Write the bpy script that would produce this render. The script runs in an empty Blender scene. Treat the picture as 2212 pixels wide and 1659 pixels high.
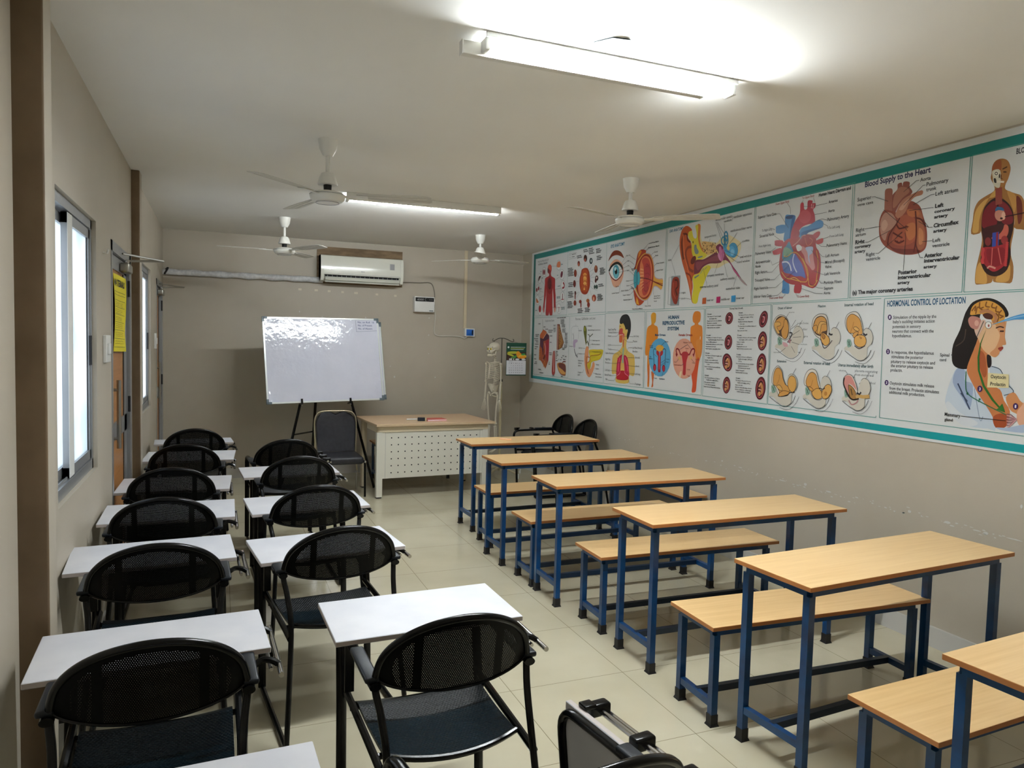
import bpy, bmesh, math, random
from mathutils import Vector, Matrix
from mathutils.geometry import tessellate_polygon

PI = math.pi
scene = bpy.context.scene
COL = scene.collection
random.seed(7)

# ------------------------------------------------------------------ camera
W_PX, H_PX = 2212.0, 1659.0
F_PX, YAW, PITCH, ROLL, CAM_Z = 1563.9, 0.384, -0.0572, 0.0249, 1.65
def cam_axes():
    cy, sy, cp, sp = math.cos(YAW), math.sin(YAW), math.cos(PITCH), math.sin(PITCH)
    d = Vector((sy*cp, cy*cp, sp)); r = Vector((cy, -sy, 0)); u = r.cross(d)
    cr, sr = math.cos(ROLL), math.sin(ROLL)
    return cr*r + sr*u, -sr*r + cr*u, d
CR, CU, CD = cam_axes()
cam_data = bpy.data.cameras.new('camera')
cam_data.sensor_width = 36.0
cam_data.lens = F_PX*36.0/W_PX
cam_data.clip_start = 0.05
cam = bpy.data.objects.new('camera', cam_data)
cam.matrix_world = Matrix(((CR.x, CU.x, -CD.x, 0), (CR.y, CU.y, -CD.y, 0), (CR.z, CU.z, -CD.z, CAM_Z), (0, 0, 0, 1)))
COL.objects.link(cam)
scene.camera = cam

# ------------------------------------------------------------------ exposure, world
scene.view_settings.view_transform = 'Standard'
scene.view_settings.look = 'None'
scene.view_settings.gamma = 1.0
scene.view_settings.use_curve_mapping = False
scene.view_settings.exposure = 1.82
world = bpy.data.worlds.new('overcast_sky'); scene.world = world
world.use_nodes = True
wn = world.node_tree.nodes['Background']
wn.inputs['Color'].default_value = (0.90, 0.93, 1.0, 1)      # overcast daylight outside the windows
wn.inputs['Strength'].default_value = 0.8
TUBE_STRENGTH = 155.0
TUBE_COLOR = (0.90, 0.965, 1.0)

# room dimensions (metres)
XL, XR, YB, ZC, YN = -0.589, 3.725, 8.925, 2.809, -1.3

def srgb(r, g, b):
    f = lambda c: (c/255/12.92) if c/255 <= 0.04045 else ((c/255+0.055)/1.055)**2.4
    return (f(r), f(g), f(b), 1.0)

# ------------------------------------------------------------------ materials
MATS = {}
def mat(name, color, rough=0.5, metal=0.0, spec=0.5, coat=0.0, emit=None, strength=0.0):
    m = bpy.data.materials.new(name); m.use_nodes = True
    b = m.node_tree.nodes['Principled BSDF']
    b.inputs['Base Color'].default_value = color
    b.inputs['Roughness'].default_value = rough
    b.inputs['Metallic'].default_value = metal
    b.inputs['Specular IOR Level'].default_value = spec
    b.inputs['Coat Weight'].default_value = coat
    if emit:
        b.inputs['Emission Color'].default_value = emit
        b.inputs['Emission Strength'].default_value = strength
    MATS[name] = m
    return m
def nodes(m):
    return m.node_tree.nodes, m.node_tree.links, m.node_tree.nodes['Principled BSDF']
def noise_tint(m, c1, c2, scale=3.0, stretch=(1, 1, 1), detail=4, bump=0.0, bscale=200.0, lo=0.35, hi=0.65):
    n, l, b = nodes(m)
    tc = n.new('ShaderNodeTexCoord'); mp = n.new('ShaderNodeMapping'); mp.inputs['Scale'].default_value = stretch
    l.new(tc.outputs['Object'], mp.inputs['Vector'])
    no = n.new('ShaderNodeTexNoise'); no.inputs['Scale'].default_value = scale; no.inputs['Detail'].default_value = detail
    l.new(mp.outputs['Vector'], no.inputs['Vector'])
    cr = n.new('ShaderNodeValToRGB'); cr.color_ramp.elements[0].position = lo; cr.color_ramp.elements[1].position = hi
    cr.color_ramp.elements[0].color = c1; cr.color_ramp.elements[1].color = c2
    l.new(no.outputs['Fac'], cr.inputs['Fac']); l.new(cr.outputs['Color'], b.inputs['Base Color'])
    if bump:
        n2 = n.new('ShaderNodeTexNoise'); n2.inputs['Scale'].default_value = bscale
        l.new(tc.outputs['Object'], n2.inputs['Vector'])
        bp = n.new('ShaderNodeBump'); bp.inputs['Strength'].default_value = bump; bp.inputs['Distance'].default_value = 0.002 if bump < 0.9 else 0.0035
        l.new(n2.outputs['Fac'], bp.inputs['Height']); l.new(bp.outputs['Normal'], b.inputs['Normal'])
    return m

WALL = noise_tint(mat('wall_paint', srgb(176, 166, 148), 0.55), srgb(180, 171, 154), srgb(188, 179, 163), 0.9, bump=0.12, bscale=90)
CEIL = noise_tint(mat('ceiling_paint', srgb(240, 239, 235), 0.8), srgb(236, 234, 229), srgb(242, 241, 237), 0.7, bump=0.1, bscale=60)
PILLAR = noise_tint(mat('pillar_brown', srgb(150, 128, 100), 0.6), srgb(112, 92, 68), srgb(128, 107, 82), 4.0, bump=0.1)
SKIRT = mat('skirting_tile', srgb(196, 194, 188), 0.2)

def floor_mat():
    m = mat('floor_tiles', srgb(170, 163, 138), 0.16)
    n, l, b = nodes(m)
    tc = n.new('ShaderNodeTexCoord'); sp = n.new('ShaderNodeSeparateXYZ'); l.new(tc.outputs['Object'], sp.inputs[0])
    def edge(axis, off):
        a = n.new('ShaderNodeMath'); a.operation = 'ADD'; a.inputs[1].default_value = off; l.new(sp.outputs[axis], a.inputs[0])
        d = n.new('ShaderNodeMath'); d.operation = 'DIVIDE'; d.inputs[1].default_value = 0.61; l.new(a.outputs[0], d.inputs[0])
        f = n.new('ShaderNodeMath'); f.operation = 'FRACT'; l.new(d.outputs[0], f.inputs[0])
        s = n.new('ShaderNodeMath'); s.operation = 'SUBTRACT'; s.inputs[1].default_value = 0.5; l.new(f.outputs[0], s.inputs[0])
        ab = n.new('ShaderNodeMath'); ab.operation = 'ABSOLUTE'; l.new(s.outputs[0], ab.inputs[0])
        g = n.new('ShaderNodeMath'); g.operation = 'GREATER_THAN'; g.inputs[1].default_value = 0.4975; l.new(ab.outputs[0], g.inputs[0])
        return g
    gx, gy = edge('X', 10*0.61-1.89), edge('Y', 10*0.61-3.09)
    mx = n.new('ShaderNodeMath'); mx.operation = 'MAXIMUM'; l.new(gx.outputs[0], mx.inputs[0]); l.new(gy.outputs[0], mx.inputs[1])
    no = n.new('ShaderNodeTexNoise'); no.inputs['Scale'].default_value = 2.2; no.inputs['Detail'].default_value = 6; l.new(tc.outputs['Object'], no.inputs['Vector'])
    cr = n.new('ShaderNodeValToRGB'); cr.color_ramp.elements[0].position = 0.3; cr.color_ramp.elements[1].position = 0.7
    cr.color_ramp.elements[0].color = srgb(192, 184, 158); cr.color_ramp.elements[1].color = srgb(204, 197, 172)
    l.new(no.outputs['Fac'], cr.inputs['Fac'])
    mi = n.new('ShaderNodeMix'); mi.data_type = 'RGBA'; l.new(mx.outputs[0], mi.inputs[0]); l.new(cr.outputs['Color'], mi.inputs[6])
    mi.inputs[7].default_value = srgb(134, 124, 98); l.new(mi.outputs[2], b.inputs['Base Color'])
    n3 = n.new('ShaderNodeTexNoise'); n3.inputs['Scale'].default_value = 1.5; n3.inputs['Detail'].default_value = 8; l.new(tc.outputs['Object'], n3.inputs['Vector'])
    rr = n.new('ShaderNodeMapRange'); rr.inputs['To Min'].default_value = 0.06; rr.inputs['To Max'].default_value = 0.18
    l.new(n3.outputs['Fac'], rr.inputs['Value']); l.new(rr.outputs['Result'], b.inputs['Roughness'])
    return m
FLOOR = floor_mat()

def wood(name, c1, c2, rough=0.3, axis='X'):
    st = (1.2, 26, 26) if axis == 'X' else (26, 1.2, 26)
    return noise_tint(mat(name, c1, rough), c1, c2, 2.2, st, 5, lo=0.3, hi=0.72)
DESKTOP = wood('desk_laminate', srgb(220, 181, 124), srgb(233, 198, 144), 0.28)
DESKEDGE = mat('desk_edge_band', srgb(188, 122, 68), 0.4)
TEACHTOP = wood('teacher_laminate', srgb(206, 172, 134), srgb(218, 186, 150), 0.35)
TEACHEDGE = mat('teacher_edge', srgb(205, 180, 146), 0.45)
CREAM = mat('cream_steel', srgb(222, 220, 208), 0.35)
CREAM2 = mat('cream_board', srgb(214, 200, 170), 0.4)
HOLE = mat('hole_black', srgb(12, 12, 12), 0.9)
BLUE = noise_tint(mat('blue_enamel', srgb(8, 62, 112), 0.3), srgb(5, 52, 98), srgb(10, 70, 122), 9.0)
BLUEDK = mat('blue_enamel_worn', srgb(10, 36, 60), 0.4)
BOOT = mat('rubber_boot', srgb(22, 20, 22), 0.6)
BLACK = mat('black_enamel', srgb(7, 8, 9), 0.2, spec=0.3)
PADBLACK = mat('black_plastic', srgb(20, 25, 32), 0.38, spec=0.35)
CHROME = mat('chrome', srgb(200, 198, 195), 0.16, 1.0)
STEEL = mat('brushed_steel', srgb(170, 168, 160), 0.35, 1.0)
ALU = mat('aluminium_frame', srgb(168, 170, 172), 0.35, 0.6)
TABLET = noise_tint(mat('tablet_laminate', srgb(214, 214, 220), 0.42), srgb(208, 209, 216), srgb(220, 220, 225), 5.0)
TABEDGE = mat('tablet_edge', srgb(190, 180, 176), 0.5)
FANW = mat('fan_white', srgb(226, 224, 216), 0.35)
FANBLADE = mat('fan_blade_white', srgb(206, 203, 194), 0.4)
ACW = mat('ac_plastic', srgb(226, 226, 214), 0.18, coat=0.3)
DARK = mat('dark_void', srgb(14, 14, 14), 0.8)
PLYW = noise_tint(mat('backing_plywood', srgb(120, 98, 70), 0.7), srgb(104, 84, 58), srgb(136, 112, 82), 7.0, (1, 1, 3))
WRAP = noise_tint(mat('pipe_wrap', srgb(206, 206, 206), 0.5), srgb(190, 190, 192), srgb(216, 216, 216), 30.0, bump=0.4, bscale=60)
WHITE = mat('white_plastic', srgb(232, 232, 228), 0.35)
GREYW = mat('grey_plastic', srgb(150, 150, 150), 0.4)
SOCKB = mat('socket_blue', srgb(34, 112, 206), 0.4)
TAPE = mat('paper_tape', srgb(214, 206, 186), 0.7)
BOARD = noise_tint(mat('whiteboard_enamel', srgb(214, 216, 228), 0.07, spec=1.0), srgb(206, 209, 224), srgb(212, 214, 228), 4.0, bump=0.9, bscale=15)
BFRAME = mat('board_frame', srgb(212, 216, 214), 0.3, 0.3)
BCORNER = mat('board_corner_grey', srgb(96, 110, 116), 0.4)
GREEN = mat('green_edge', srgb(46, 92, 62), 0.5)
INK = mat('marker_ink', srgb(40, 62, 120), 0.6)
INK2 = mat('marker_ink_grey', srgb(120, 130, 150), 0.6)
YELLOW = mat('yellow_chart_paper', srgb(232, 216, 24), 0.6)
INKB = mat('black_marker', srgb(40, 38, 24), 0.6)
INKY = mat('pencil_marker', srgb(150, 132, 18), 0.7)
DOORW = wood('door_laminate', srgb(178, 122, 68), srgb(194, 138, 82), 0.35, 'Y')
FABRIC = noise_tint(mat('chair_vinyl', srgb(34, 34, 40), 0.45), srgb(30, 30, 36), srgb(40, 40, 47), 30.0)
BONE = mat('bone_plastic', srgb(214, 206, 186), 0.45)
EYEY = mat('eye_yellow', srgb(206, 188, 50), 0.5)
POLEC = mat('stand_cream', srgb(198, 186, 150), 0.4)
STANDD = mat('stand_steel', srgb(96, 92, 84), 0.35, 0.9)
CORD = mat('grey_cord', srgb(120, 112, 100), 0.6)
CORDW = mat('white_cord', srgb(208, 204, 192), 0.5)
CHALKP = mat('pink_chalk', srgb(240, 186, 150), 0.7)
REDBOOK = mat('red_cover', srgb(196, 84, 72), 0.5)
PAGES = mat('book_pages', srgb(226, 204, 206), 0.7)
DUSTER = mat('duster_felt', srgb(20, 26, 38), 0.8)
DUSTW = mat('duster_grip', srgb(206, 190, 150), 0.5)
PENB = mat('pen_blue', srgb(44, 46, 140), 0.4)
TUBE = mat('fluorescent_tube', (1, 1, 1, 1), 0.4, emit=(*TUBE_COLOR, 1), strength=TUBE_STRENGTH)
TUBE_OLD = mat('fluorescent_tube_weaker', (1, 1, 1, 1), 0.4, emit=(*TUBE_COLOR, 1), strength=TUBE_STRENGTH*0.45)
RUBBLE = mat('bare_plaster', srgb(205, 205, 200), 0.8)
PATCH = mat('ceiling_patch_grey', srgb(34, 42, 46), 0.8)

def glass_mat():
    m = bpy.data.materials.new('frosted_glass'); m.use_nodes = True
    n, l = m.node_tree.nodes, m.node_tree.links
    n.remove(n['Principled BSDF'])
    t = n.new('ShaderNodeBsdfTranslucent'); t.inputs['Color'].default_value = (0.78, 0.82, 0.86, 1)
    g = n.new('ShaderNodeBsdfGlossy'); g.inputs['Roughness'].default_value = 0.25; g.inputs['Color'].default_value = (0.9, 0.9, 0.9, 1)
    tc = n.new('ShaderNodeTexCoord'); no = n.new('ShaderNodeTexNoise'); no.inputs['Scale'].default_value = 3.0; no.inputs['Detail'].default_value = 3
    l.new(tc.outputs['Object'], no.inputs['Vector'])
    cr = n.new('ShaderNodeValToRGB'); cr.color_ramp.elements[0].position = 0.3; cr.color_ramp.elements[1].position = 0.6
    cr.color_ramp.elements[0].color = (0.62, 0.69, 0.72, 1); cr.color_ramp.elements[1].color = (0.80, 0.84, 0.87, 1)
    l.new(no.outputs['Fac'], cr.inputs['Fac']); l.new(cr.outputs['Color'], t.inputs['Color'])
    mx = n.new('ShaderNodeMixShader'); mx.inputs[0].default_value = 0.06
    l.new(t.outputs[0], mx.inputs[1]); l.new(g.outputs[0], mx.inputs[2]); l.new(mx.outputs[0], n['Material Output'].inputs['Surface'])
    return m
GLASS = glass_mat()

def perforated(name, color, rough, holes=True):
    """steel sheet with a hexagonal pattern of small punched holes (object x and z, or x and y when embossed)"""
    m = mat(name, color, rough)
    n, l, b = nodes(m)
    b.inputs['Specular IOR Level'].default_value = 0.12 if holes else 0.13
    tc = n.new('ShaderNodeTexCoord'); sp = n.new('ShaderNodeSeparateXYZ'); l.new(tc.outputs['Object'], sp.inputs[0])
    S = 0.0058 if holes else 0.011
    H = S*1.732
    def M(op, a, c=None, v=None):
        x = n.new('ShaderNodeMath'); x.operation = op
        if a is not None: l.new(a, x.inputs[0])
        if c is not None: l.new(c, x.inputs[1])
        if v is not None: x.inputs[1].default_value = v
        return x.outputs[0]
    U, V = sp.outputs['X'], sp.outputs['Z' if holes else 'Y']
    def lat(off):
        a = M('MULTIPLY', M('SUBTRACT', M('FRACT', M('ADD', M('DIVIDE', U, v=S), v=100+off)), v=0.5), v=S)
        c = M('MULTIPLY', M('SUBTRACT', M('FRACT', M('ADD', M('DIVIDE', V, v=H), v=100+off)), v=0.5), v=H)
        return M('SQRT', M('ADD', M('MULTIPLY', a, a), M('MULTIPLY', c, c)))
    d = M('MINIMUM', lat(0.0), lat(0.5))
    inside = M('LESS_THAN', d, v=S*(0.105 if holes else 0.27))
    if holes:
        # the holes stop short of the rim and leave two plain bands over the rear brackets
        ex = M('DIVIDE', U, v=0.215); ez = M('DIVIDE', M('SUBTRACT', V, v=0.715), v=0.135)
        r = M('ADD', M('MULTIPLY', ex, ex), M('MULTIPLY', ez, ez))
        reg = M('LESS_THAN', r, v=0.80)
        au = M('ABSOLUTE', U)
        band = M('GREATER_THAN', M('ABSOLUTE', M('SUBTRACT', au, v=0.125)), v=0.012)
        f = M('MULTIPLY', M('MULTIPLY', inside, reg), band)
        tr = n.new('ShaderNodeBsdfTransparent'); mx = n.new('ShaderNodeMixShader')
        l.new(f, mx.inputs[0]); l.new(b.outputs[0], mx.inputs[1]); l.new(tr.outputs[0], mx.inputs[2])
        l.new(mx.outputs[0], n['Material Output'].inputs['Surface'])
    else:
        bp = n.new('ShaderNodeBump'); bp.inputs['Strength'].default_value = 0.9; bp.inputs['Distance'].default_value = 0.0009
        sm = n.new('ShaderNodeMapRange'); sm.inputs['From Min'].default_value = S*0.12; sm.inputs['From Max'].default_value = S*0.42
        l.new(d, sm.inputs['Value']); l.new(sm.outputs['Result'], bp.inputs['Height']); l.new(bp.outputs['Normal'], b.inputs['Normal'])
    return m
PERF = perforated('perforated_back_steel', srgb(3, 4, 4), 0.35)
PERFSEAT = perforated('perforated_seat_steel', srgb(7, 22, 30), 0.32, holes=False)

# ------------------------------------------------------------------ mesh helpers
class MB:
    def __init__(s): s.v = []; s.f = []; s.m = []
    def add(s, verts, faces, mi=0):
        o = len(s.v); s.v += [tuple(v) for v in verts]
        s.f += [tuple(i+o for i in f) for f in faces]; s.m += [mi]*len(faces)
        return s
    def box(s, a, b, mi=0, M=None):
        x0, y0, z0 = a; x1, y1, z1 = b
        vs = [(x0,y0,z0),(x1,y0,z0),(x1,y1,z0),(x0,y1,z0),(x0,y0,z1),(x1,y0,z1),(x1,y1,z1),(x0,y1,z1)]
        if M: vs = [M @ Vector(v) for v in vs]
        return s.add(vs, [(0,3,2,1),(4,5,6,7),(0,1,5,4),(1,2,6,5),(2,3,7,6),(3,0,4,7)], mi)
    def cbox(s, c, size, mi=0, M=None):
        return s.box([c[i]-size[i]/2 for i in range(3)], [c[i]+size[i]/2 for i in range(3)], mi, M)
    def rbox(s, a, b, r=0.01, mi=0, M=None, seg=3):
        """box with rounded vertical-profile edges via bmesh bevel"""
        bm = bmesh.new(); bmesh.ops.create_cube(bm, size=1)
        for v in bm.verts: v.co = Vector([a[i]+(v.co[i]+0.5)*(b[i]-a[i]) for i in range(3)])
        bmesh.ops.bevel(bm, geom=bm.edges[:], offset=r, segments=seg, affect='EDGES', profile=0.5)
        bm.verts.index_update()
        vs = [(M @ v.co) if M else v.co.copy() for v in bm.verts]; fs = [tuple(v.index for v in f.verts) for f in bm.faces]
        bm.free(); return s.add(vs, fs, mi)
    def tube(s, path, r, seg=8, mi=0, closed=False, up=None, flat=1.0, cap=True):
        """swept tube; r is a number or a list; flat squeezes it along the frame's second axis"""
        P = [Vector(p) for p in path]; n = len(P); rs = r if isinstance(r, (list, tuple)) else [r]*n
        o = len(s.v); t0 = None; N = None
        for i in range(n):
            if closed: t = (P[(i+1) % n]-P[i-1]).normalized()
            else: t = (P[min(i+1, n-1)]-P[max(i-1, 0)]).normalized()
            if N is None:
                ref = Vector(up) if up else (Vector((0, 0, 1)) if abs(t.z) < 0.9 else Vector((1, 0, 0)))
                N = (ref - t*ref.dot(t)).normalized()
            else:
                N = (N - t*N.dot(t)).normalized()
            B = t.cross(N)
            for k in range(seg):
                a = 2*PI*k/seg
                s.v.append(tuple(P[i] + rs[i]*(math.cos(a)*N + math.sin(a)*flat*B)))
        rng = n if closed else n-1
        for i in range(rng):
            for k in range(seg):
                a = o+i*seg+k; b = o+i*seg+(k+1) % seg; c = o+((i+1) % n)*seg+(k+1) % seg; d = o+((i+1) % n)*seg+k
                s.f.append((a, b, c, d)); s.m.append(mi)
        if cap and not closed:
            s.f.append(tuple(o+k for k in reversed(range(seg)))); s.m.append(mi)
            s.f.append(tuple(o+(n-1)*seg+k for k in range(seg))); s.m.append(mi)
        return s
    def lathe(s, prof, c=(0, 0, 0), seg=24, mi=0, M=None):
        o = len(s.v)
        for r, z in prof:
            for k in range(seg):
                a = 2*PI*k/seg; v = Vector((c[0]+r*math.cos(a), c[1]+r*math.sin(a), c[2]+z))
                s.v.append(tuple(M @ v) if M else tuple(v))
        for i in range(len(prof)-1):
            for k in range(seg):
                s.f.append((o+i*seg+k, o+i*seg+(k+1) % seg, o+(i+1)*seg+(k+1) % seg, o+(i+1)*seg+k)); s.m.append(mi)
        s.f.append(tuple(o+k for k in reversed(range(seg)))); s.m.append(mi)
        s.f.append(tuple(o+(len(prof)-1)*seg+k for k in range(seg))); s.m.append(mi)
        return s
    def ball(s, c, r, mi=0, seg=12, rings=8, M=None):
        rr = r if isinstance(r, (tuple, list)) else (r, r, r)
        prof = [(math.sin(PI*i/rings), -math.cos(PI*i/rings)) for i in range(rings+1)]
        o = len(s.v)
        for pr, z in prof:
            pr = max(pr, 0.001)
            for k in range(seg):
                a = 2*PI*k/seg; v = Vector((c[0]+rr[0]*pr*math.cos(a), c[1]+rr[1]*pr*math.sin(a), c[2]+rr[2]*z))
                s.v.append(tuple(M @ v) if M else tuple(v))
        for i in range(rings):
            for k in range(seg):
                s.f.append((o+i*seg+k, o+i*seg+(k+1) % seg, o+(i+1)*seg+(k+1) % seg, o+(i+1)*seg+k)); s.m.append(mi)
        return s
    def prism(s, poly, d, mi=0, M=None):
        """poly: 3D points of a planar outline, extruded by vector d"""
        n = len(poly); d = Vector(d); A = [Vector(p) for p in poly]; B = [p+d for p in A]
        vs = A+B
        if M: vs = [M @ v for v in vs]
        o = len(s.v); s.v += [tuple(v) for v in vs]
        tri = tessellate_polygon([A])
        for t in tri:
            s.f.append((o+t[0], o+t[1], o+t[2])); s.m.append(mi)
            s.f.append((o+n+t[2], o+n+t[1], o+n+t[0])); s.m.append(mi)
        for i in range(n):
            s.f.append((o+i, o+(i+1) % n, o+n+(i+1) % n, o+n+i)); s.m.append(mi)
        return s
    def mesh(s, name, mats, smooth=True, fixn=True, bevel=0.0):
        me = bpy.data.meshes.new(name); me.from_pydata(s.v, [], s.f)
        for m in (mats if isinstance(mats, (list, tuple)) else [mats]): me.materials.append(m)
        for p, i in zip(me.polygons, s.m): p.material_index = i
        if fixn or bevel:
            bm = bmesh.new(); bm.from_mesh(me)
            if bevel:
                sharp = [e for e in bm.edges if len(e.link_faces) == 2 and e.calc_face_angle(0) > 0.7]
                bmesh.ops.bevel(bm, geom=sharp, offset=bevel, segments=2, affect='EDGES', profile=0.5)
            if fixn: bmesh.ops.recalc_face_normals(bm, faces=bm.faces)
            bm.to_mesh(me); bm.free()
        if smooth:
            me.polygons.foreach_set('use_smooth', [True]*len(me.polygons))
            try: me.set_sharp_from_angle(angle=math.radians(38))
            except Exception: pass
        return me
    def obj(s, name, mats, parent=None, **k):
        o = bpy.data.objects.new(name, s.mesh(name, mats, **k)); COL.objects.link(o)
        if parent: o.parent = parent
        return o

def tag(o, label, cat, group=None, kind=None):
    o['label'] = label; o['category'] = cat
    if group: o['group'] = group
    if kind: o['kind'] = kind
    return o
def thing(name, label, cat, loc=(0, 0, 0), rz=0.0, group=None):
    o = bpy.data.objects.new(name, None); o.empty_display_size = 0.1; COL.objects.link(o)
    o.location = loc; o.rotation_euler = (0, 0, rz)
    return tag(o, label, cat, group)
def struct(o):
    o['kind'] = 'structure'; return o
def copy_tree(o, parent=None):
    c = o.copy(); COL.objects.link(c)
    if parent: c.parent = parent
    for ch in list(o.children): copy_tree(ch, c)
    return c
def arc(c, r, a0, a1, n, ax, ay):
    c, ax, ay = Vector(c), Vector(ax), Vector(ay)
    return [c + r*(math.cos(a0+(a1-a0)*i/n)*ax + math.sin(a0+(a1-a0)*i/n)*ay) for i in range(n+1)]
def smooth_path(pts, n=6):
    P = [Vector(p) for p in pts]; out = []
    for i in range(len(P)-1):
        p0, p1, p2, p3 = P[max(i-1, 0)], P[i], P[i+1], P[min(i+2, len(P)-1)]
        for k in range(n):
            t = k/n
            out.append(0.5*((2*p1)+(-p0+p2)*t+(2*p0-5*p1+4*p2-p3)*t*t+(-p0+3*p1-3*p2+p3)*t**3))
    out.append(P[-1]); return out
def bez_round(pts, r, n=5):
    """polyline with its corners rounded by radius r"""
    P = [Vector(p) for p in pts]; out = [P[0]]
    for i in range(1, len(P)-1):
        a, b = (P[i-1]-P[i]), (P[i+1]-P[i]); ra = min(r, a.length*0.49, b.length*0.49)
        A, B = P[i]+a.normalized()*ra, P[i]+b.normalized()*ra
        for k in range(n+1):
            t = k/n; out.append((1-t)**2*A + 2*t*(1-t)*P[i] + t*t*B)
    out.append(P[-1]); return out

TEXT_CACHE = {}
def text_tris(s, bold=0.0, res=2):
    """flat triangles of a line of text, normalised to cap height 1"""
    key = (s, bold, res)
    if key in TEXT_CACHE: return TEXT_CACHE[key]
    cu = bpy.data.curves.new('t', 'FONT'); cu.body = s; cu.resolution_u = res; cu.offset = bold; cu.fill_mode = 'FRONT'
    o = bpy.data.objects.new('t', cu); COL.objects.link(o)
    bpy.context.view_layer.update()
    dg = bpy.context.evaluated_depsgraph_get(); me = o.evaluated_get(dg).to_mesh(); me.calc_loop_triangles()
    v = [(p.co.x, p.co.y) for p in me.vertices]; t = [tuple(x.vertices) for x in me.loop_triangles]
    o.evaluated_get(dg).to_mesh_clear(); bpy.data.objects.remove(o); bpy.data.curves.remove(cu)
    if not v: v = [(0, 0)]
    x0 = min(p[0] for p in v); x1 = max(p[0] for p in v)
    v = [(p[0]-x0, p[1]) for p in v]
    TEXT_CACHE[key] = (v, t, x1-x0); return TEXT_CACHE[key]
def add_text(mb, s, origin, ux, uz, height, width=None, mi=0, bold=0.0, res=2):
    """lay a text line on a plane: ux reading direction, uz up"""
    v, t, w = text_tris(s, bold, res); k = height/0.70
    kx = (width/w) if width else k
    ux, uz, o = Vector(ux), Vector(uz), Vector(origin)
    mb.add([o + ux*p[0]*kx + uz*p[1]*k for p in v], t, mi)
def ray(px, py):
    return CD*F_PX + CR*(px-W_PX/2) - CU*(py-H_PX/2)
def on_axis(px, py, ax, val):
    """the point of the plane axis=val that the photograph shows at this pixel (used to read positions off walls)"""
    v = ray(px, py); o = Vector((0, 0, CAM_Z)); return o + v*((val-o[ax])/v[ax])

# ================================================================== ROOM SHELL
T = 0.15
o = MB().box((XL-T, YN-T, -0.12), (XR+T, YB+T, 0.0)).obj('floor', FLOOR, smooth=False); struct(o)
o = MB().box((XL-T, YN-T, ZC), (XR+T, YB+T, ZC+0.12)).obj('ceiling', CEIL, smooth=False); struct(o)
o = MB().box((XL-T, YB, 0), (XR+T, YB+T, ZC)).obj('wall_back', WALL, smooth=False); struct(o)
o = MB().box((XR, YN, 0), (XR+T, YB, ZC)).obj('wall_right', WALL, smooth=False); struct(o)
o = MB().box((XL-T, YN-T, 0), (XR+T, YN, ZC)).obj('wall_near', WALL, smooth=False); struct(o)
# left wall with two windows and two doors cut out of it
OPEN = [(3.27, 4.26, 0.95, 2.215), (4.80, 5.79, 0.0, 2.19), (6.46, 7.40, 0.99, 2.225), (8.02, 8.86, 0.0, 2.20)]
mb = MB(); y = YN
for (a, b, z0, z1) in OPEN:
    mb.box((XL-T, y, 0), (XL, a, ZC))
    if z0 > 0: mb.box((XL-T, a, 0), (XL, b, z0))
    mb.box((XL-T, a, z1), (XL, b, ZC)); y = b
mb.box((XL-T, y, 0), (XL, YB, ZC))
struct(mb.obj('wall_left', WALL, smooth=False))
# projecting columns of the left wall
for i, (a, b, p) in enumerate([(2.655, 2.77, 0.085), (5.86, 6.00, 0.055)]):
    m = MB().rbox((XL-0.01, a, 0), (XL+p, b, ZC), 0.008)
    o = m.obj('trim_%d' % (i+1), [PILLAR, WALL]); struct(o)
    for q in o.data.polygons: q.material_index = 0 if q.normal.y < -0.6 else 1      # only the narrow near-side face is darker brown, the rest keeps the wall colour
# skirting
struct(MB().box((XR-0.012, YN, 0), (XR, YB, 0.115)).obj('baseboard_right', SKIRT, smooth=False))
struct(MB().box((XL, YB-0.012, 0), (XR-0.012, YB, 0.115)).obj('baseboard_back', SKIRT, smooth=False))
m = MB(); ys = YN
for a, b in ((2.655, 2.77), (4.80, 5.79), (5.86, 6.00), (8.02, 8.86)):
    if a > ys: m.box((XL, ys, 0), (XL+0.012, a, 0.115))
    ys = b
m.box((XL, ys, 0), (XL+0.012, YB-0.012, 0.115))
struct(m.obj('baseboard_left', SKIRT, smooth=False))

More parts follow.
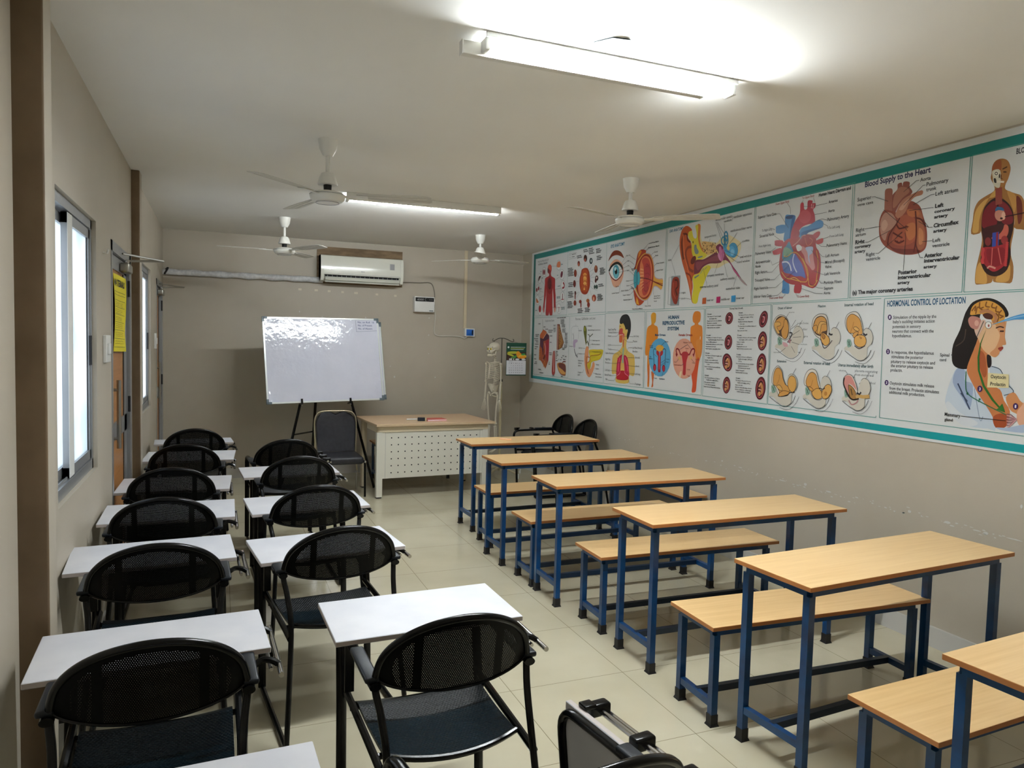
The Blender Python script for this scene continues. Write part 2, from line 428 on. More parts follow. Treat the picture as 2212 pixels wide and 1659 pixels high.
# windows: sliding aluminium sashes with frosted panes
def window(idx, y0, y1, z0, z1):
    xo = XL-0.038
    fr = MB()
    for (a, b, c, d) in ((y0, y1, z0, z0+0.05), (y0, y1, z1-0.045, z1), (y0, y0+0.015, z0, z1), (y1-0.03, y1, z0, z1)):
        fr.box((xo-0.05, a, c), (xo+0.018, b, d))
    fr.box((xo-0.035, y0, z0+0.05), (xo-0.030, y1, z0+0.062)); fr.box((xo+0.0, y0, z0+0.05), (xo+0.005, y1, z0+0.062))
    w = fr.obj('window_%d' % idx, ALU, smooth=False); struct(w)
    def sash(x, a, b, wide):
        s = MB()
        for (p, q, c, d) in ((a, b, z0+0.055, z0+0.10), (a, b, z1-0.095, z1-0.05), (a, a+wide, z0+0.055, z1-0.05), (b-0.04, b, z0+0.055, z1-0.05)):
            s.box((x-0.012, p, c), (x+0.012, q, d))
        so = s.obj('sash', ALU, w, smooth=False)
        if wide > 0.06: MB().box((x+0.0125, a, z0+0.055), (x+0.0145, a+wide-0.012, z1-0.05)).obj('stile_cover', WHITE, so, smooth=False)
        g = MB().box((x-0.002, a+wide-0.003, z0+0.09), (x+0.002, b-0.037, z1-0.085)).obj('pane', GLASS, so, smooth=False)
        k = MB()
        k.box((x-0.014, a+wide, z0+0.09), (x+0.004, a+wide+0.012, z1-0.085)); k.box((x-0.014, b-0.052, z0+0.09), (x+0.004, b-0.040, z1-0.085))
        k.obj('gasket', BOOT, so, smooth=False)
    m_ = (y0+y1)/2
    sash(xo-0.030, y0+0.015, m_+0.05, 0.03)
    sash(xo+0.000, m_-0.11, y1-0.015, 0.12)
    MB().box((xo+0.0115, y1-0.06, (z0+z1)/2-0.10), (xo+0.022, y1-0.035, (z0+z1)/2+0.05)).obj('latch', BOOT, w, smooth=False)
window(1, *OPEN[0]); window(2, *OPEN[2])

# doors: laminate panels in aluminium frames, swung shut, with overhead closers
def door(idx, y0, y1, z1):
    x = XL-0.03
    f = MB()
    f.box((x-0.06, y0, 0), (x+0.034, y0+0.045, z1)); f.box((x-0.06, y1-0.10, 0), (x+0.034, y1, z1)); f.box((x-0.06, y0, z1-0.06), (x+0.034, y1, z1))
    d = f.obj('door_%d' % idx, ALU, smooth=False); struct(d)
    a, b = y0+0.05, y1-0.105
    s = MB()
    s.box((x-0.03, a, 0.01), (x+0.014, a+0.07, z1-0.065)); s.box((x-0.03, b-0.13, 0.01), (x+0.014, b, z1-0.065))
    for c, e in ((0.01, 0.13), (0.98, 1.09), (z1-0.15, z1-0.065)): s.box((x-0.03, a, c), (x+0.014, b, e))
    leaf = s.obj('leaf_frame', ALU, d, smooth=False)
    for c, e in ((0.13, 0.98), (1.09, z1-0.15)):
        MB().box((x-0.012, a+0.07, c), (x+0.006, b-0.13, e)).obj('panel', DOORW, leaf, smooth=False)
    k = MB(); k.box((x+0.006, b-0.142, 0.13), (x+0.010, b-0.13, 0.98)); k.box((x+0.006, b-0.142, 1.09), (x+0.010, b-0.13, z1-0.15))
    k.obj('gasket', BOOT, leaf, smooth=False)
    hy = y0+0.20
    h = MB(); h.tube([(x+0.045, hy, 0.94), (x+0.045, hy, 1.36)], 0.013, 12); h.tube([(x+0.01, hy, 1.00), (x+0.045, hy, 1.00)], 0.010, 10); h.tube([(x+0.01, hy, 1.30), (x+0.045, hy, 1.30)], 0.010, 10)
    h.obj('pull_handle', STEEL, leaf)
    c = MB(); c.rbox((x+0.014, b-0.36, z1-0.145), (x+0.07, b-0.14, z1-0.085), 0.012); c.obj('closer_body', STEEL, leaf)
    c = MB(); c.tube([(x+0.045, b-0.20, z1-0.075), (x+0.045, b-0.20, z1-0.055)], 0.012, 8)
    c.tube([(x+0.045, b-0.20, z1-0.06), (x+0.26, b-0.16, z1-0.045)], 0.008, 6, flat=0.5)
    c.tube([(x+0.26, b-0.16, z1-0.045), (x+0.04, b-0.42, z1-0.035)], 0.007, 6)
    c.obj('closer_arm', STEEL, leaf)
    m = MB()
    for zz in (0.35, 1.1, 1.9): m.tube([(x+0.03, b+0.004, zz), (x+0.03, b+0.004, zz+0.11)], 0.008, 8)
    m.obj('hinge', BOOT, leaf)
door(1, *OPEN[1][:2], OPEN[1][3]); door(2, *OPEN[3][:2], OPEN[3][3])

# handwritten yellow chart taped to the first door
def yellow_chart():
    rd = random.Random(3)
    y0, y1, z0, z1 = 4.97, 5.52, 1.53, 2.01
    x0 = XL-0.0135
    N, Mz = 10, 12; mb = MB(); vs = []
    def P(u, v, lift=0.0):
        return (x0 + 0.004 + 0.010*abs(math.sin(u*2.3+v*3.1)) + 0.012*max(0, u-0.86) + lift, y0+(y1-y0)*u, z0+(z1-z0)*v - 0.012*(u-0.5)*(1-v))
    for j in range(Mz+1):
        for i in range(N+1): vs.append(P(i/N, j/Mz))
    fs = [(j*(N+1)+i, j*(N+1)+i+1, (j+1)*(N+1)+i+1, (j+1)*(N+1)+i) for j in range(Mz) for i in range(N)]
    mb.add(vs, fs, 0)
    mb.add([(v[0]-0.0008, v[1], v[2]) for v in vs], [tuple(reversed(f)) for f in fs], 0)
    def strip(u0, v0, u1, v1, h, mi):
        n = 8; a = []
        for i in range(n+1):
            t = i/n; u = u0+(u1-u0)*t; v = v0+(v1-v0)*t
            a += [P(u, v-h/2, 0.0012), P(u, v+h/2, 0.0012)]
        mb.add(a, [(2*i, 2*i+2, 2*i+3, 2*i+1) for i in range(n)], mi)
    for v in (0.06, 0.17, 0.28, 0.385, 0.485, 0.58, 0.67, 0.74, 0.78): strip(0.02, v, 0.90, v, 0.0045, 1)
    strip(0.90, 0.06, 0.90, 0.95, 0.0, 1)
    add = []
    # heading lettering
    v_, t_, w_ = text_tris('MATERIALS', 0.03, 1)
    mb.add([P(0.06+p[0]/w_*0.78, 0.855+p[1]/0.7*0.082, 0.0014) for p in v_], t_, 1)
    for (a, b, dens) in ((0.59, 0.65, 3), (0.49, 0.56, 3), (0.40, 0.46, 3), (0.30, 0.37, 3), (0.19, 0.26, 3), (0.09, 0.15, 2)):
        for k in range(dens):
            v = a+(b-a)*(k+0.5)/dens; u = 0.06
            while u < 0.70:
                w = rd.uniform(0.02, 0.07); strip(u, v+rd.uniform(-.004, .004), u+w, v+rd.uniform(-.004, .004), 0.006, 2); u += w+rd.uniform(0.008, 0.03)
    o = mb.obj('paper_chart', [YELLOW, INKB, INKY], smooth=False, fixn=False)
    tag(o, 'yellow handwritten paper chart taped to the nearer brown door', 'chart')
yellow_chart()

# light switches on the left wall
for (yy, zz, w, lab) in ((4.55, 1.56, 0.17, 'white switch plate on the left wall beside the nearer door'), (7.80, 1.58, 0.11, 'small white switch plate on the left wall beside the far door')):
    t = thing('switch_plate', lab, 'switch', (XL, yy, zz))
    MB().rbox((0, -w/2, -0.075), (0.018, w/2, 0.075), 0.004).obj('plate', WHITE, t)
    MB().rbox((0.018, -w/4, -0.03), (0.026, w/4, 0.03), 0.003).obj('rocker', WHITE, t)
o = MB().tube([(XL, 4.50, 2.08), (XL+0.02, 4.50, 2.08), (XL+0.024, 4.50, 2.10)], 0.006, 8).obj('wall_hook', WHITE)
tag(o, 'small white hook on the left wall between near window and door', 'hook')

# ================================================================== LIGHTS AND FANS
def tube_light(y, x0, x1, label, boxed):
    t = thing('tube_light', label, 'light', ((x0+x1)/2, y, ZC), 0, 'fluorescent tube lights on the ceiling')
    h = (x1-x0)/2
    if boxed:     # thin ceiling rail on the near side, then the tube, then a long white box
        b = MB(); b.rbox((-h, -0.075, -0.020), (h, -0.062, 0), 0.003)
        for k in (-0.4, 0.35): b.box((h*k-0.006, -0.077, -0.026), (h*k+0.006, -0.068, -0.016))
        b.obj('ceiling_rail', WHITE, t)
        MB().rbox((-h-0.07, -0.010, -0.070), (h-0.13, 0.026, -0.020), 0.003).obj('batten', FANW, t)
        for xx in (-h-0.0745, h-0.1305): MB().rbox((xx, -0.012, -0.072), (xx+0.005, 0.028, -0.018), 0.001).obj('batten_end', WHITE, t)
        for xx in (-h+0.08, h-0.25): MB().box((xx-0.01, -0.070, -0.019), (xx+0.01, 0.02, -0.001)).obj('bracket', WHITE, t)
        tz = -0.044
    else:
        b = MB(); b.rbox((-h, -0.020, -0.058), (h, 0.014, 0), 0.004)
        for k in (-0.33, 0.33): b.box((h*k-0.006, 0.012, -0.050), (h*k+0.006, 0.018, -0.036))
        b.obj('batten', FANW, t)
        tz = -0.050
    for s in (-1, 1): MB().rbox((s*(h-0.012)-0.010, -0.064, tz-0.018), (s*(h-0.012)+0.010, -0.001, tz+0.030), 0.004).obj('lamp_holder', WHITE, t)
    MB().tube([(-h+0.02, -0.046, tz), (h-0.02, -0.046, tz)], 0.0135, 14).obj('tube', TUBE if boxed else TUBE_OLD, t)
    return t
tube_light(2.69, 0.92, 2.08, 'long bright tube light overhead, nearer to the viewer, on a long white box', True)
far_light = tube_light(5.90, 0.93, 2.24, 'bright tube light on the ceiling behind the nearer left fan', False)
far_light.rotation_euler = (0, 0, PI)
m = MB(); m.prism([(x, y, ZC-0.001) for x, y in ((1.325, 2.53), (1.335, 2.565), (1.40, 2.575), (1.455, 2.50), (1.44, 2.452), (1.37, 2.462))], (0, 0, -0.004))
m.obj('ceiling_patch', PATCH); tag(bpy.data.objects['ceiling_patch'], 'small torn grey patch on the ceiling beside the nearer tube light', 'patch')

def make_fan():
    """hanging point at the origin, blades 0.33 below"""
    t = thing('ceiling_fan', '', 'fan')
    MB().lathe([(0.028, -0.095), (0.034, -0.085), (0.050, -0.055), (0.056, -0.012), (0.058, 0.0)], seg=24).obj('canopy', FANW, t)
    MB().tube([(0, 0, -0.20), (0, 0, -0.09)], 0.0125, 12).obj('downrod', FANW, t)
    MB().lathe([(0.056, -0.262), (0.058, -0.255), (0.046, -0.215), (0.036, -0.195), (0.014, -0.188)], seg=24).obj('lower_cup', FANW, t)
    MB().lathe([(0.022, -0.300), (0.024, -0.262), (0.018, -0.24)], seg=12).obj('coupling', DARK, t)
    mo = MB().lathe([(0.02, -0.368), (0.060, -0.366), (0.066, -0.360), (0.085, -0.358), (0.098, -0.345), (0.103, -0.328), (0.100, -0.318), (0.085, -0.306), (0.040, -0.296), (0.02, -0.294)], seg=36).obj('motor', FANW, t)
    r = MB()
    for rr, zz in ((0.1025, -0.320), (0.067, -0.3665)): r.tube([(rr*math.cos(2*PI*k/36), rr*math.sin(2*PI*k/36), zz) for k in range(36)], 0.0016, 5, closed=True)
    r.obj('trim_ring', GREYW, mo)
    for k in range(3):
        R_ = Matrix.Rotation(2*PI*k/3, 4, 'Z')
        b = MB()
        tilt = Matrix.Rotation(math.radians(-9), 4, 'X')
        outl = [(0.17, -0.036), (0.30, -0.052), (0.45, -0.060), (0.585, -0.058), (0.607, -0.045), (0.612, 0.040), (0.597, 0.056), (0.45, 0.060), (0.30, 0.052), (0.17, 0.036)]
        pts = [tilt @ Vector((x, y, 0)) for x, y in outl]
        pts = [R_ @ (p+Vector((0, 0, -0.322))) for p in pts]
        b.prism(pts, (0, 0, 0.003))
        for yy in (-0.022, 0.022):     # pressed ribs
            q = [R_ @ (tilt @ Vector((x, yy, -0.001))+Vector((0, 0, -0.322))) for x in (0.20, 0.58)]
            b.tube(q, 0.0016, 6)
        bl = b.obj('blade', FANBLADE, t)
        a = MB()
        a.prism([R_ @ (tilt @ Vector((x, y, -0.002))+Vector((0, 0, -0.322))) for x, y in ((0.09, -0.016), (0.15, -0.018), (0.17, -0.030), (0.235, -0.026), (0.235, 0.026), (0.17, 0.030), (0.15, 0.018), (0.09, 0.016))], (0, 0, -0.004))
        a.obj('blade_arm', FANW, bl)
    return t
fan0 = make_fan()
FANS = [((0.585, 4.42, ZC), -15, 1.0, 'white ceiling fan nearer the viewer on the left, in front of the far tube light'),
        ((0.58, 7.45, ZC), 60, 0.98, 'far left white ceiling fan hanging near the air conditioner'),
        ((2.655, 4.45, ZC), -40, 0.87, 'white ceiling fan on the right whose blade overlaps the chart banner'),
        ((2.63, 7.53, ZC), 10, 0.82, 'far right white ceiling fan hanging above the skeleton')]
for i, (l, a, s, lab) in enumerate(FANS):
    f = fan0 if i == 0 else copy_tree(fan0)
    f.location = l; f.rotation_euler = (0, 0, math.radians(a)); f['label'] = lab; f['group'] = 'white three-blade ceiling fans'
    if s != 1.0:
        # shorter down rod: lift the lower parts
        for ch in f.children:
            if ch.name.split('.')[0] in ('lower_cup', 'coupling', 'motor', 'blade'): ch.location.z += 0.33*(1-s)
            if ch.name.split('.')[0] == 'downrod': ch.scale.z = 1.0; ch.location.z += 0.33*(1-s)*0.5

# ================================================================== DESKS AND BENCHES
def leg_unit(name, x, y, h, parent):
    l = MB().box((x-0.0155, y-0.0155, 0.0), (x+0.0155, y+0.0155, h)).obj('leg', BLUE, parent, smooth=False)
    b = MB()
    b.add([(x+sx*w, y+sy*w, z) for (w, z) in ((0.023, 0.0), (0.018, 0.012), (0.018, 0.052)) for sx, sy in ((-1, -1), (1, -1), (1, 1), (-1, 1))],
          [(0, 3, 2, 1), (8, 9, 10, 11)] + [(r*4+k, r*4+(k+1) % 4, (r+1)*4+(k+1) % 4, (r+1)*4+k) for r in range(2) for k in range(4)])
    b.obj('foot_cap', BOOT, l, smooth=False)
def make_table(name, L, D, H, cat, railz, x0=0.0, inset=0.028):
    """origin at the near left corner of the top, on the floor"""
    t = thing(name, '', cat)
    tp = MB(); tp.rbox((0, 0, H-0.019), (L, D, H), 0.0025, 0, seg=2)
    me_o = tp.obj('seat_board' if cat == 'bench' else 'desk_top', [DESKTOP, DESKEDGE], t, smooth=False)
    for p in me_o.data.polygons:
        if abs(p.normal.z) < 0.5: p.material_index = 1
    a, b = inset+0.0155, L-inset-0.0155-0.02; c, d = inset+0.0155, D-inset-0.0155
    hh = H-0.019
    f = MB(); s = 0.0155
    for yy in (c, d): f.box((a, yy-s, hh-0.031), (b, yy+s, hh-0.0005))
    for xx in (a, b): f.box((xx-s, c, hh-0.031), (xx+s, d, hh-0.0005))
    f.obj('apron_frame', BLUE, t, smooth=False)
    for xx in (a, b):
        for yy in (c, d): leg_unit('leg', xx, yy, hh-0.031, t)
        MB().box((xx-0.013, c, railz-0.015), (xx+0.013, d, railz+0.015)).obj('side_rail', BLUE, t, smooth=False)
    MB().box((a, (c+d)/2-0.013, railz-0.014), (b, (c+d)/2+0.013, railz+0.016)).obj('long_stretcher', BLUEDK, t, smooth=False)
    return t
desk0 = make_table('student_desk', 1.27, 0.40, 0.77, 'desk', 0.135)
bench0 = make_table('wooden_bench', 1.25, 0.335, 0.455, 'bench', 0.095)
R = math.radians
ORD = ['farthest, by the teacher table', 'second from the front of the class', 'third from the front of the class', 'fourth from the front of the class', 'second nearest to the viewer, whole top in view', 'nearest to the viewer, cut off at the lower right corner']
DESKS = [(2.0, 5.84, 2), (1.90, 4.87, 1.5), (1.925, 3.99, -0.5), (1.98, 3.0, 0), (2.03, 2.02, 4.0), (2.0, 1.05, 4.5)]
DL = ['wooden desk with blue legs, farthest of the row, with a pink stick on top', 'blue-legged wooden desk, second farthest of the right-hand row', 'blue-legged wooden desk, third farthest of the right-hand row',
      'blue-legged wooden desk, third nearest of the right-hand row', 'blue-legged wooden desk with its whole large top in view at lower right', 'blue-legged wooden desk cut off by the lower right corner']
for i, (x, y, a) in enumerate(DESKS):
    d = desk0 if i == 0 else copy_tree(desk0)
    d.location = (x, y, 0); d.rotation_euler = (0, 0, R(a)); d['label'] = DL[i]; d['group'] = 'wooden student desks on blue frames'
BENCHES = [(1.975, 5.33, 1, 'low wooden bench behind the farthest student desk'), (1.93, 4.38, 1, 'low wooden bench behind the second farthest student desk'),
           (1.99, 3.52, -1, 'low wooden bench with peeling front edge, under the third nearest desk row'), (1.955, 2.475, -2, 'low wooden bench seen whole behind the large lower right desk'),
           (2.05, 1.50, 3, 'low wooden bench between the two nearest desks at lower right'),
           (1.66, 8.22, 2, 'low wooden bench behind the perforated teacher table'),
           (3.70, 4.83, 90, 'low wooden bench standing lengthways against the right wall')]
for i, (x, y, a, lab) in enumerate(BENCHES):
    d = bench0 if i == 0 else copy_tree(bench0)
    d.location = (x, y, 0); d.rotation_euler = (0, 0, R(a)); d['label'] = lab; d['group'] = 'low wooden benches on blue frames'
    if a == 90: d.scale = (1.0, 0.72, 0.97)
    if i == 5: d.scale = (0.75, 1, 1)
# a piece of pink chalk-like stick on the farthest desk
o = MB().rbox((-0.055, -0.010, 0), (0.055, 0.010, 0.012), 0.003).obj('stick', CHALKP); o.location = (2.40, 6.06, 0.7702); o.rotation_euler = (0, 0, -0.75)
tag(o, 'small pale pink stick lying on the farthest student desk', 'stick')

# ================================================================== TABLET ARM CHAIRS
def ellpt(a, rx=0.235, cz=0.693):
    # a lens: tall arch above, shallow belly below, widest near the bottom
    x = rx*math.cos(a); z = cz + (0.167 if math.sin(a) > 0 else 0.054)*math.sin(a)
    return x, z
def back_y(x, z): return 0.052*(x/0.232)**2 + 0.02 - 0.16*(z-0.74)
def make_chair(folded):
    t = thing('tablet_arm_chair', '', 'chair')
    # backrest: bowed perforated sheet inside a tubular hoop
    b = MB(); NR, NA = 10, 48; vs = []
    for i in range(NR+1):
        for k in range(NA):
            x, z = ellpt(2*PI*k/NA); x *= i/NR*0.985; z = 0.74+(z-0.74)*i/NR*0.985
            vs.append((x, back_y(x, z), z))
    fs = [(i*NA+k, i*NA+(k+1) % NA, (i+1)*NA+(k+1) % NA, (i+1)*NA+k) for i in range(1, NR) for k in range(NA)] + [(0, NA+k, NA+(k+1) % NA) for k in range(NA)]
    b.add(vs, fs)
    bo = b.obj('backrest', PERF, t, fixn=True)
    h = MB()
    pts = []
    for k in range(0, 33):
        x, z = ellpt(PI*0.99 - (PI*0.98)*k/32); pts.append(Vector((x, back_y(x, z), z)))
    left = [Vector((-0.252, -0.085, 0.012)), Vector((-0.222, -0.012, 0.44)), Vector((-0.226, 0.045, 0.58)), Vector((-0.236, 0.080, 0.65))]
    right = [Vector((-v.x, v.y, v.z)) for v in left]
    path = smooth_path([left[0], left[1], left[2], left[3]] + pts[::4] + right[::-1], 6)
    h.tube(path, 0.0112, 10)
    h.obj('back_hoop', BLACK, t)
    lo = MB(); lo.tube([Vector((ellpt(-PI*k/24)[0], back_y(*ellpt(-PI*k/24)), ellpt(-PI*k/24)[1])) for k in range(25)], 0.005, 6); lo.obj('lower_rim', BLACK, bo)
    br = MB()
    for s in (-1, 1):
        br.tube([(s*0.125, back_y(0.125, z_)+0.008, z_) for z_ in (0.645, 0.70, 0.76, 0.815)], 0.010, 6, flat=0.4)
    br.obj('back_brace', BLACK, bo)
    # seat: dished embossed sheet
    s = MB(); NX, NY = 16, 14; vs = []
    def sy(u, v):
        x = (u-0.5)*2*(0.205+0.012*v); y = 0.075+0.40*v - 0.045*(1-abs(2*u-1)**2)*(1-v)**3
        z = 0.442 + 0.012*(2*u-1)**2 - 0.010*math.sin(PI*v) - 0.025*max(0, v-0.88)/0.12
        return x, y, z
    for j in range(NY+1):
        for i in range(NX+1): vs.append(sy(i/NX, j/NY))
    n = len(vs); vs2 = [(x, y, z-0.012) for x, y, z in vs]
    fs = [(j*(NX+1)+i, j*(NX+1)+i+1, (j+1)*(NX+1)+i+1, (j+1)*(NX+1)+i) for j in range(NY) for i in range(NX)]
    s.add(vs+vs2, fs + [tuple(n+q for q in reversed(f)) for f in fs])
    rim = [i for i in range(NX+1)] + [j*(NX+1)+NX for j in range(1, NY+1)] + [NY*(NX+1)+i for i in range(NX-1, -1, -1)] + [j*(NX+1) for j in range(NY-1, 0, -1)]
    s.add([vs[i] for i in rim]+[vs2[i] for i in rim], [(k, (k+1) % len(rim), len(rim)+(k+1) % len(rim), len(rim)+k) for k in range(len(rim))])
    so = s.obj('seat', PERFSEAT, t)
    e = MB(); e.tube([vs[i] for i in range(NX+1)], 0.009, 8); e.obj('seat_rim', BLACK, so)
    for sd in (-1, 1):
        x = sd*0.247
        # front leg rises, bends back into the armrest and meets the back hoop
        p = bez_round([(sd*0.252, 0.50, 0.012), (sd*0.250, 0.52, 0.40), (x, 0.565, 0.665), (x, 0.30, 0.672), (sd*0.240, 0.062, 0.668)], 0.075, 7)
        MB().tube(p, 0.0175, 12, up=(1, 0, 0), flat=0.68).obj('front_leg_and_arm', BLACK, t)
        r = bez_round([(sd*0.252, -0.075, 0.013), (sd*0.252, 0.50, 0.013)], 0.03)
        MB().tube(r, 0.0125, 8).obj('floor_runner', BLACK, t)
        MB().tube([(sd*0.226, -0.012, 0.430), (sd*0.228, 0.10, 0.436), (sd*0.236, 0.515, 0.452)], 0.0125, 8).obj('seat_rail', BLACK, t)
        MB().rbox((x-0.021, 0.07, 0.676), (x+0.021, 0.30, 0.694), 0.007).obj('arm_pad', PADBLACK, t)
    for yy, hx in ((0.13, 0.23), (0.44, 0.236)): MB().tube([(-hx, yy, 0.425), (hx, yy, 0.425)], 0.010, 8).obj('cross_bar', BLACK, t)
    # rods that carry the tablet, outside the right arm
    rd = MB()
    if not folded: rd.tube([(0.335, 0.14, 0.662), (0.335, 0.52, 0.662)], 0.0085, 10); rd.tube([(0.312, 0.20, 0.655), (0.312, 0.52, 0.655)], 0.006, 8)
    else: rd.tube([(0.322, 0.10, 0.668), (0.322, 0.50, 0.668)], 0.0085, 10); rd.tube([(0.345, 0.10, 0.660), (0.345, 0.50, 0.660)], 0.0065, 8)
    ro = rd.obj('chrome_rod', CHROME, t)
    if folded:
        for yy in (0.15, 0.31, 0.495): MB().rbox((0.288, yy-0.018, 0.655), (0.352, yy+0.018, 0.690), 0.008).obj('rod_clamp', BLACK, ro)
        MB().rbox((0.264, 0.475, 0.684), (0.300, 0.51, 0.696), 0.003).obj('rod_clamp', BLACK, ro)
    else:
        for yy in (0.215, 0.47): MB().tube(smooth_path([(0.25, yy, 0.655), (0.285, yy+0.01, 0.677), (0.315, yy+0.005, 0.675), (0.336, yy, 0.662)], 5), 0.010, 8).obj('rod_clamp', BLACK, ro)
    if not folded:
        MB().box((-0.262, 0.40, 0.50), (-0.232, 0.412, 0.676)).obj('support_plate', BLACK, t, smooth=False)
    if folded != 'bare':
        tb = MB(); tb.rbox((-0.322, 0, -0.018), (0.322, 0.36, 0), 0.002, seg=1)
        to = tb.obj('tablet', [TABLET, TABEDGE], t, smooth=False)
        for p in to.data.polygons:
            if abs(p.normal.z) < 0.5: p.material_index = 1
        if folded:
            # swung over the rod, hanging down beside the chair
            to.matrix_local = Matrix.Translation((0.268, 0.19, 0.362)) @ Matrix.Rotation(PI/2, 4, 'Y')
    return t
chairA = make_chair(False); chairB = make_chair(True); chairC = make_chair('bare')
# (back x, back y, yaw, tablet near-edge middle x, y, yaw, tilt)
LEFTC = [(-0.10, 1.02, 2, -0.105, 1.335, 2, 0, 'tablet chair cut off at the bottom edge, only its white tablet corner in view'),
         (-0.161, 2.01, 2, -0.175, 2.263, 3.1, -1.2, 'black tablet arm chair, nearest whole one of the left column'),
         (-0.221, 2.955, 2, -0.253, 3.259, 3.6, 1.4, 'black tablet arm chair, second nearest of the left column, by the near window'),
         (-0.253, 3.795, 0, -0.247, 4.038, -0.5, 2.6, 'black tablet arm chair, third nearest of the left column'),
         (-0.265, 4.64, 0, -0.266, 4.803, -2.9, 3.0, 'black tablet arm chair, fourth nearest of the left column, by the brown door'),
         (-0.237, 5.62, -2, -0.225, 5.944, -3.8, 2.8, 'black tablet arm chair, second farthest of the left column'),
         (-0.195, 6.545, 2, -0.206, 6.893, 3.3, -1.3, 'black tablet arm chair, farthest of the left column')]
RIGHTC = [(0.650, 1.925, 1.5, 0.659, 2.262, 1.7, 0.3, 'black tablet chair in the foreground middle, perforated back and glossy seat in full view'),
          (0.488, 3.015, 6, 0.479, 3.198, 7.7, 1.3, 'black tablet arm chair, second in the middle column, with a strong glint on its seat'),
          (0.490, 3.905, 4, 0.480, 4.077, 5.7, 2.4, 'black tablet arm chair, third in the middle column'),
          (0.493, 4.90, 3, 0.470, 5.153, 4.3, 1.3, 'black tablet arm chair, fourth in the middle column, below the visitor chair')]
first = True
for (x, y, a, tx, ty, ta, tilt, lab) in LEFTC+RIGHTC:
    c = chairA if first else copy_tree(chairA); first = False
    c.location = (x, y, 0); c.rotation_euler = (0, 0, R(a)); c['label'] = lab; c['group'] = 'black perforated tablet arm chairs'
    M0 = Matrix.Translation((x, y, 0)) @ Matrix.Rotation(R(a), 4, 'Z')
    for ch in c.children:
        if ch.name.startswith('tablet'):
            ch.matrix_local = M0.inverted() @ Matrix.Translation((tx, ty, 0.700)) @ Matrix.Rotation(R(ta), 4, 'Z') @ Matrix.Rotation(R(tilt), 4, 'X')
FOLD = [((0.69, 1.135), 7, 'black chair at the bottom edge with its white tablet folded down beside the arm'),
        ((0.484, 5.74), 3, 'black arm chair without raised tablet, farthest of the middle column'),
        ((3.61, 7.22), 90, 'black arm chair against the right wall, the one nearer the calendar'),
        ((3.61, 6.68), 90, 'black arm chair against the right wall, the one nearer the viewer')]
for i, ((x, y), a, lab) in enumerate(FOLD):
    c = (chairB, chairC)[i] if i < 2 else copy_tree(chairC)
    c.location = (x, y, 0); c.rotation_euler = (0, 0, R(a)); c['label'] = lab; c['group'] = 'black perforated arm chairs without a raised tablet'

# ================================================================== VISITOR CHAIR
def visitor_chair():
    t = thing('visitor_chair', 'padded dark grey vinyl chair with chrome frame between easel and teacher table', 'chair', (1.17, 7.50, 0), R(1))
    # front of the seat at local y=0, back at y=0.45
    s = MB(); s.rbox((-0.225, 0.0, 0.345), (0.225, 0.44, 0.425), 0.03, seg=4); s.obj('seat', FABRIC, t)
    b = MB(); P = []
    prof = [(-0.185, 0.44), (-0.205, 0.60), (-0.207, 0.74), (-0.190, 0.80), (-0.150, 0.835), (-0.08, 0.845), (0, 0.832), (0.08, 0.845), (0.150, 0.835), (0.190, 0.80), (0.207, 0.74), (0.205, 0.60), (0.185, 0.44)]
    b.prism([(x, 0.40+0.10*(z-0.44), z) for x, z in prof], (0, 0.05, 0)); b.obj('backrest', FABRIC, t, bevel=0.012)
    f = MB()
    hoop = [(-0.235, 0.43, 0.20), (-0.215, 0.42, 0.42), (-0.222, 0.455, 0.72), (-0.20, 0.462, 0.82), (-0.14, 0.465, 0.858), (0, 0.465, 0.862), (0.14, 0.465, 0.858), (0.20, 0.462, 0.82), (0.222, 0.455, 0.72), (0.215, 0.42, 0.42), (0.235, 0.43, 0.20)]
    f.tube(smooth_path(hoop, 5), 0.0085, 10); f.obj('back_frame', mat('champagne_frame', srgb(190, 178, 150), 0.3, 0.7), t)
    for sx in (-1, 1):
        MB().tube([(sx*0.235, 0.43, 0.21), (sx*0.225, 0.42, 0.0)], 0.011, 10).obj('leg', CHROME, t)
        MB().tube(bez_round([(sx*0.215, 0.40, 0.36), (sx*0.238, 0.03, 0.37), (sx*0.240, 0.02, 0.0)], 0.05), 0.011, 10).obj('leg', BLACK, t)
    g = MB(); g.ball((0.236, -0.002, 0.372), 0.014); g.ball((-0.236, -0.002, 0.372), 0.014); g.obj('bolt', CHROME, t)
visitor_chair()

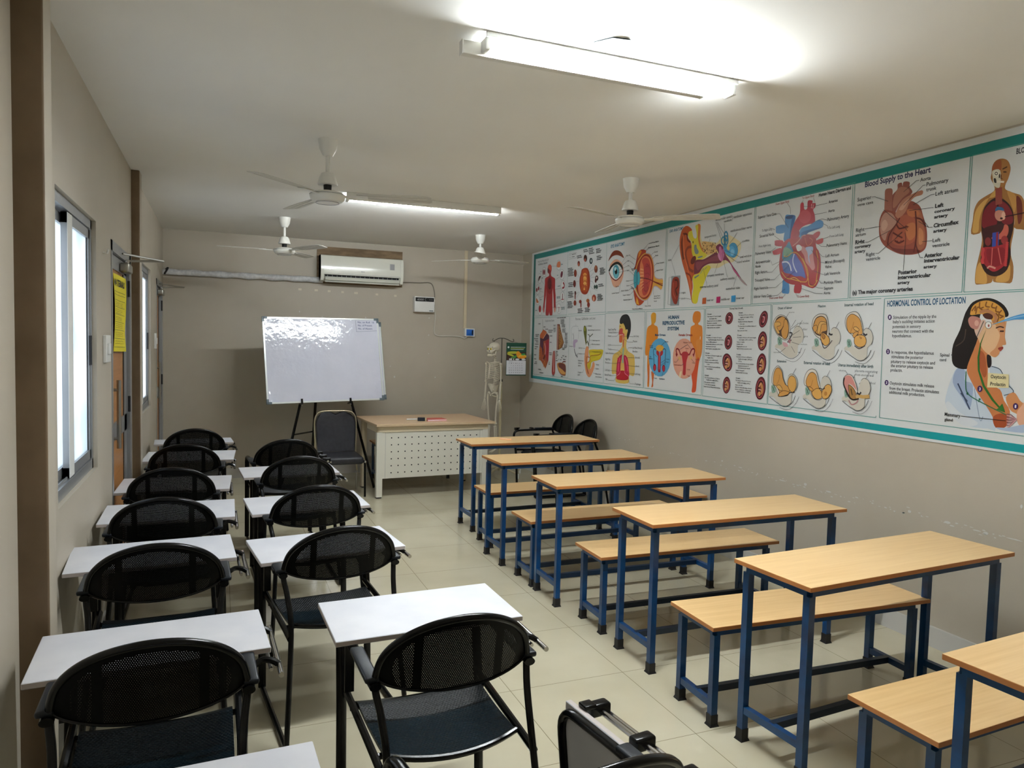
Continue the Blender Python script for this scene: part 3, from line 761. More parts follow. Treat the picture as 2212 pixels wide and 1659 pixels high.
# ================================================================== WHITEBOARD ON AN EASEL
BL = on_axis(577, 873, 1, 7.86); BRt = on_axis(836, 863, 1, 8.04); TL = on_axis(568, 684, 1, 8.05)
ux = (BRt-BL); BW = ux.length; ux.normalize(); uz = (TL-BL); uz = (uz-ux*uz.dot(ux)); BH = uz.length; uz.normalize(); un = ux.cross(uz)  # un points to the viewer
def board_thing():
    M0 = Matrix(((ux.x, -un.x, uz.x, BL.x), (ux.y, -un.y, uz.y, BL.y), (ux.z, -un.z, uz.z, BL.z), (0, 0, 0, 1)))
    # local axes: x along the board, y away from the viewer, z up the board
    Wd = BW-0.035
    def one(name, dx, dy, dz, w, h, label, green):
        t = bpy.data.objects.new(name, None); COL.objects.link(t); t.matrix_world = M0 @ Matrix.Translation((dx, dy, dz))
        tag(t, label, 'whiteboard')
        MB().box((0.008, 0.006, 0.008), (w-0.008, 0.016, h-0.008)).obj('writing_surface', BOARD, t, smooth=False)
        f = MB(); r = 0.016
        for a, b in (((0, 0, 0), (w, 0.02, r)), ((0, 0, h-r), (w, 0.02, h)), ((0, 0, r), (r, 0.02, h-r)), ((w-r, 0, r), (w, 0.02, h-r))): f.box(a, b)
        f.obj('frame', BFRAME, t, smooth=False)
        k = MB()
        for cx, cz, sx, sz in ((0, 0, 1, 1), (w, 0, -1, 1), (0, h, 1, -1), (w, h, -1, -1)):
            for (aa, bb) in (((-0.004, -0.004), (0.05, 0.020)), ((-0.004, -0.004), (0.020, 0.05))):
                xs = sorted((cx+sx*aa[0], cx+sx*bb[0])); zs = sorted((cz+sz*aa[1], cz+sz*bb[1]))
                k.box((xs[0], -0.003, zs[0]), (xs[1], 0.023, zs[1]))
        k.obj('corner_cap', BCORNER, t, smooth=False)
        if green:
            MB().box((0.004, 0.0205, -0.004), (w+0.010, 0.024, h-0.004)).obj('green_backing', GREEN, t, smooth=False)
        return t
    a = one('whiteboard', 0, 0, 0, Wd, BH, 'white marker board leaning on the black easel, with notes in its top right corner', False)
    one('whiteboard', 0.037, 0.027, 0.010, Wd, BH-0.045, 'second whiteboard stacked just behind the front one, its right edge sticking out', True)
    # marker notes
    n = MB(); X, Y, Z = Vector((1, 0, 0)), 0.0052, Vector((0, 0, 1))
    def ln(x0, z0, x1, z1, w=0.003, mi=0):
        d = Vector((x1-x0, 0, z1-z0)).normalized(); p = Vector((-d.z, 0, d.x))*w/2
        A, B = Vector((x0, Y, z0)), Vector((x1, Y, z1)); n.add([A-p, B-p, B+p, A+p], [(0, 1, 2, 3)], mi)
    bx0, bz0 = Wd-0.262, BH-0.150
    ln(bx0, BH-0.022, bx0+0.004, bz0, 0.004, 1); ln(bx0, bz0, Wd-0.02, bz0+0.012, 0.0035, 1)
    for k, s in enumerate(('No. on Roll  16', 'No. of Present', 'No. of Absent')):
        add_text(n, s, (bx0+0.025, Y, BH-0.052-0.036*k), X, Z, 0.020, 0.19 if k == 0 else 0.165, 0, 0.01)
    add_text(n, '23/1/2024', (0.035, Y, BH-0.048), X, Z, 0.022, 0.13, 1, 0.0)
    n.obj('marker_notes', [INK, INK2], a, smooth=False, fixn=False)
board_thing()
def easel():
    t = thing('easel', 'black metal tripod easel holding the whiteboards', 'easel', (1.07, 8.05, 0))
    o0 = Vector((1.07, 8.05, 0))
    def Q(px, py, y): return on_axis(px, py, 1, y)-o0
    lean = (uz - Vector((0, 0, 0)))
    def board_pt(px, py, d):      # a point behind the board plane, on the photographed line of sight
        v = ray(px, py); o_ = Vector((0, 0, CAM_Z)); q = BL - un*d
        return o_ + v*((q-o_).dot(un)/v.dot(un)) - o0
    d_ = 0.075
    lt, lm = board_pt(651, 862, d_), board_pt(627, 965, d_)
    rt, rm = board_pt(757, 860, d_), board_pt(790, 985, d_)
    def floor_of(a, b): return a + (b-a)*((a.z-0.014)/(a.z-b.z))
    lb2, rb = floor_of(lt, lm), floor_of(rt, rm)
    MB().tube([lb2, lt+(lt-lb2)*0.75], 0.014, 4, flat=0.8).obj('leg', BLACK, t, smooth=False)
    MB().tube([rb, rt+(rt-rb)*0.75], 0.014, 4, flat=0.8).obj('leg', BLACK, t, smooth=False)
    bk = Vector((0, 0, 0))
    ct, cb = Q(682, 866, 8.30), Q(674, 985, 8.46); cb2 = ct+(cb-ct)*((ct.z-0.014)/(ct.z-cb.z))
    MB().tube([cb2, ct, ct+(ct-cb2)*0.35], 0.015, 4).obj('leg', BLACK, t, smooth=False)
    a = lb2+bk+(lt-lb2)*0.62; b = cb2+(ct-cb2)*0.62
    MB().tube([a, b], 0.009, 6).obj('brace', BLACK, t)
    for px, py in ((652, 866), (757, 864)):
        c = board_pt(px, py, -0.004)
        Mh = Matrix(((ux.x, -un.x, uz.x, c.x), (ux.y, -un.y, uz.y, c.y), (ux.z, -un.z, uz.z, c.z), (0, 0, 0, 1)))
        m = MB(); m.box((-0.012, -0.006, -0.034), (0.012, 0.080, -0.020), 0, Mh); m.box((-0.010, -0.012, -0.034), (0.010, -0.002, 0.022), 0, Mh)
        hk = m.obj('board_hook', BLACK, t, smooth=False)
        MB().ball((0, -0.004, -0.046), (0.006, 0.004, 0.006), 0, M=Mh).obj('rivet', CHROME, hk)
easel()

# ================================================================== TEACHER TABLE
def teacher_table():
    t = thing('teacher_table', 'teacher table with wooden top and white perforated modesty panel', 'table', (1.50, 7.385, 0), R(4))
    L, D, H = 1.25, 0.86, 0.775
    tp = MB(); tp.rbox((-0.012, -0.03, H-0.026), (L+0.075, D, H), 0.004)
    top = tp.obj('table_top', [TEACHTOP, TEACHEDGE], t, smooth=False)
    for p in top.data.polygons:
        if abs(p.normal.z) < 0.5: p.material_index = 1
    MB().box((0.0, 0.0, H-0.085), (L, 0.02, H-0.026)).obj('apron', CREAM2, t, smooth=False)
    MB().box((0.0, 0.0, H-0.085), (0.02, 0.40, H-0.026)).obj('apron', CREAM2, t, smooth=False)
    for xx, yy, w, d_ in ((0.0, 0.0, 0.062, 0.05), (L-0.062, 0.0, 0.062, 0.05), (0.0, 0.60, 0.05, 0.07), (L-0.062, 0.60, 0.062, 0.07)):
        lg = MB().box((xx, yy, 0.014), (xx+w, yy+d_, H-0.086 if yy == 0 else H-0.027)).obj('leg', CREAM if yy == 0 else CREAM2, t, smooth=False)
        MB().box((xx+0.006, yy+0.006, 0.0), (xx+w-0.006, yy+d_-0.006, 0.014)).obj('foot_pad', BOOT, lg, smooth=False)
    # modesty panel with rows of square punched holes
    p = MB(); x0, x1, z0, z1 = 0.062, L-0.062, 0.205, H-0.086
    p.box((x0, 0.008, z0), (x1, 0.028, z1))
    for xx in (x0+0.03, x1-0.03): p.box((xx-0.0012, 0.0068, z0), (xx+0.0012, 0.008, z1), 2)
    cols, rows = 14, 6
    for i in range(cols):
        for j in range(rows):
            cx = x0+0.095+(x1-x0-0.165)*i/(cols-1); cz = z0+0.058+(z1-z0-0.118)*j/(rows-1); s = 0.0062
            p.box((cx-s, 0.0072, cz-s), (cx+s, 0.0081, cz+s), 1)
    p.obj('modesty_panel', [CREAM, HOLE, GREYW], t, smooth=False)
teacher_table()
TZ = 0.7752
t = thing('notebook', 'pinkish red notebook lying on the teacher table', 'book', (2.19, 7.66, TZ), R(3))
MB().box((-0.11, -0.085, 0.0), (0.11, 0.085, 0.003)).obj('cover', REDBOOK, t, smooth=False)
MB().box((-0.105, -0.082, 0.003), (0.108, 0.08, 0.017)).obj('pages', PAGES, t, smooth=False)
MB().box((-0.11, -0.080, 0.017), (0.11, 0.085, 0.020)).obj('cover', REDBOOK, t, smooth=False)
t = thing('board_duster', 'small dark board duster beside the red notebook on the teacher table', 'duster', (2.035, 7.63, TZ), R(-15))
MB().rbox((-0.045, -0.03, 0.0), (0.035, 0.03, 0.036), 0.004).obj('felt_block', DUSTER, t)
MB().rbox((0.035, -0.028, 0.002), (0.052, 0.028, 0.034), 0.003).obj('grip', DUSTW, t)
for q, (m_, dz, lab) in enumerate(((PENB, 0.0, 'blue marker pen lying behind the board duster'), (WHITE, 0.0, 'white marker pen lying left of the board duster'))):
    o = MB().tube([(-0.06, 0, 0), (0.06, 0, 0)], 0.008, 10).obj('marker_pen', m_)
    o.location = (2.10, 7.72, TZ+0.0085) if q == 0 else (1.95, 7.73, TZ+0.0085); o.rotation_euler = (0, 0, R(25 if q == 0 else 5))
    tag(o, lab, 'pen')

# ================================================================== BACK WALL FITTINGS
def Bk(px, py, off=0.0): return on_axis(px, py, 1, YB-off)
o = MB().box((1.065, YB-0.014, 2.30), (2.095, YB, 2.735)).obj('backing_board', PLYW, smooth=False)
tag(o, 'brown plywood board on the back wall behind the air conditioner', 'board')
def ac():
    t = thing('air_conditioner', 'white wall-mounted split air conditioner', 'air conditioner', (1.575, YB-0.014, 2.47))
    L = 0.488
    prof = [(0, 0.155), (-0.14, 0.155), (-0.175, 0.145), (-0.192, 0.10), (-0.198, 0.0), (-0.192, -0.075), (-0.160, -0.075), (-0.150, -0.125), (-0.06, -0.150), (0, -0.150)]
    b = MB(); b.prism([(-L, y, z) for y, z in prof], (2*L, 0, 0)); b.obj('housing', ACW, t)
    for s in (-1, 1):
        e = MB(); e.prism([(s*(L-0.035), y, z) for y, z in [(0, 0.155), (-0.14, 0.155), (-0.180, 0.145), (-0.198, 0.10), (-0.204, 0.0), (-0.198, -0.10), (-0.170, -0.145), (-0.06, -0.155), (0, -0.155)]], (s*0.035, 0, 0)); e.obj('end_cover', ACW, t)
    MB().box((-L+0.035, -0.1935, -0.063), (L-0.035, -0.190, -0.060)).obj('panel_seam', GREYW, t, smooth=False)
    v = MB(); v.box((-L+0.05, -0.172, -0.110), (L-0.05, -0.150, -0.078)); v.obj('air_outlet', DARK, t, smooth=False)
    n = MB()
    for k in range(16):
        x = -L+0.08+k*(2*L-0.16)/15; n.box((x-0.002, -0.176, -0.108), (x+0.002, -0.160, -0.080))
    n.obj('vane', GREYW, t, smooth=False)
    l = MB(); l.prism([(-L+0.05, y, z) for y, z in ((-0.176, -0.100), (-0.212, -0.135), (-0.208, -0.142), (-0.170, -0.108))], (2*L-0.10, 0, 0)); l.obj('louver', ACW, t)
    l = MB(); l.prism([(-L+0.05, y, z) for y, z in ((-0.150, -0.118), (-0.190, -0.158), (-0.186, -0.165), (-0.144, -0.125))], (2*L-0.10, 0, 0)); l.obj('louver', ACW, t)
    d = MB(); d.box((0.325, -0.2005, 0.015), (0.378, -0.190, 0.085)); d.obj('display_window', GREYW, t, smooth=False)
    g = MB()
    for k in range(6): g.box((-0.022+0.0075*k, -0.1992, -0.030), (-0.017+0.0075*k, -0.1975, -0.021))
    g.obj('logo', GREYW, t, smooth=False)
ac()
pts = [(XL-0.0, YB-0.045, 2.335)]
for k in range(1, 22): pts.append((XL+(1.13-XL)*k/21, YB-0.045, 2.335+0.003*math.sin(k*2.1)))
rad = [0.034+0.004*math.sin(k*1.9)+0.002*math.sin(k*4.7) for k in range(22)]
o = MB().tube(pts, rad, 14).obj('wrapped_pipe', WRAP); tag(o, 'white wrapped refrigerant pipe running from left wall to the air conditioner', 'pipe')
o = MB().tube(smooth_path([(XL+0.03, YB-0.20, 2.30), (XL+0.06, YB-0.14, 2.37), (XL+0.02, YB-0.02, 2.35)], 5), 0.010, 8).obj('drain_hose', BOOT); tag(o, 'short black hose at the left end of the wrapped pipe', 'hose')
# voltage stabiliser
def stab():
    t = thing('voltage_stabilizer', 'white voltage stabilizer box with a black display strip on the back wall', 'stabilizer', (2.365, YB, 2.095))
    MB().rbox((-0.128, -0.10, -0.092), (0.128, 0, 0.098), 0.006).obj('case', WHITE, t)
    MB().box((-0.118, -0.103, 0.038), (0.118, -0.10, 0.086)).obj('display_strip', DARK, t, smooth=False)
    g = MB()
    add_text(g, '4000', (-0.100, -0.1036, 0.050), (1, 0, 0), (0.15, 0, 1), 0.024, 0.085, 0, 0.02)
    g.tube([Vector((0.018+0.014*math.cos(a), -0.1036, 0.062+0.016*math.sin(a))) for a in [R(80+k*20) for k in range(11)]], 0.0022, 5)
    add_text(g, '4 kVA', (0.055, -0.1036, 0.055), (1, 0, 0), (0, 0, 1), 0.013, 0.05)
    g.obj('display_marks', GREYW, t, smooth=False, fixn=False)
    MB().box((0.060, -0.1015, -0.080), (0.112, -0.10, -0.070)).obj('nameplate', BCORNER, t, smooth=False)
    MB().box((0.128, -0.06, 0.01), (0.142, -0.02, 0.07)).obj('breaker', WHITE, t, smooth=False)
stab()
def wire(name, pts, r, m_, label):
    P = [tuple(Bk(x, y, o_)) for x, y, o_ in pts]
    o = MB().tube(smooth_path(P, 6), r, 8).obj(name, m_); tag(o, label, 'cable')
wire('cable', [(862, 610, .05), (880, 610, .02), (905, 611, .012), (928, 611, .012), (936, 620, .012), (939, 640, .012), (936, 655, .05)], 0.005, CORD, 'thin grey cable from the air conditioner to the stabilizer')
wire('cable', [(933, 663, .05), (939, 668, .02), (940, 690, .012), (938, 715, .012), (945, 725, .012), (975, 726, .012), (992, 727, .012), (1003, 731, .02), (1009, 727, .02)], 0.008, CORDW, 'thicker white cable from the stabilizer to the blue socket')
o = MB().rbox((2.905, YB-0.022, 1.815), (2.945, YB, ZC), 0.003).obj('conduit', CREAM2); tag(o, 'cream trunking running down the back wall to the blue socket', 'conduit')
t = thing('power_socket', 'white socket box with a bright blue plate on the back wall', 'socket', (2.985, YB, 1.765))
MB().rbox((-0.068, -0.045, -0.052), (0.068, 0, 0.052), 0.005).obj('box', WHITE, t)
MB().rbox((-0.048, -0.052, -0.040), (0.048, -0.045, 0.040), 0.003).obj('blue_plate', SOCKB, t)
MB().rbox((0.024, -0.057, -0.030), (0.040, -0.052, 0.030), 0.002).obj('rocker', DUSTER, t)
MB().rbox((-0.034, -0.068, -0.020), (0.014, -0.052, 0.026), 0.006).obj('plug', SOCKB, t)
TP = [(648, 625, .036), (683, 627, .038), (711, 629, .034), (740, 631, .030), (769, 633, .044), (814, 636, .032), (854, 639, .032)]
for i, (x, y, w) in enumerate(TP):
    c = Bk(x, y)
    if i == 0:
        tape0 = MB().box((-0.5, -0.0015, -0.5), (0.5, 0, 0.5)).obj('tape_piece', TAPE, smooth=False)
    o = tape0 if i == 0 else tape0.copy()
    if i: COL.objects.link(o)
    o.location = c; o.scale = (w, 1, 0.024)
    ordn = ['first (leftmost)', 'second', 'third', 'fourth', 'fifth', 'sixth', 'seventh (rightmost)'][i]
    tag(o, '%s of the seven bits of paper tape below the air conditioner' % ordn, 'tape', 'row of tape bits on the back wall')
MK = [(647, 673), (696, 684), (790, 686), (843, 791), (852, 814), (927, 687), (926, 724), (926, 764), (940, 815)]
chip = MB()
for k, (x, y) in enumerate(MK):
    c = Bk(x, y); a = [R(360*q/6+k*13) for q in range(6)]; rr = 0.011 if k in (4, 5) else 0.008
    chip.prism([(c.x+rr*math.cos(q), c.y-0.0016, c.z+rr*math.sin(q)*(0.8 if k % 2 else 1.3)) for q in a], (0, 0.0012, 0))
o = chip.obj('plaster_chips', RUBBLE, smooth=False); tag(o, 'small chipped paint marks scattered on the back wall', 'paint chips', kind='stuff')
chip = MB(); rd = random.Random(11)
def chip_at(yy, zz, w, h):
    n = 7; chip.prism([(XR-0.0003, yy+w*math.cos(2*PI*q/n)*rd.uniform(.6, 1), zz+h*math.sin(2*PI*q/n)*rd.uniform(.6, 1)) for q in range(n)], (-0.0012, 0, 0))
for k in range(95):
    yy = rd.choice([rd.uniform(2.4, 4.3), rd.uniform(2.4, 6.4)]); chip_at(yy, 0.715+rd.gauss(0, 0.012), rd.uniform(0.003, 0.016), rd.uniform(0.0015, 0.005))
for (px, py, w, h) in ((1740, 1046, .02, .012), (1965, 1105, .016, .010), (2047, 1128, .02, .01), (2130, 1152, .02, .012), (2110, 1146, .03, .004), (2207, 1094, .008, .012), (1600, 1010, .03, .004), (1790, 1062, .03, .006), (1690, 1038, .05, .004), (1560, 996, .012, .008), (2190, 1165, .05, .004)):
    c = on_axis(px, py, 0, XR); chip_at(c.y, c.z, w, h)
o = chip.obj('plaster_chips', RUBBLE, smooth=False); tag(o, 'line of small scraped paint chips on the right wall at desk height', 'paint chips', kind='stuff')

# ================================================================== SKELETON, STAND, CALENDAR
def stand():
    t = thing('skeleton_stand', 'cream pole stand with a curved two-hook top holding the skeleton and the calendar', 'stand', (3.215, 8.32, 0))
    p = MB(); p.lathe([(0.016, 0.06), (0.016, 1.16), (0.017, 1.17), (0.017, 1.19), (0.013, 1.20), (0.012, 1.36), (0.008, 1.38)], seg=14); p.obj('pole', POLEC, t)
    p = MB(); p.tube([(0, 0, 1.36), (0.0, 0, 1.70)], 0.006, 10); p.obj('upper_rod', STANDD, t)
    MB().lathe([(0.020, 1.165), (0.022, 1.175), (0.020, 1.195)], seg=14).obj('collar', STANDD, t)
    h = MB()
    path = [(-0.118, -0.012, 1.695), (-0.128, -0.012, 1.678), (-0.120, -0.010, 1.664), (-0.10, -0.006, 1.668), (-0.05, 0, 1.694), (0, 0, 1.70), (0.05, 0, 1.694), (0.11, -0.006, 1.668), (0.135, -0.010, 1.660), (0.150, -0.012, 1.668), (0.150, -0.012, 1.684), (0.138, -0.012, 1.692)]
    h.tube(smooth_path(path, 6), 0.0045, 8); h.tube([(-0.121, -0.012, 1.664), (-0.121, -0.012, 1.638)], 0.003, 6); h.obj('hook_bar', STANDD, t)
    for k in range(5):
        a = R(-62+72*k); d = Vector((math.cos(a), math.sin(a), 0))
        l = MB(); l.tube([d*0.015+Vector((0, 0, 0.10)), d*0.16+Vector((0, 0, 0.085)), d*0.31+Vector((0, 0, 0.05))], [0.016, 0.014, 0.011], 8); lo = l.obj('base_leg', POLEC, t)
        MB().tube([d*0.31+Vector((0, 0, 0.055)), d*0.31], 0.012, 10).obj('foot', WHITE, lo)
stand()

def skeleton():
    S = 1.0
    t = thing('skeleton_model', 'hanging plastic human skeleton model with yellow eyes beside the teacher table', 'skeleton', (3.10, 8.29, 0), R(-62))
    # built facing local -y; +x is its left side. heights in metres
    k = MB()
    NX, NY = 24, 16; vs = []
    def skull(th, ph):
        x = 0.062*math.cos(ph)*math.sin(th); y = 0.084*math.sin(ph)*math.sin(th); z = 0.066*math.cos(th)
        if y < 0 and z < -0.01: y *= 0.92; x *= 0.85
        if z < -0.030: z = -0.030 + (z+0.030)*0.55
        return (x, y+0.012, z+1.583)
    for j in range(NY+1):
        for i in range(NX): vs.append(skull(PI*j/NY*0.998+0.003, 2*PI*i/NX))
    k.add(vs, [(j*NX+i, j*NX+(i+1) % NX, (j+1)*NX+(i+1) % NX, (j+1)*NX+i) for j in range(NY) for i in range(NX)])
    # face block, cheek bones, brow
    k.rbox((-0.038, -0.082, 1.512), (0.038, -0.02, 1.585), 0.016)
    k.tube(smooth_path([(-0.050, -0.035, 1.560), (-0.052, -0.062, 1.545), (-0.030, -0.078, 1.540)], 4), 0.008, 8); k.tube(smooth_path([(0.050, -0.035, 1.560), (0.052, -0.062, 1.545), (0.030, -0.078, 1.540)], 4), 0.008, 8)
    k.tube([(-0.040, -0.070, 1.590), (0, -0.078, 1.588), (0.040, -0.070, 1.590)], 0.010, 8)
    sk = k.obj('skull', BONE, t)
    e = MB()
    for s in (-1, 1): e.ball((s*0.021, -0.079, 1.565), (0.0145, 0.008, 0.0135))
    e.obj('eye', EYEY, sk)
    e = MB()
    for s in (-1, 1): e.ball((s*0.021, -0.0865, 1.565), (0.006, 0.003, 0.006))
    e.prism([(-0.009, -0.0835, 1.535), (0.009, -0.0835, 1.535), (0, -0.0835, 1.553)], (0, 0.004, 0)); e.box((-0.024, -0.0832, 1.516), (0.024, -0.080, 1.518))
    e.obj('socket', BOOT, sk)
    j = MB(); j.rbox((-0.033, -0.086, 1.475), (0.033, -0.058, 1.508), 0.010)
    for s in (-1, 1): j.tube([(s*0.030, -0.070, 1.490), (s*0.044, -0.022, 1.502), (s*0.046, -0.010, 1.540)], 0.008, 8)
    j.obj('jaw', BONE, sk)
    # spine: one curved column of vertebrae
    sp = MB(); n = 24
    spine = [Vector((0, 0.012+0.018*math.sin((1.51-z)*7.5), z)) for z in [1.515-0.0196*i for i in range(n)]]
    for i, c in enumerate(spine):
        w = 0.012+0.009*i/n
        sp.ball(tuple(c), (w, w*0.8, 0.0075), seg=10, rings=5)
        sp.tube([c, c+Vector((0, 0.026, -0.006))], 0.004, 5); sp.tube([c+Vector((-w-0.010, 0.008, 0)), c+Vector((w+0.010, 0.008, 0))], 0.004, 5)
    sp.tube(spine, 0.007, 8); sp.obj('spine', BONE, t)
    rc = MB()
    rc.tube([(0, -0.062, 1.385), (0, -0.075, 1.33), (0, -0.078, 1.265)], [0.013, 0.009, 0.008], 8, flat=0.5)
    for i in range(10):
        z = 1.405-0.0205*i; w = 0.052+0.034*math.sin(min(1, (i+1)/7)*PI/2); d = 0.055+0.015*min(1, i/5)
        drop = 0.030+0.0035*i
        front = i < 8
        for s in (-1, 1):
            c = []
            for q in range(10):
                a = R(80) - R(165)*q/9
                yy = 0.030+ (-0.038) + d*math.sin(a); xx = s*w*math.cos(a)*1.05+s*0.002
                c.append(Vector((xx, yy, z-drop*(q/9)**1.1)))
            if front: c.append(Vector((s*0.008, -0.072, max(1.27, z-drop*0.6+0.004))))
            else: c = c[:8]
            rc.tube(c, 0.0046, 6, flat=0.8)
    rc.obj('rib_cage', BONE, t)
    for s in (-1, 1):
        c = MB(); c.tube(smooth_path([(s*0.010, -0.060, 1.392), (s*0.045, -0.055, 1.402), (s*0.105, -0.010, 1.408)], 4), 0.006, 8)
        c.prism([(s*0.040, 0.045, 1.395), (s*0.105, 0.010, 1.400), (s*0.100, 0.028, 1.365), (s*0.062, 0.058, 1.295)], (0, 0.006, 0)); c.obj('shoulder_blade', BONE, t)
        x = s*0.118
        a = MB(); a.tube(smooth_path([(x, 0.0, 1.385), (x+s*0.004, 0.0, 1.30), (x+s*0.006, 0.0, 1.17)], 4), [0.012]+[0.0085]*7+[0.011], 8); a.ball((x, 0, 1.385), 0.0165); a.ball((x+s*0.006, 0, 1.165), (0.016, 0.009, 0.008))
        ar = a.obj('upper_arm_bone', BONE, t)
        f = MB(); f.tube([(x-0.004, 0.0, 1.150), (x+s*0.004-0.008, -0.012, 0.96)], 0.0062, 8); f.tube([(x+0.010, 0.0, 1.155), (x+s*0.004+0.008, -0.012, 0.96)], 0.0058, 8); f.ball((x+0.003, 0, 1.150), (0.014, 0.010, 0.010))
        f.obj('forearm_bone', BONE, t)
        h = MB(); hx = x+s*0.004; h.ball((hx, -0.014, 0.942), (0.016, 0.007, 0.014))
        for q in range(4):
            dx = (q-1.5)*0.011; ln_ = (0.118, 0.132, 0.128, 0.108)[q]
            h.tube([(hx+dx*0.6, -0.015, 0.938), (hx+dx*1.5, -0.017, 0.895), (hx+dx*2.1, -0.020, 0.895-ln_*0.35), (hx+dx*2.2, -0.022, 0.938-ln_)], [0.0045, 0.0042, 0.004, 0.003], 6)
        h.tube([(hx-s*0.010, -0.016, 0.938), (hx-s*0.030, -0.024, 0.905), (hx-s*0.034, -0.030, 0.878)], [0.005, 0.0045, 0.0035], 6)
        h.obj('hand', BONE, t)
        # leg
        lx = s*0.052
        l = MB(); l.tube(smooth_path([(s*0.078, 0.0, 1.015), (s*0.080, -0.005, 0.96), (lx+s*0.012, -0.008, 0.80), (lx, 0, 0.665)], 4), [0.013]+[0.0105]*10+[0.011, 0.014], 8); l.ball((s*0.062, 0, 1.025), 0.018); l.ball((lx, 0, 0.655), (0.024, 0.015, 0.015)); l.obj('thigh_bone', BONE, t)
        l = MB(); l.tube([(lx-s*0.004, -0.004, 0.625), (lx-s*0.004, -0.002, 0.54), (lx-s*0.002, 0, 0.355)], [0.018, 0.010, 0.010], 8); l.tube([(lx+s*0.018, 0.006, 0.615), (lx+s*0.014, 0.004, 0.355)], 0.005, 6); l.ball((lx, 0, 0.622), (0.022, 0.014, 0.010)); l.obj('shin_bone', BONE, t)
        l = MB(); l.ball((lx, 0.012, 0.335), (0.014, 0.024, 0.014))
        for q in range(5): l.tube([(lx+(q-2)*0.005, -0.006, 0.332), (lx+(q-2)*0.009, -0.055, 0.318), (lx+(q-2)*0.011, -0.088, 0.308)], [0.006, 0.0045, 0.004], 6)
        l.obj('foot', BONE, t)
    pv = MB()
    for s in (-1, 1):
        vs = []; NA, NB = 8, 6
        for b_ in range(NB+1):
            for a_ in range(NA+1):
                u, v = a_/NA, b_/NB
                ang = R(-60+150*u); rr = 0.034+0.052*(1-v)
                vs.append((s*(rr*math.cos(ang)*1.02+0.004), 0.012+rr*math.sin(ang)*0.72, 1.035+0.105*(1-v)*(1-0.35*abs(2*u-1)**2)))
        n = len(vs); W_ = NA+1
        vs2 = [(x*0.95, y*0.95+0.002, z) for x, y, z in vs]
        pv.add(vs+vs2, [(j*W_+i, j*W_+i+1, (j+1)*W_+i+1, (j+1)*W_+i) for j in range(NB) for i in range(NA)] + [(n+(j+1)*W_+i, n+(j+1)*W_+i+1, n+j*W_+i+1, n+j*W_+i) for j in range(NB) for i in range(NA)])
        pv.tube(smooth_path([(s*0.010, -0.034, 1.015), (s*0.040, -0.022, 1.030), (s*0.066, 0.0, 1.025), (s*0.040, 0.018, 0.985), (s*0.010, -0.030, 1.000)], 5), 0.0075, 8)
    pv.rbox((-0.026, 0.020, 1.02), (0.026, 0.046, 1.10), 0.010); pv.obj('pelvis', BONE, t)
    MB().tube([(0, 0.01, 1.640), (0, 0.01, 1.664)], 0.003, 6).obj('hanger_wire', STANDD, t)
skeleton()

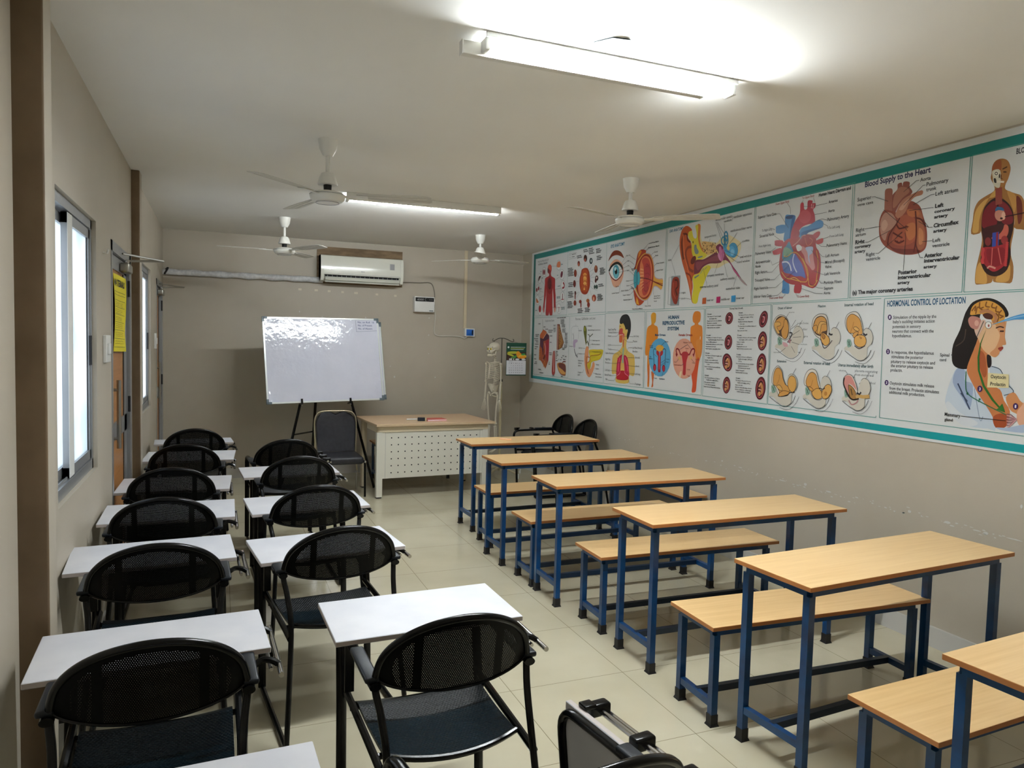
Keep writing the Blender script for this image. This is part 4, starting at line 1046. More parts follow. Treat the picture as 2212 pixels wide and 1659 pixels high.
def calendar():
    P0 = on_axis(1093, 811, 1, 8.29); P1 = on_axis(1136, 812, 1, 8.29); Ptop = on_axis(1094, 740, 1, 8.29)
    w = P1.x-P0.x; z0 = P0.z; h = Ptop.z-z0; x0 = P0.x; y = 8.29
    t = thing('wall_calendar', 'calendar with green top and fruit picture, hung from the stand hook', 'calendar', (x0, y, z0))
    cols = [srgb(16, 74, 54), srgb(58, 34, 30), srgb(232, 150, 30), srgb(190, 190, 60), srgb(66, 150, 70), srgb(236, 200, 70), srgb(230, 236, 236), srgb(224, 226, 232), srgb(56, 60, 90), srgb(92, 150, 80)]
    ms = [mat('calendar_print_%d' % i, c, 0.35) for i, c in enumerate(cols)]
    MB().box((0, 0.004, 0), (w, 0.010, h)).obj('backing_card', ms[0], t, smooth=False)
    pg = MB(); pg.box((0.003, 0.0, 0.012), (w-0.006, 0.004, h*0.46), 7)
    rows = [['S', 'M', 'T', 'W', 'T', 'F', 'S'], ['', '1', '2', '3', '4', '5', '6'], ['7', '8', '9', '10', '11', '12', '13'], ['14', '15', '16', '17', '18', '19', '20'], ['21', '22', '23', '24', '25', '26', '27'], ['28', '29', '30', '31']]
    for r_, row in enumerate(rows):
        for c_, s in enumerate(row):
            if s: add_text(pg, s, (0.035+c_*(w-0.07)/7, -0.0006, h*0.36-r_*0.0285), (1, 0, 0), (0, 0, 1), 0.011, None, 8, 0.02, 1)
    add_text(pg, 'JANUARY', (0.035, -0.0006, h*0.41), (1, 0, 0), (0, 0, 1), 0.007, 0.05, 8, 0.0, 1)
    pg.obj('date_page', ms, t, smooth=False, fixn=False)
    pc = MB(); pc.box((0.003, 0.0005, h*0.46), (w-0.003, 0.0038, h*0.72), 1)
    def bl(cx, cy, rx, ry, mi, rot=0.0, ly=0):
        pts = []
        for q in range(14):
            a = 2*PI*q/14; x = rx*math.cos(a); z = ry*math.sin(a)
            pts.append((w*cx+x*math.cos(rot)-z*math.sin(rot), -0.0002-0.0002*ly, h*cy+x*math.sin(rot)+z*math.cos(rot)))
        pc.prism(pts, (0, 0.0002, 0), mi)
    bl(.35, .70, .085, .016, 3, 0, 1); bl(.60, .64, .03, .045, 2, .3, 2); bl(.70, .60, .03, .05, 2, .9, 3); bl(.80, .58, .055, .026, 5, .1, 4); bl(.78, .555, .05, .018, 2, .1, 5)
    bl(.20, .63, .05, .012, 3, -.3, 2); bl(.42, .57, .03, .016, 4, .6, 3); bl(.32, .55, .03, .012, 9, .2, 4); bl(.84, .65, .03, .012, 4, .1, 5)
    for k, (cx, ww) in enumerate(((.17, .010), (.24, .012), (.36, .006), (.55, .03), (.70, .02), (.84, .035))): bl(cx, .495, ww, .011, 6 if k != 4 else 8, 0, 6)
    for k in range(3): pc.box((w*0.2, -0.0006, h*(0.86-0.035*k)), (w*(0.93-0.04*k), -0.0002, h*(0.872-0.035*k)), (6, 3, 6)[k])
    bl(.09, .86, .012, .013, 6, 0, 2)
    pc.obj('picture_page', ms, t, smooth=False, fixn=False)
    MB().tube([(w*0.55, 0.004, h), (3.215+0.143-x0, 0.012, 1.655-z0+0.008)], 0.0015, 5).obj('hanging_loop', STANDD, t)
calendar()

# ================================================================== CHART BANNER ON THE RIGHT WALL
ART = bpy.data.materials.new('printed_vinyl'); ART.use_nodes = True
_n, _l, _b = nodes(ART)
_a = _n.new('ShaderNodeVertexColor'); _a.layer_name = 'ink'
_l.new(_a.outputs['Color'], _b.inputs['Base Color'])
_b.inputs['Roughness'].default_value = 0.32; _b.inputs['Specular IOR Level'].default_value = 0.35
BX = XR-0.006                      # the printed face of the banner

def C(h): return srgb(int(h[0:2], 16), int(h[2:4], 16), int(h[4:6], 16))
INKK = '26262a'; TEAL = '16807c'; PAPER = 'd6d9da'
def cmr(pts, n=4):
    """closed smooth curve through points"""
    m = len(pts); out = []
    for i in range(m):
        p0, p1, p2, p3 = pts[i-1], pts[i], pts[(i+1) % m], pts[(i+2) % m]
        for k in range(n):
            t = k/n
            out.append(tuple(0.5*((2*p1[q])+(-p0[q]+p2[q])*t+(2*p0[q]-5*p1[q]+4*p2[q]-p3[q])*t*t+(-p0[q]+3*p1[q]-3*p2[q]+p3[q])*t**3) for q in (0, 1)))
    return out
def omr(pts, n=4):
    return [(v.x, v.y) for v in smooth_path([(p[0], p[1], 0) for p in pts], n)]
class Panel:
    """artwork measured on an enlarged view of the photograph: (x0, y0) its corner, s photo pixels per unit"""
    def __init__(s, x0, y0, sc): s.x0, s.y0, s.sc = x0, y0, sc; s.v = []; s.f = []; s.c = []; s.lay = 1
    def w(s, x, y):
        p = on_axis(s.x0+x*s.sc, s.y0+y*s.sc, 0, BX); return Vector((BX - 0.00005*s.lay, p.y, p.z))
    def raw(s, vs, fs, col):
        o = len(s.v); s.v += [tuple(v) for v in vs]; s.f += [tuple(i+o for i in f) for f in fs]; s.c += [C(col)]*len(fs); s.lay += 1
    def P(s, pts, col, sm=True, n=4):
        q = cmr(pts, n) if sm else pts
        vs = [s.w(*p) for p in q]; tri = tessellate_polygon([[Vector((v.y, v.z, 0)) for v in vs]])
        s.raw(vs, tri, col)
    def E(s, cx, cy, rx, ry, col, rot=0.0, n=22):
        q = [(cx+rx*math.cos(a)*math.cos(rot)-ry*math.sin(a)*math.sin(rot), cy+rx*math.cos(a)*math.sin(rot)+ry*math.sin(a)*math.cos(rot)) for a in [2*PI*k/n for k in range(n)]]
        s.P(q, col, False)
    def L(s, pts, wd=1.0, col=INKK, sm=False, closed=False):
        """stroke, wd in millimetres"""
        q = (cmr(pts) if closed else omr(pts)) if sm else list(pts)
        if closed: q = q+[q[0]]
        W_ = [s.w(*p) for p in q]; h = wd*0.0005; vs = []; m = len(W_)
        for i in range(m):
            d = W_[min(i+1, m-1)]-W_[max(i-1, 0)]; d.normalize(); pn = Vector((0, -d.z, d.y))*h
            vs += [W_[i]-pn, W_[i]+pn]
        s.raw(vs, [(2*i, 2*i+1, 2*i+3, 2*i+2) for i in range(m-1)], col)
    def O(s, pts, col, wd=1.0, edge=INKK, n=4):
        s.P(pts, col, True, n); s.L(pts, wd, edge, True, True)
    def T(s, txt, x, y, xr, h, col=INKK, bold=0.0, res=2):
        o = s.w(x, y); top = s.w(x, y-h); r = s.w(xr, y)
        v, t, wd = text_tris(txt, bold, res); hz = (top.z-o.z)/0.70; kx = (o.y-r.y)/wd
        s.raw([Vector((o.x, o.y-p[0]*kx, o.z+p[1]*hz)) for p in v], t, col)
    def D(s, x, y, xr, th=1.0, col='55565a', seed=0):
        """a run of print too fine to read in the photograph"""
        rd = random.Random(seed+int(x*7+y*13)); o = s.w(x, y); r = s.w(xr, y); yy = o.y; sc = (o.y-r.y)
        h = th*0.0055
        while yy-0.006 > r.y:
            w_ = min(rd.uniform(0.012, 0.035), yy-r.y)
            s.raw([(o.x, yy, o.z), (o.x, yy-w_, o.z), (o.x, yy-w_, o.z+h), (o.x, yy, o.z+h)], [(0, 1, 2, 3)], col); s.lay -= 1
            yy -= w_+0.006
        s.lay += 1
    def done(s, label, parent):
        me = bpy.data.meshes.new('chart_panel'); me.from_pydata(s.v, [], s.f); me.materials.append(ART)
        at = me.color_attributes.new('ink', 'FLOAT_COLOR', 'CORNER')
        cols = []
        for p, c in zip(me.polygons, s.c): cols += list(c)*p.loop_total
        at.data.foreach_set('color', cols)
        o = bpy.data.objects.new('chart_panel', me); COL.objects.link(o); o.parent = parent
        if label: o['label'] = label
        return o
Z0, Z1 = 1.150, 2.797            # banner lower and upper edge
YA, YB_ = 8.62, 1.55             # far and near end
banner = thing('chart_banner', 'long white vinyl banner of printed anatomy charts with teal borders on the right wall', 'banner', (XR, 0, 0))
banner.location = (0, 0, 0)
sh = MB(); sh.box((BX, YB_, Z0), (XR-0.0005, YA, Z1)); so = sh.obj('vinyl_sheet', mat('vinyl_white', C(PAPER), 0.32, spec=0.35), banner, smooth=False)
fr = Panel(0, 0, 1)
def band(y0, y1, z0, z1, h0, h1, col):
    x = BX-0.00005*fr.lay
    fr.raw([(x, y0, z0), (x, y1, z1), (x, y1, z1+h1), (x, y0, z0+h0)], [(0, 1, 2, 3)], col)
band(YB_, 8.56, 2.700, 2.716, 0.055, 0.060, TEAL)
band(YB_, 8.56, 1.158, 1.200, 0.042, 0.036, '18989c')
band(8.50, 8.56, 1.203, 1.203, 1.572, 1.572, '12706c')
# borders of the single charts, read off the wall as pairs of corner points
def bline(x0, y0, x1, y1, wd=3.5, col='5c9c94'): fr.L([(x0, y0), (x1, y1)], wd, col)
for q in (((1156, 560), (1228, 544)), ((1226, 545), (1312, 524)), ((1312, 524), (1441, 494)), ((1442, 494), (1632, 447)), ((1633, 447), (1848, 394)), ((1844, 398), (2096, 338)), ((2101, 336), (2212, 309)),
          ((1156, 683), (1225, 680)), ((1227, 679), (1310, 674)), ((1312, 674), (1436, 667)), ((1436, 667), (1622, 658)), ((1622, 657), (1832, 645)), ((1834, 644), (2078, 631)), ((2082, 631), (2212, 625)),
          ((1154, 687), (1230, 683)), ((1232, 683), (1307, 679)), ((1308, 677), (1394, 673)), ((1396, 673), (1522, 667)), ((1525, 666), (1667, 658)), ((1669, 657), (1904, 645)), ((1912, 645), (2212, 629)),
          ((1151, 808), (1226, 817)), ((1228, 818), (1303, 828)), ((1304, 828), (1390, 838)), ((1392, 838), (1515, 854)), ((1517, 855), (1657, 873)), ((1659, 873), (1892, 902)), ((1900, 902), (2212, 942)),
          ((1156, 560), (1156, 683)), ((1227, 545), (1224, 680)), ((1311, 524), (1308, 674)), ((1440, 494), (1434, 667)), ((1443, 493), (1436, 667)), ((1631, 447), (1622, 658)), ((1634, 447), (1625, 657)),
          ((1843, 396), (1832, 645)), ((1847, 395), (1836, 644)), ((2097, 338), (2078, 631)), ((2101, 337), (2082, 631)),
          ((1155, 687), (1152, 808)), ((1231, 683), (1227, 818)), ((1308, 677), (1303, 828)), ((1394, 673), (1389, 838)), ((1397, 673), (1391, 838)), ((1522, 667), (1515, 854)), ((1525, 667), (1518, 855)),
          ((1666, 659), (1657, 872)), ((1669, 659), (1659, 873)), ((1911, 645), (1900, 902)), ((1893, 898), (1892, 902))):
    bline(q[0][0], q[0][1], q[1][0], q[1][1])
fr.done('teal borders and fine frame lines of the banner', banner)
ring = lambda P_, cx, cy, rx, ry, col='4a6468', wd=3: P_.L([(cx+rx*math.cos(a), cy+ry*math.sin(a)) for a in [2*PI*k/20 for k in range(20)]], wd, col, False, True)

# ---- 1 internal organs of the body
A = Panel(1140, 530, 0.09646)
A.T('THE HUMAN BODY', 222, 398, 470, 46, '50585c', 0.0); A.T('INTERNAL ORGANS', 238, 450, 440, 34, '303438', 0.02)
body = [(495, 425), (535, 470), (533, 560), (520, 620), (530, 690), (600, 730), (615, 790), (612, 960), (625, 1120), (625, 1300), (632, 1400), (610, 1490), (585, 1440), (580, 1300), (573, 1120), (560, 960), (556, 1200), (555, 1400), (550, 1562), (490, 1562), (480, 1480), (468, 1562), (402, 1562), (405, 1400), (412, 1200), (415, 970), (408, 1120), (385, 1300), (378, 1420), (360, 1500), (335, 1440), (345, 1360), (362, 1200), (372, 1000), (384, 850), (390, 740), (470, 690), (482, 640), (455, 620), (450, 560), (452, 470)]
A.P(body, 'a8242c', True, 2)
A.E(493, 500, 40, 68, 'd4604c'); A.P([(470, 540), (480, 700), (440, 760), (425, 900), (450, 1050), (500, 1090), (545, 1000), (550, 860), (540, 740), (500, 690), (500, 560)], '8c1a24'); A.E(490, 860, 40, 130, '5c1420'); A.E(455, 560, 12, 60, '501018')
A.P([(585, 1400), (600, 1500), (620, 1480), (625, 1400)], 'd89080'); A.P([(345, 1400), (350, 1500), (372, 1490), (372, 1400)], 'c86460')
for cx, cy, rx, ry in ((370, 595, 44, 108), (268, 745, 44, 108), (225, 990, 44, 108), (220, 1225, 44, 108), (275, 1455, 44, 108), (697, 445, 48, 112), (765, 655, 50, 118), (795, 905, 50, 118), (782, 1160, 50, 118), (700, 1420, 50, 112)):
    A.E(cx, cy, rx, ry, 'e2e4e4'); ring(A, cx, cy, rx, ry)
A.E(352, 600, 13, 62, '8c1c2c'); A.E(382, 600, 13, 62, '8c1c2c'); A.P([(240, 750), (262, 690), (300, 695), (270, 750), (245, 805)], '4c1c24'); A.E(205, 1000, 17, 45, '8c1c28'); A.E(245, 965, 15, 45, '8c1c28')
A.P([(195, 1180), (245, 1265), (225, 1290), (195, 1270)], 'c86c34'); A.E(275, 1425, 28, 75, 'b01c2c'); A.P([(655, 480), (670, 380), (720, 360), (738, 420), (720, 490)], 'e08058'); A.E(762, 650, 25, 75, '6c1c38', 0.15)
A.L([(795, 830), (820, 880), (815, 940), (775, 955)], 22, 'a02034', True); A.L([(785, 1080), (783, 1160), (782, 1220)], 14, '701828'); A.L([(755, 1210), (810, 1210)], 10, 'b03040'); A.L([(700, 1380), (700, 1500)], 10, '701828'); A.L([(665, 1395), (735, 1395)], 6, 'c08088')
for a, b in (((535, 468), (655, 460)), ((615, 780), (715, 710)), ((610, 990), (745, 960)), ((620, 1290), (735, 1230)), ((555, 1390), (660, 1400)), ((400, 690), (430, 740)), ((300, 780), (370, 870)), ((270, 1020), (350, 1050)), ((265, 1180), (365, 1130))): A.L([a, b], 2.5, '5c6c74')
for x, y, xr in ((755, 435, 790), (660, 680, 695), (675, 925, 730), (655, 1165, 725), (655, 1190, 725), (755, 1400, 830), (755, 1435, 830), (290, 595, 318), (320, 740, 345), (280, 985, 315), (275, 1225, 315), (175, 1465, 220)): A.D(x, y, xr, 1.5, '4c7078')
A.done('chart of the human body with ten circled organs', banner)
# ---- 2 brain and nerves
B = Panel(1140, 530, 0.09646)
B.L([(925, 190), (1095, 155), (1090, 275), (922, 315), (925, 190)], 2.5, '50565c')
for q in (((930, 218), (975, 210)), ((930, 272), (975, 266))): B.L(q, 2.5, '60666c')
for x, y, xr in ((990, 215, 1080), (990, 268, 1060)): B.D(x, y, xr, 1.5, '404448')
for a, b in (((1280, 500), (1278, 380)), ((1340, 520), (1395, 430)), ((1375, 560), (1470, 400)), ((1380, 600), (1480, 530)), ((1400, 700), (1490, 600)), ((1420, 725), (1500, 705)), ((1400, 800), (1450, 810)), ((1450, 810), (1490, 880)), ((1210, 540), (1170, 460)), ((1160, 730), (1115, 640)), ((1150, 800), (1090, 815)), ((1160, 1040), (1090, 1080)), ((1160, 1060), (1095, 1170)), ((1200, 1100), (1195, 1220)), ((1350, 1090), (1350, 1190)), ((1385, 990), (1430, 1120)), ((1400, 910), (1440, 960)), ((1440, 960), (1560, 1010))): B.L([a, b], 2.5, '6c7c84')
B.P([(1285, 505), (1345, 520), (1378, 600), (1392, 700), (1398, 820), (1388, 940), (1350, 1050), (1310, 1095), (1250, 1095), (1200, 1050), (1172, 960), (1160, 840), (1165, 740), (1195, 620), (1215, 540)], 'a03418')
B.P([(1285, 540), (1330, 560), (1350, 640), (1345, 760), (1360, 900), (1320, 1020), (1270, 1050), (1220, 1000), (1200, 900), (1190, 760), (1215, 640), (1240, 560)], 'b8481c')
for k in range(9):
    y = 650+k*40; B.P([(1245, y), (1275, y-35), (1310, y-20), (1325, y+15), (1290, y+20), (1262, y+35)], ('e0a04c', 'c87830', 'e8b060')[k % 3])
B.E(1232, 950, 28, 80, 'b45024', .3); B.E(1310, 960, 30, 80, 'b45024', -.3)
for k, (x, y, rx, ry, c) in enumerate(((1145, 410, 28, 62, '6c1c1c'), (1293, 290, 38, 80, '3c1814'), (1420, 350, 35, 70, '24383c'), (1530, 530, 38, 85, '7c3420'), (1548, 735, 36, 60, '3c1c1c'), (1525, 790, 20, 50, '501c1c'), (1505, 930, 22, 45, '2c4440'), (1550, 930, 24, 50, '2c4440'), (1070, 625, 32, 85, '8c3420'), (1050, 860, 30, 82, '702020'), (1068, 1070, 18, 50, '501c1c'), (1065, 1150, 12, 70, '702418'), (1060, 1290, 30, 62, '8c3420'), (1180, 1260, 30, 40, '8c2c20'), (1195, 1340, 12, 65, '8c2c20'), (1488, 1180, 48, 78, 'a03820'), (1350, 1240, 36, 45, 'b05c28'), (1365, 1330, 32, 60, '8c2c20'))):
    B.E(x, y, rx, ry, c, 0.0, 14)
B.E(1290, 330, 18, 40, 'b05040'); B.E(1145, 430, 16, 36, 'c06848'); B.E(1530, 500, 22, 45, 'a86848'); B.E(1482, 1200, 18, 50, 'e0a080'); B.E(1425, 350, 16, 34, 'b8c0c0'); B.E(1548, 725, 16, 24, 'd8c0b8')
for bx, by, n in ((1250, 120, 2), (1370, 90, 4), (1535, 105, 3), (1550, 260, 3), (1105, 255, 2), (905, 535, 6), (915, 860, 3), (910, 1060, 4), (895, 1280, 5), (1125, 1440, 3), (1285, 1420, 3), (1620, 530, 5), (1590, 890, 2), (1565, 1115, 5)):
    for k in range(n): B.D(bx+(k*7) % 13, by+k*(37 if n < 5 else 32), bx+95+(k*23) % 40, 1.7, '303236', k)
B.done('chart of a brain seen from below with small nerve drawings', banner)
# ---- 3 eye
E_ = Panel(1300, 500, 0.10854)
E_.T('EYE ANATOMY', 180, 330, 455, 62, '2a7ca0', 0.035)
E_.P([(130, 590), (170, 480), (230, 395), (300, 375), (370, 400), (415, 460), (438, 530), (370, 490), (300, 470), (225, 490), (170, 540)], '80341c')
E_.P([(160, 690), (200, 610), (260, 560), (320, 560), (390, 620), (425, 700), (435, 800), (420, 920), (370, 1040), (300, 1110), (230, 1090), (190, 980), (165, 860)], 'dca488')
E_.P([(142, 795), (190, 700), (260, 640), (330, 635), (390, 690), (418, 800), (370, 900), (290, 965), (210, 930), (165, 860)], 'e4e6e4')
E_.L([(142, 795), (190, 700), (260, 640), (330, 632), (390, 690), (410, 740)], 26, '181412', True); E_.L([(145, 805), (165, 860), (210, 930), (285, 972), (370, 900), (418, 800), (405, 740)], 13, '7c2418', True)
E_.E(285, 800, 64, 138, '4898ac'); E_.E(285, 820, 50, 108, '68b8c8'); E_.E(283, 795, 26, 58, '101418'); E_.E(268, 745, 18, 36, 'd0e8ec')
E_.P([(770, 370), (720, 430), (690, 560), (665, 680), (645, 740), (680, 745), (760, 560), (860, 450), (880, 380), (820, 360)], 'a83820'); E_.P([(770, 365), (735, 420), (720, 540), (760, 480), (795, 400)], 'dc8c28', False)
E_.P([(640, 1150), (640, 1250), (680, 1440), (760, 1470), (835, 1400), (830, 1360), (720, 1280)], 'b04020'); E_.P([(690, 1300), (685, 1440), (745, 1460), (720, 1360)], 'e0a030', False)
E_.P([(880, 425), (960, 450), (1010, 540), (1040, 680), (1045, 800), (1060, 900), (1120, 940), (1215, 945), (1190, 1155), (1100, 1100), (1030, 1110), (980, 1250), (900, 1360), (820, 1370), (730, 1300), (670, 1180), (655, 1000), (665, 800), (720, 600), (800, 470)], 'd8a040')
E_.L([(880, 430), (960, 450), (1010, 540), (1040, 680), (1045, 800), (1060, 900), (1120, 940), (1215, 945)], 8, 'c0a8b8', True); E_.L([(1180, 1165), (1090, 1095), (1030, 1110), (980, 1250), (900, 1360), (820, 1370), (730, 1300), (665, 1180)], 8, 'c0a8b8', True)
E_.P([(880, 450), (950, 475), (1000, 580), (1025, 720), (1030, 860), (1020, 1000), (985, 1180), (920, 1310), (830, 1345), (740, 1270), (680, 1120), (665, 960), (690, 760), (740, 600), (810, 490)], '98281c')
E_.P([(880, 490), (945, 520), (985, 620), (1005, 760), (1005, 900), (985, 1060), (945, 1220), (880, 1300), (800, 1310), (735, 1220), (725, 1020), (750, 800), (770, 620), (820, 520)], 'd87c50')
E_.P([(850, 520), (930, 550), (975, 700), (980, 900), (950, 1100), (890, 1250), (820, 1260), (800, 1100), (840, 900), (830, 700), (800, 590)], 'c0483c'); E_.E(900, 800, 60, 170, 'ac3840'); E_.E(880, 1100, 55, 120, 'b04040')
for k in range(7): E_.P([(765+4*abs(k-3), 740+k*70-5), (835, 800+k*42-(3-k)*14), (835, 815+k*42-(3-k)*14), (765, 760+k*70)], 'e8a878', False)
E_.P([(690, 745), (705, 800), (712, 940), (705, 1050), (680, 1120), (660, 1130), (640, 1060), (635, 940), (650, 820)], '3c9cac'); E_.P([(735, 800), (760, 870), (765, 960), (745, 1050), (710, 1060), (705, 940), (712, 830)], '48a8b8'); E_.L([(700, 800), (708, 940), (700, 1060)], 8, '18406c', True)
E_.L([(765, 925), (880, 935), (985, 970), (1080, 1020), (1215, 1080)], 9, '6c1420', True); E_.L([(985, 965), (1080, 1010), (1215, 1045)], 6, '8c1c28', True)
for q in ([(940, 640), (960, 720), (975, 850), (985, 960)], [(870, 1050), (930, 1010), (985, 965)], [(880, 700), (940, 690), (900, 650)], [(840, 1160), (880, 1190), (930, 1150), (910, 1100)], [(860, 850), (920, 830), (960, 880)]): E_.L(q, 4, '80202c', True)
for q in ([(590, 750), (640, 740), (665, 700)], [(600, 780), (650, 760), (668, 740)], [(580, 1100), (620, 1120), (650, 1140)], [(585, 1135), (620, 1140), (640, 1160)]): E_.L(q, 6, '1c1414', True)
for i, (x, y, xr, s_) in enumerate(((940, 250, 1135, 'Lateral Rectus Muscle'), (930, 338, 1145, 'Medial Rectus Muscle'), (1045, 425, 1112, 'Choroid'), (1068, 495, 1125, 'Retina'), (1095, 650, 1240, 'Fovea Centralis'), (1090, 790, 1220, 'Hyaloid Canal'), (495, 495, 565, 'Eye Lid'), (510, 600, 552, 'Sclera'), (520, 695, 550, 'Iris'), (500, 790, 545, 'Pupil'), (485, 1000, 540, 'Cornea'), (498, 1092, 540, 'Lens'), (390, 1195, 528, 'Anterior Chamber'), (425, 1283, 568, 'Posterior Chamber'), (432, 1375, 605, 'Suspensory Ligament'), (275, 1110, 348, 'Tear Duct'), (205, 1245, 345, 'Lacrimal Caruncle'), (1040, 1300, 1165, 'Optical Nerve'), (1040, 1345, 1165, 'Retinal Blood'), (1040, 1400, 1100, 'Vessels'), (860, 1497, 978, 'Vitreous Body'), (605, 1558, 815, 'Ciliary Body and Muscle'))):
    E_.T(s_, x, y, xr, 26, '34363a', 0.02, 1)
for q in ([(830, 365), (935, 245)], [(880, 385), (930, 335)], [(975, 485), (1040, 415)], [(1010, 550), (1065, 490)], [(1045, 690), (1095, 640)], [(1050, 820), (1090, 780)], [(390, 650), (495, 480)], [(565, 480), (680, 565)], [(405, 685), (505, 595)], [(570, 590), (650, 660)], [(345, 775), (515, 690)], [(560, 690), (620, 770), (655, 830)], [(310, 825), (495, 780)], [(555, 780), (665, 890)], [(545, 985), (640, 965)], [(545, 1085), (690, 1010)], [(530, 1180), (590, 1130)], [(575, 1255), (640, 1180)], [(610, 1360), (640, 1250)], [(350, 1220), (385, 990)], [(1030, 1110), (1035, 1260)], [(920, 1330), (920, 1460)], [(700, 1450), (705, 1520)]): E_.L(q, 2.5, '3c3e44')
E_.done('chart of the eye with a blue iris and an opened eyeball', banner)
# ---- 4 ear
G = Panel(1430, 440, 0.13861)
G.T('EAR ANATOMY', 118, 452, 335, 45, '2a6c90', 0.03)
G.P([(590, 330), (600, 450), (615, 560), (650, 600), (760, 590), (850, 610), (900, 560), (960, 500), (1050, 490), (1170, 560), (1230, 620), (1210, 760), (1120, 900), (1000, 930), (880, 1000), (760, 1010), (640, 1100), (620, 800), (540, 500), (545, 330)], 'dccfa0', True)
G.P([(620, 600), (700, 590), (760, 610), (840, 640), (860, 700), (860, 760), (780, 780), (700, 800), (650, 740)], 'd8b070')
rd = random.Random(5)
for k in range(60):
    x, y = rd.uniform(630, 850), rd.uniform(610, 770)
    G.E(x, y, rd.uniform(6, 12), rd.uniform(4, 8), '5c3820', rd.uniform(0, 3), 6); G.lay -= 1
G.lay += 1
G.P([(555, 330), (600, 330), (600, 420), (590, 560), (640, 720), (690, 800), (640, 800), (580, 680), (545, 520)], 'cc7c38')
G.P([(405, 480), (430, 430), (465, 415), (490, 520), (530, 540), (545, 470), (520, 350), (565, 340), (560, 500), (580, 640), (630, 740), (700, 800), (640, 860), (540, 885), (500, 840), (465, 760), (460, 600), (430, 560)], 'd8cc3c')
G.P([(505, 650), (535, 640), (545, 690), (572, 740), (560, 780), (520, 780), (502, 720)], '7c8c90'); G.P([(560, 830), (620, 812), (635, 825), (600, 842), (562, 848)], '7c8c90'); G.E(485, 600, 8, 20, '6c5c20')
G.P([(480, 1130), (560, 1090), (640, 1000), (720, 960), (760, 1000), (700, 1120), (640, 1280), (580, 1400), (550, 1540), (495, 1555), (465, 1480), (490, 1300)], 'd8cc34')
G.P([(505, 1140), (580, 1100), (575, 1125), (510, 1170)], '7c8c80', False); G.P([(595, 1085), (645, 1000), (640, 1030), (600, 1095)], '7c8c80', False); G.P([(660, 1020), (705, 980), (700, 995), (665, 1030)], '7c8c80', False)
G.P([(380, 345), (440, 370), (470, 415), (420, 440), (405, 520), (440, 580), (460, 640), (465, 760), (500, 850), (540, 890), (640, 870), (720, 830), (800, 780), (862, 765), (930, 900), (860, 930), (740, 935), (640, 990), (580, 1080), (500, 1110), (475, 1180), (480, 1300), (465, 1400), (470, 1520), (500, 1555), (465, 1530), (440, 1400), (410, 1250), (370, 1100), (320, 930), (285, 760), (275, 600), (290, 480), (325, 390)], 'c05828', True, 3)
G.L([(345, 460), (310, 600), (325, 800), (340, 870)], 24, '74301c', True); G.L([(345, 470), (390, 480), (400, 560), (445, 600)], 16, '6c2c20', True); G.L([(460, 670), (400, 690), (370, 780), (400, 930), (430, 1020), (490, 1060)], 24, '8c3c24', True); G.E(490, 880, 36, 70, '6c2c24', .4); G.L([(330, 480), (350, 800), (400, 1000), (430, 1200), (460, 1380)], 14, 'd87040', True); G.L([(370, 1080), (430, 1110), (470, 1200)], 16, '8c3820', True)
G.P([(520, 890), (640, 870), (720, 830), (800, 780), (862, 765), (930, 900), (860, 930), (740, 935), (640, 990), (590, 1060), (540, 1090), (500, 1080)], '743040', True); G.P([(530, 920), (660, 890), (860, 800), (900, 880), (740, 910), (640, 960), (560, 1040)], '8c4450')
G.P([(905, 625), (930, 650), (985, 700), (985, 780), (1050, 880), (1110, 980), (1170, 1060), (1240, 1170), (1330, 1270), (1270, 1240), (1180, 1130), (1120, 1030), (1060, 930), (1000, 880), (960, 880), (900, 820), (870, 740), (840, 680), (870, 640)], '7c2848', True)
G.P([(890, 680), (920, 670), (940, 740), (970, 780), (960, 860), (930, 900), (890, 860), (870, 800), (890, 760)], 'c870a0'); G.E(955, 740, 18, 40, 'b85c90'); G.E(895, 830, 16, 60, 'd890b8', -.3); G.P([(1060, 900), (1110, 1000), (1170, 1070), (1220, 1150), (1170, 1110), (1110, 1030)], 'b44c7c')
G.P([(1180, 1130), (1240, 1170), (1330, 1270), (1290, 1260), (1220, 1190)], 'a89498')
G.E(1110, 725, 75, 118, '3c94c4'); G.E(1090, 740, 50, 80, '58aedc'); G.E(1100, 755, 28, 50, '80c4e4'); G.P([(960, 650), (1040, 660), (1060, 760), (1080, 830), (1000, 780), (960, 700)], '4ca0cc')
for cx, cy, rx, ry in ((1000, 510, 26, 72), (965, 580, 36, 60), (1000, 570, 30, 70)): G.L([(cx+rx*math.cos(a), cy+ry*math.sin(a)) for a in [2*PI*k/16 for k in range(16)]], 13, '3488b0', True, True)
G.P([(1040, 640), (1060, 700), (1040, 730), (1010, 690)], 'e0c878')
G.P([(150, 1130), (290, 1118), (265, 1585), (130, 1590)], '8c9498', False); G.P([(215, 1140), (262, 1160), (278, 1260), (265, 1400), (240, 1540), (215, 1568), (180, 1540), (150, 1420), (155, 1250), (175, 1165)], '8c3020'); G.L([(200, 1190), (245, 1200), (250, 1290), (215, 1340), (240, 1430)], 16, '4c1410', True); G.L([(180, 1230), (175, 1380), (215, 1480)], 9, 'b4583c', True)
G.L([(150, 1145), (112, 1150), (95, 1570), (130, 1572)], 3); G.P([(635, 1470), (692, 1463), (687, 1560), (628, 1565)], 'c8602c', False); G.P([(853, 1452), (914, 1445), (907, 1545), (847, 1549)], 'b81c60', False); G.P([(1085, 1435), (1152, 1427), (1146, 1530), (1080, 1534)], '3494cc', False)
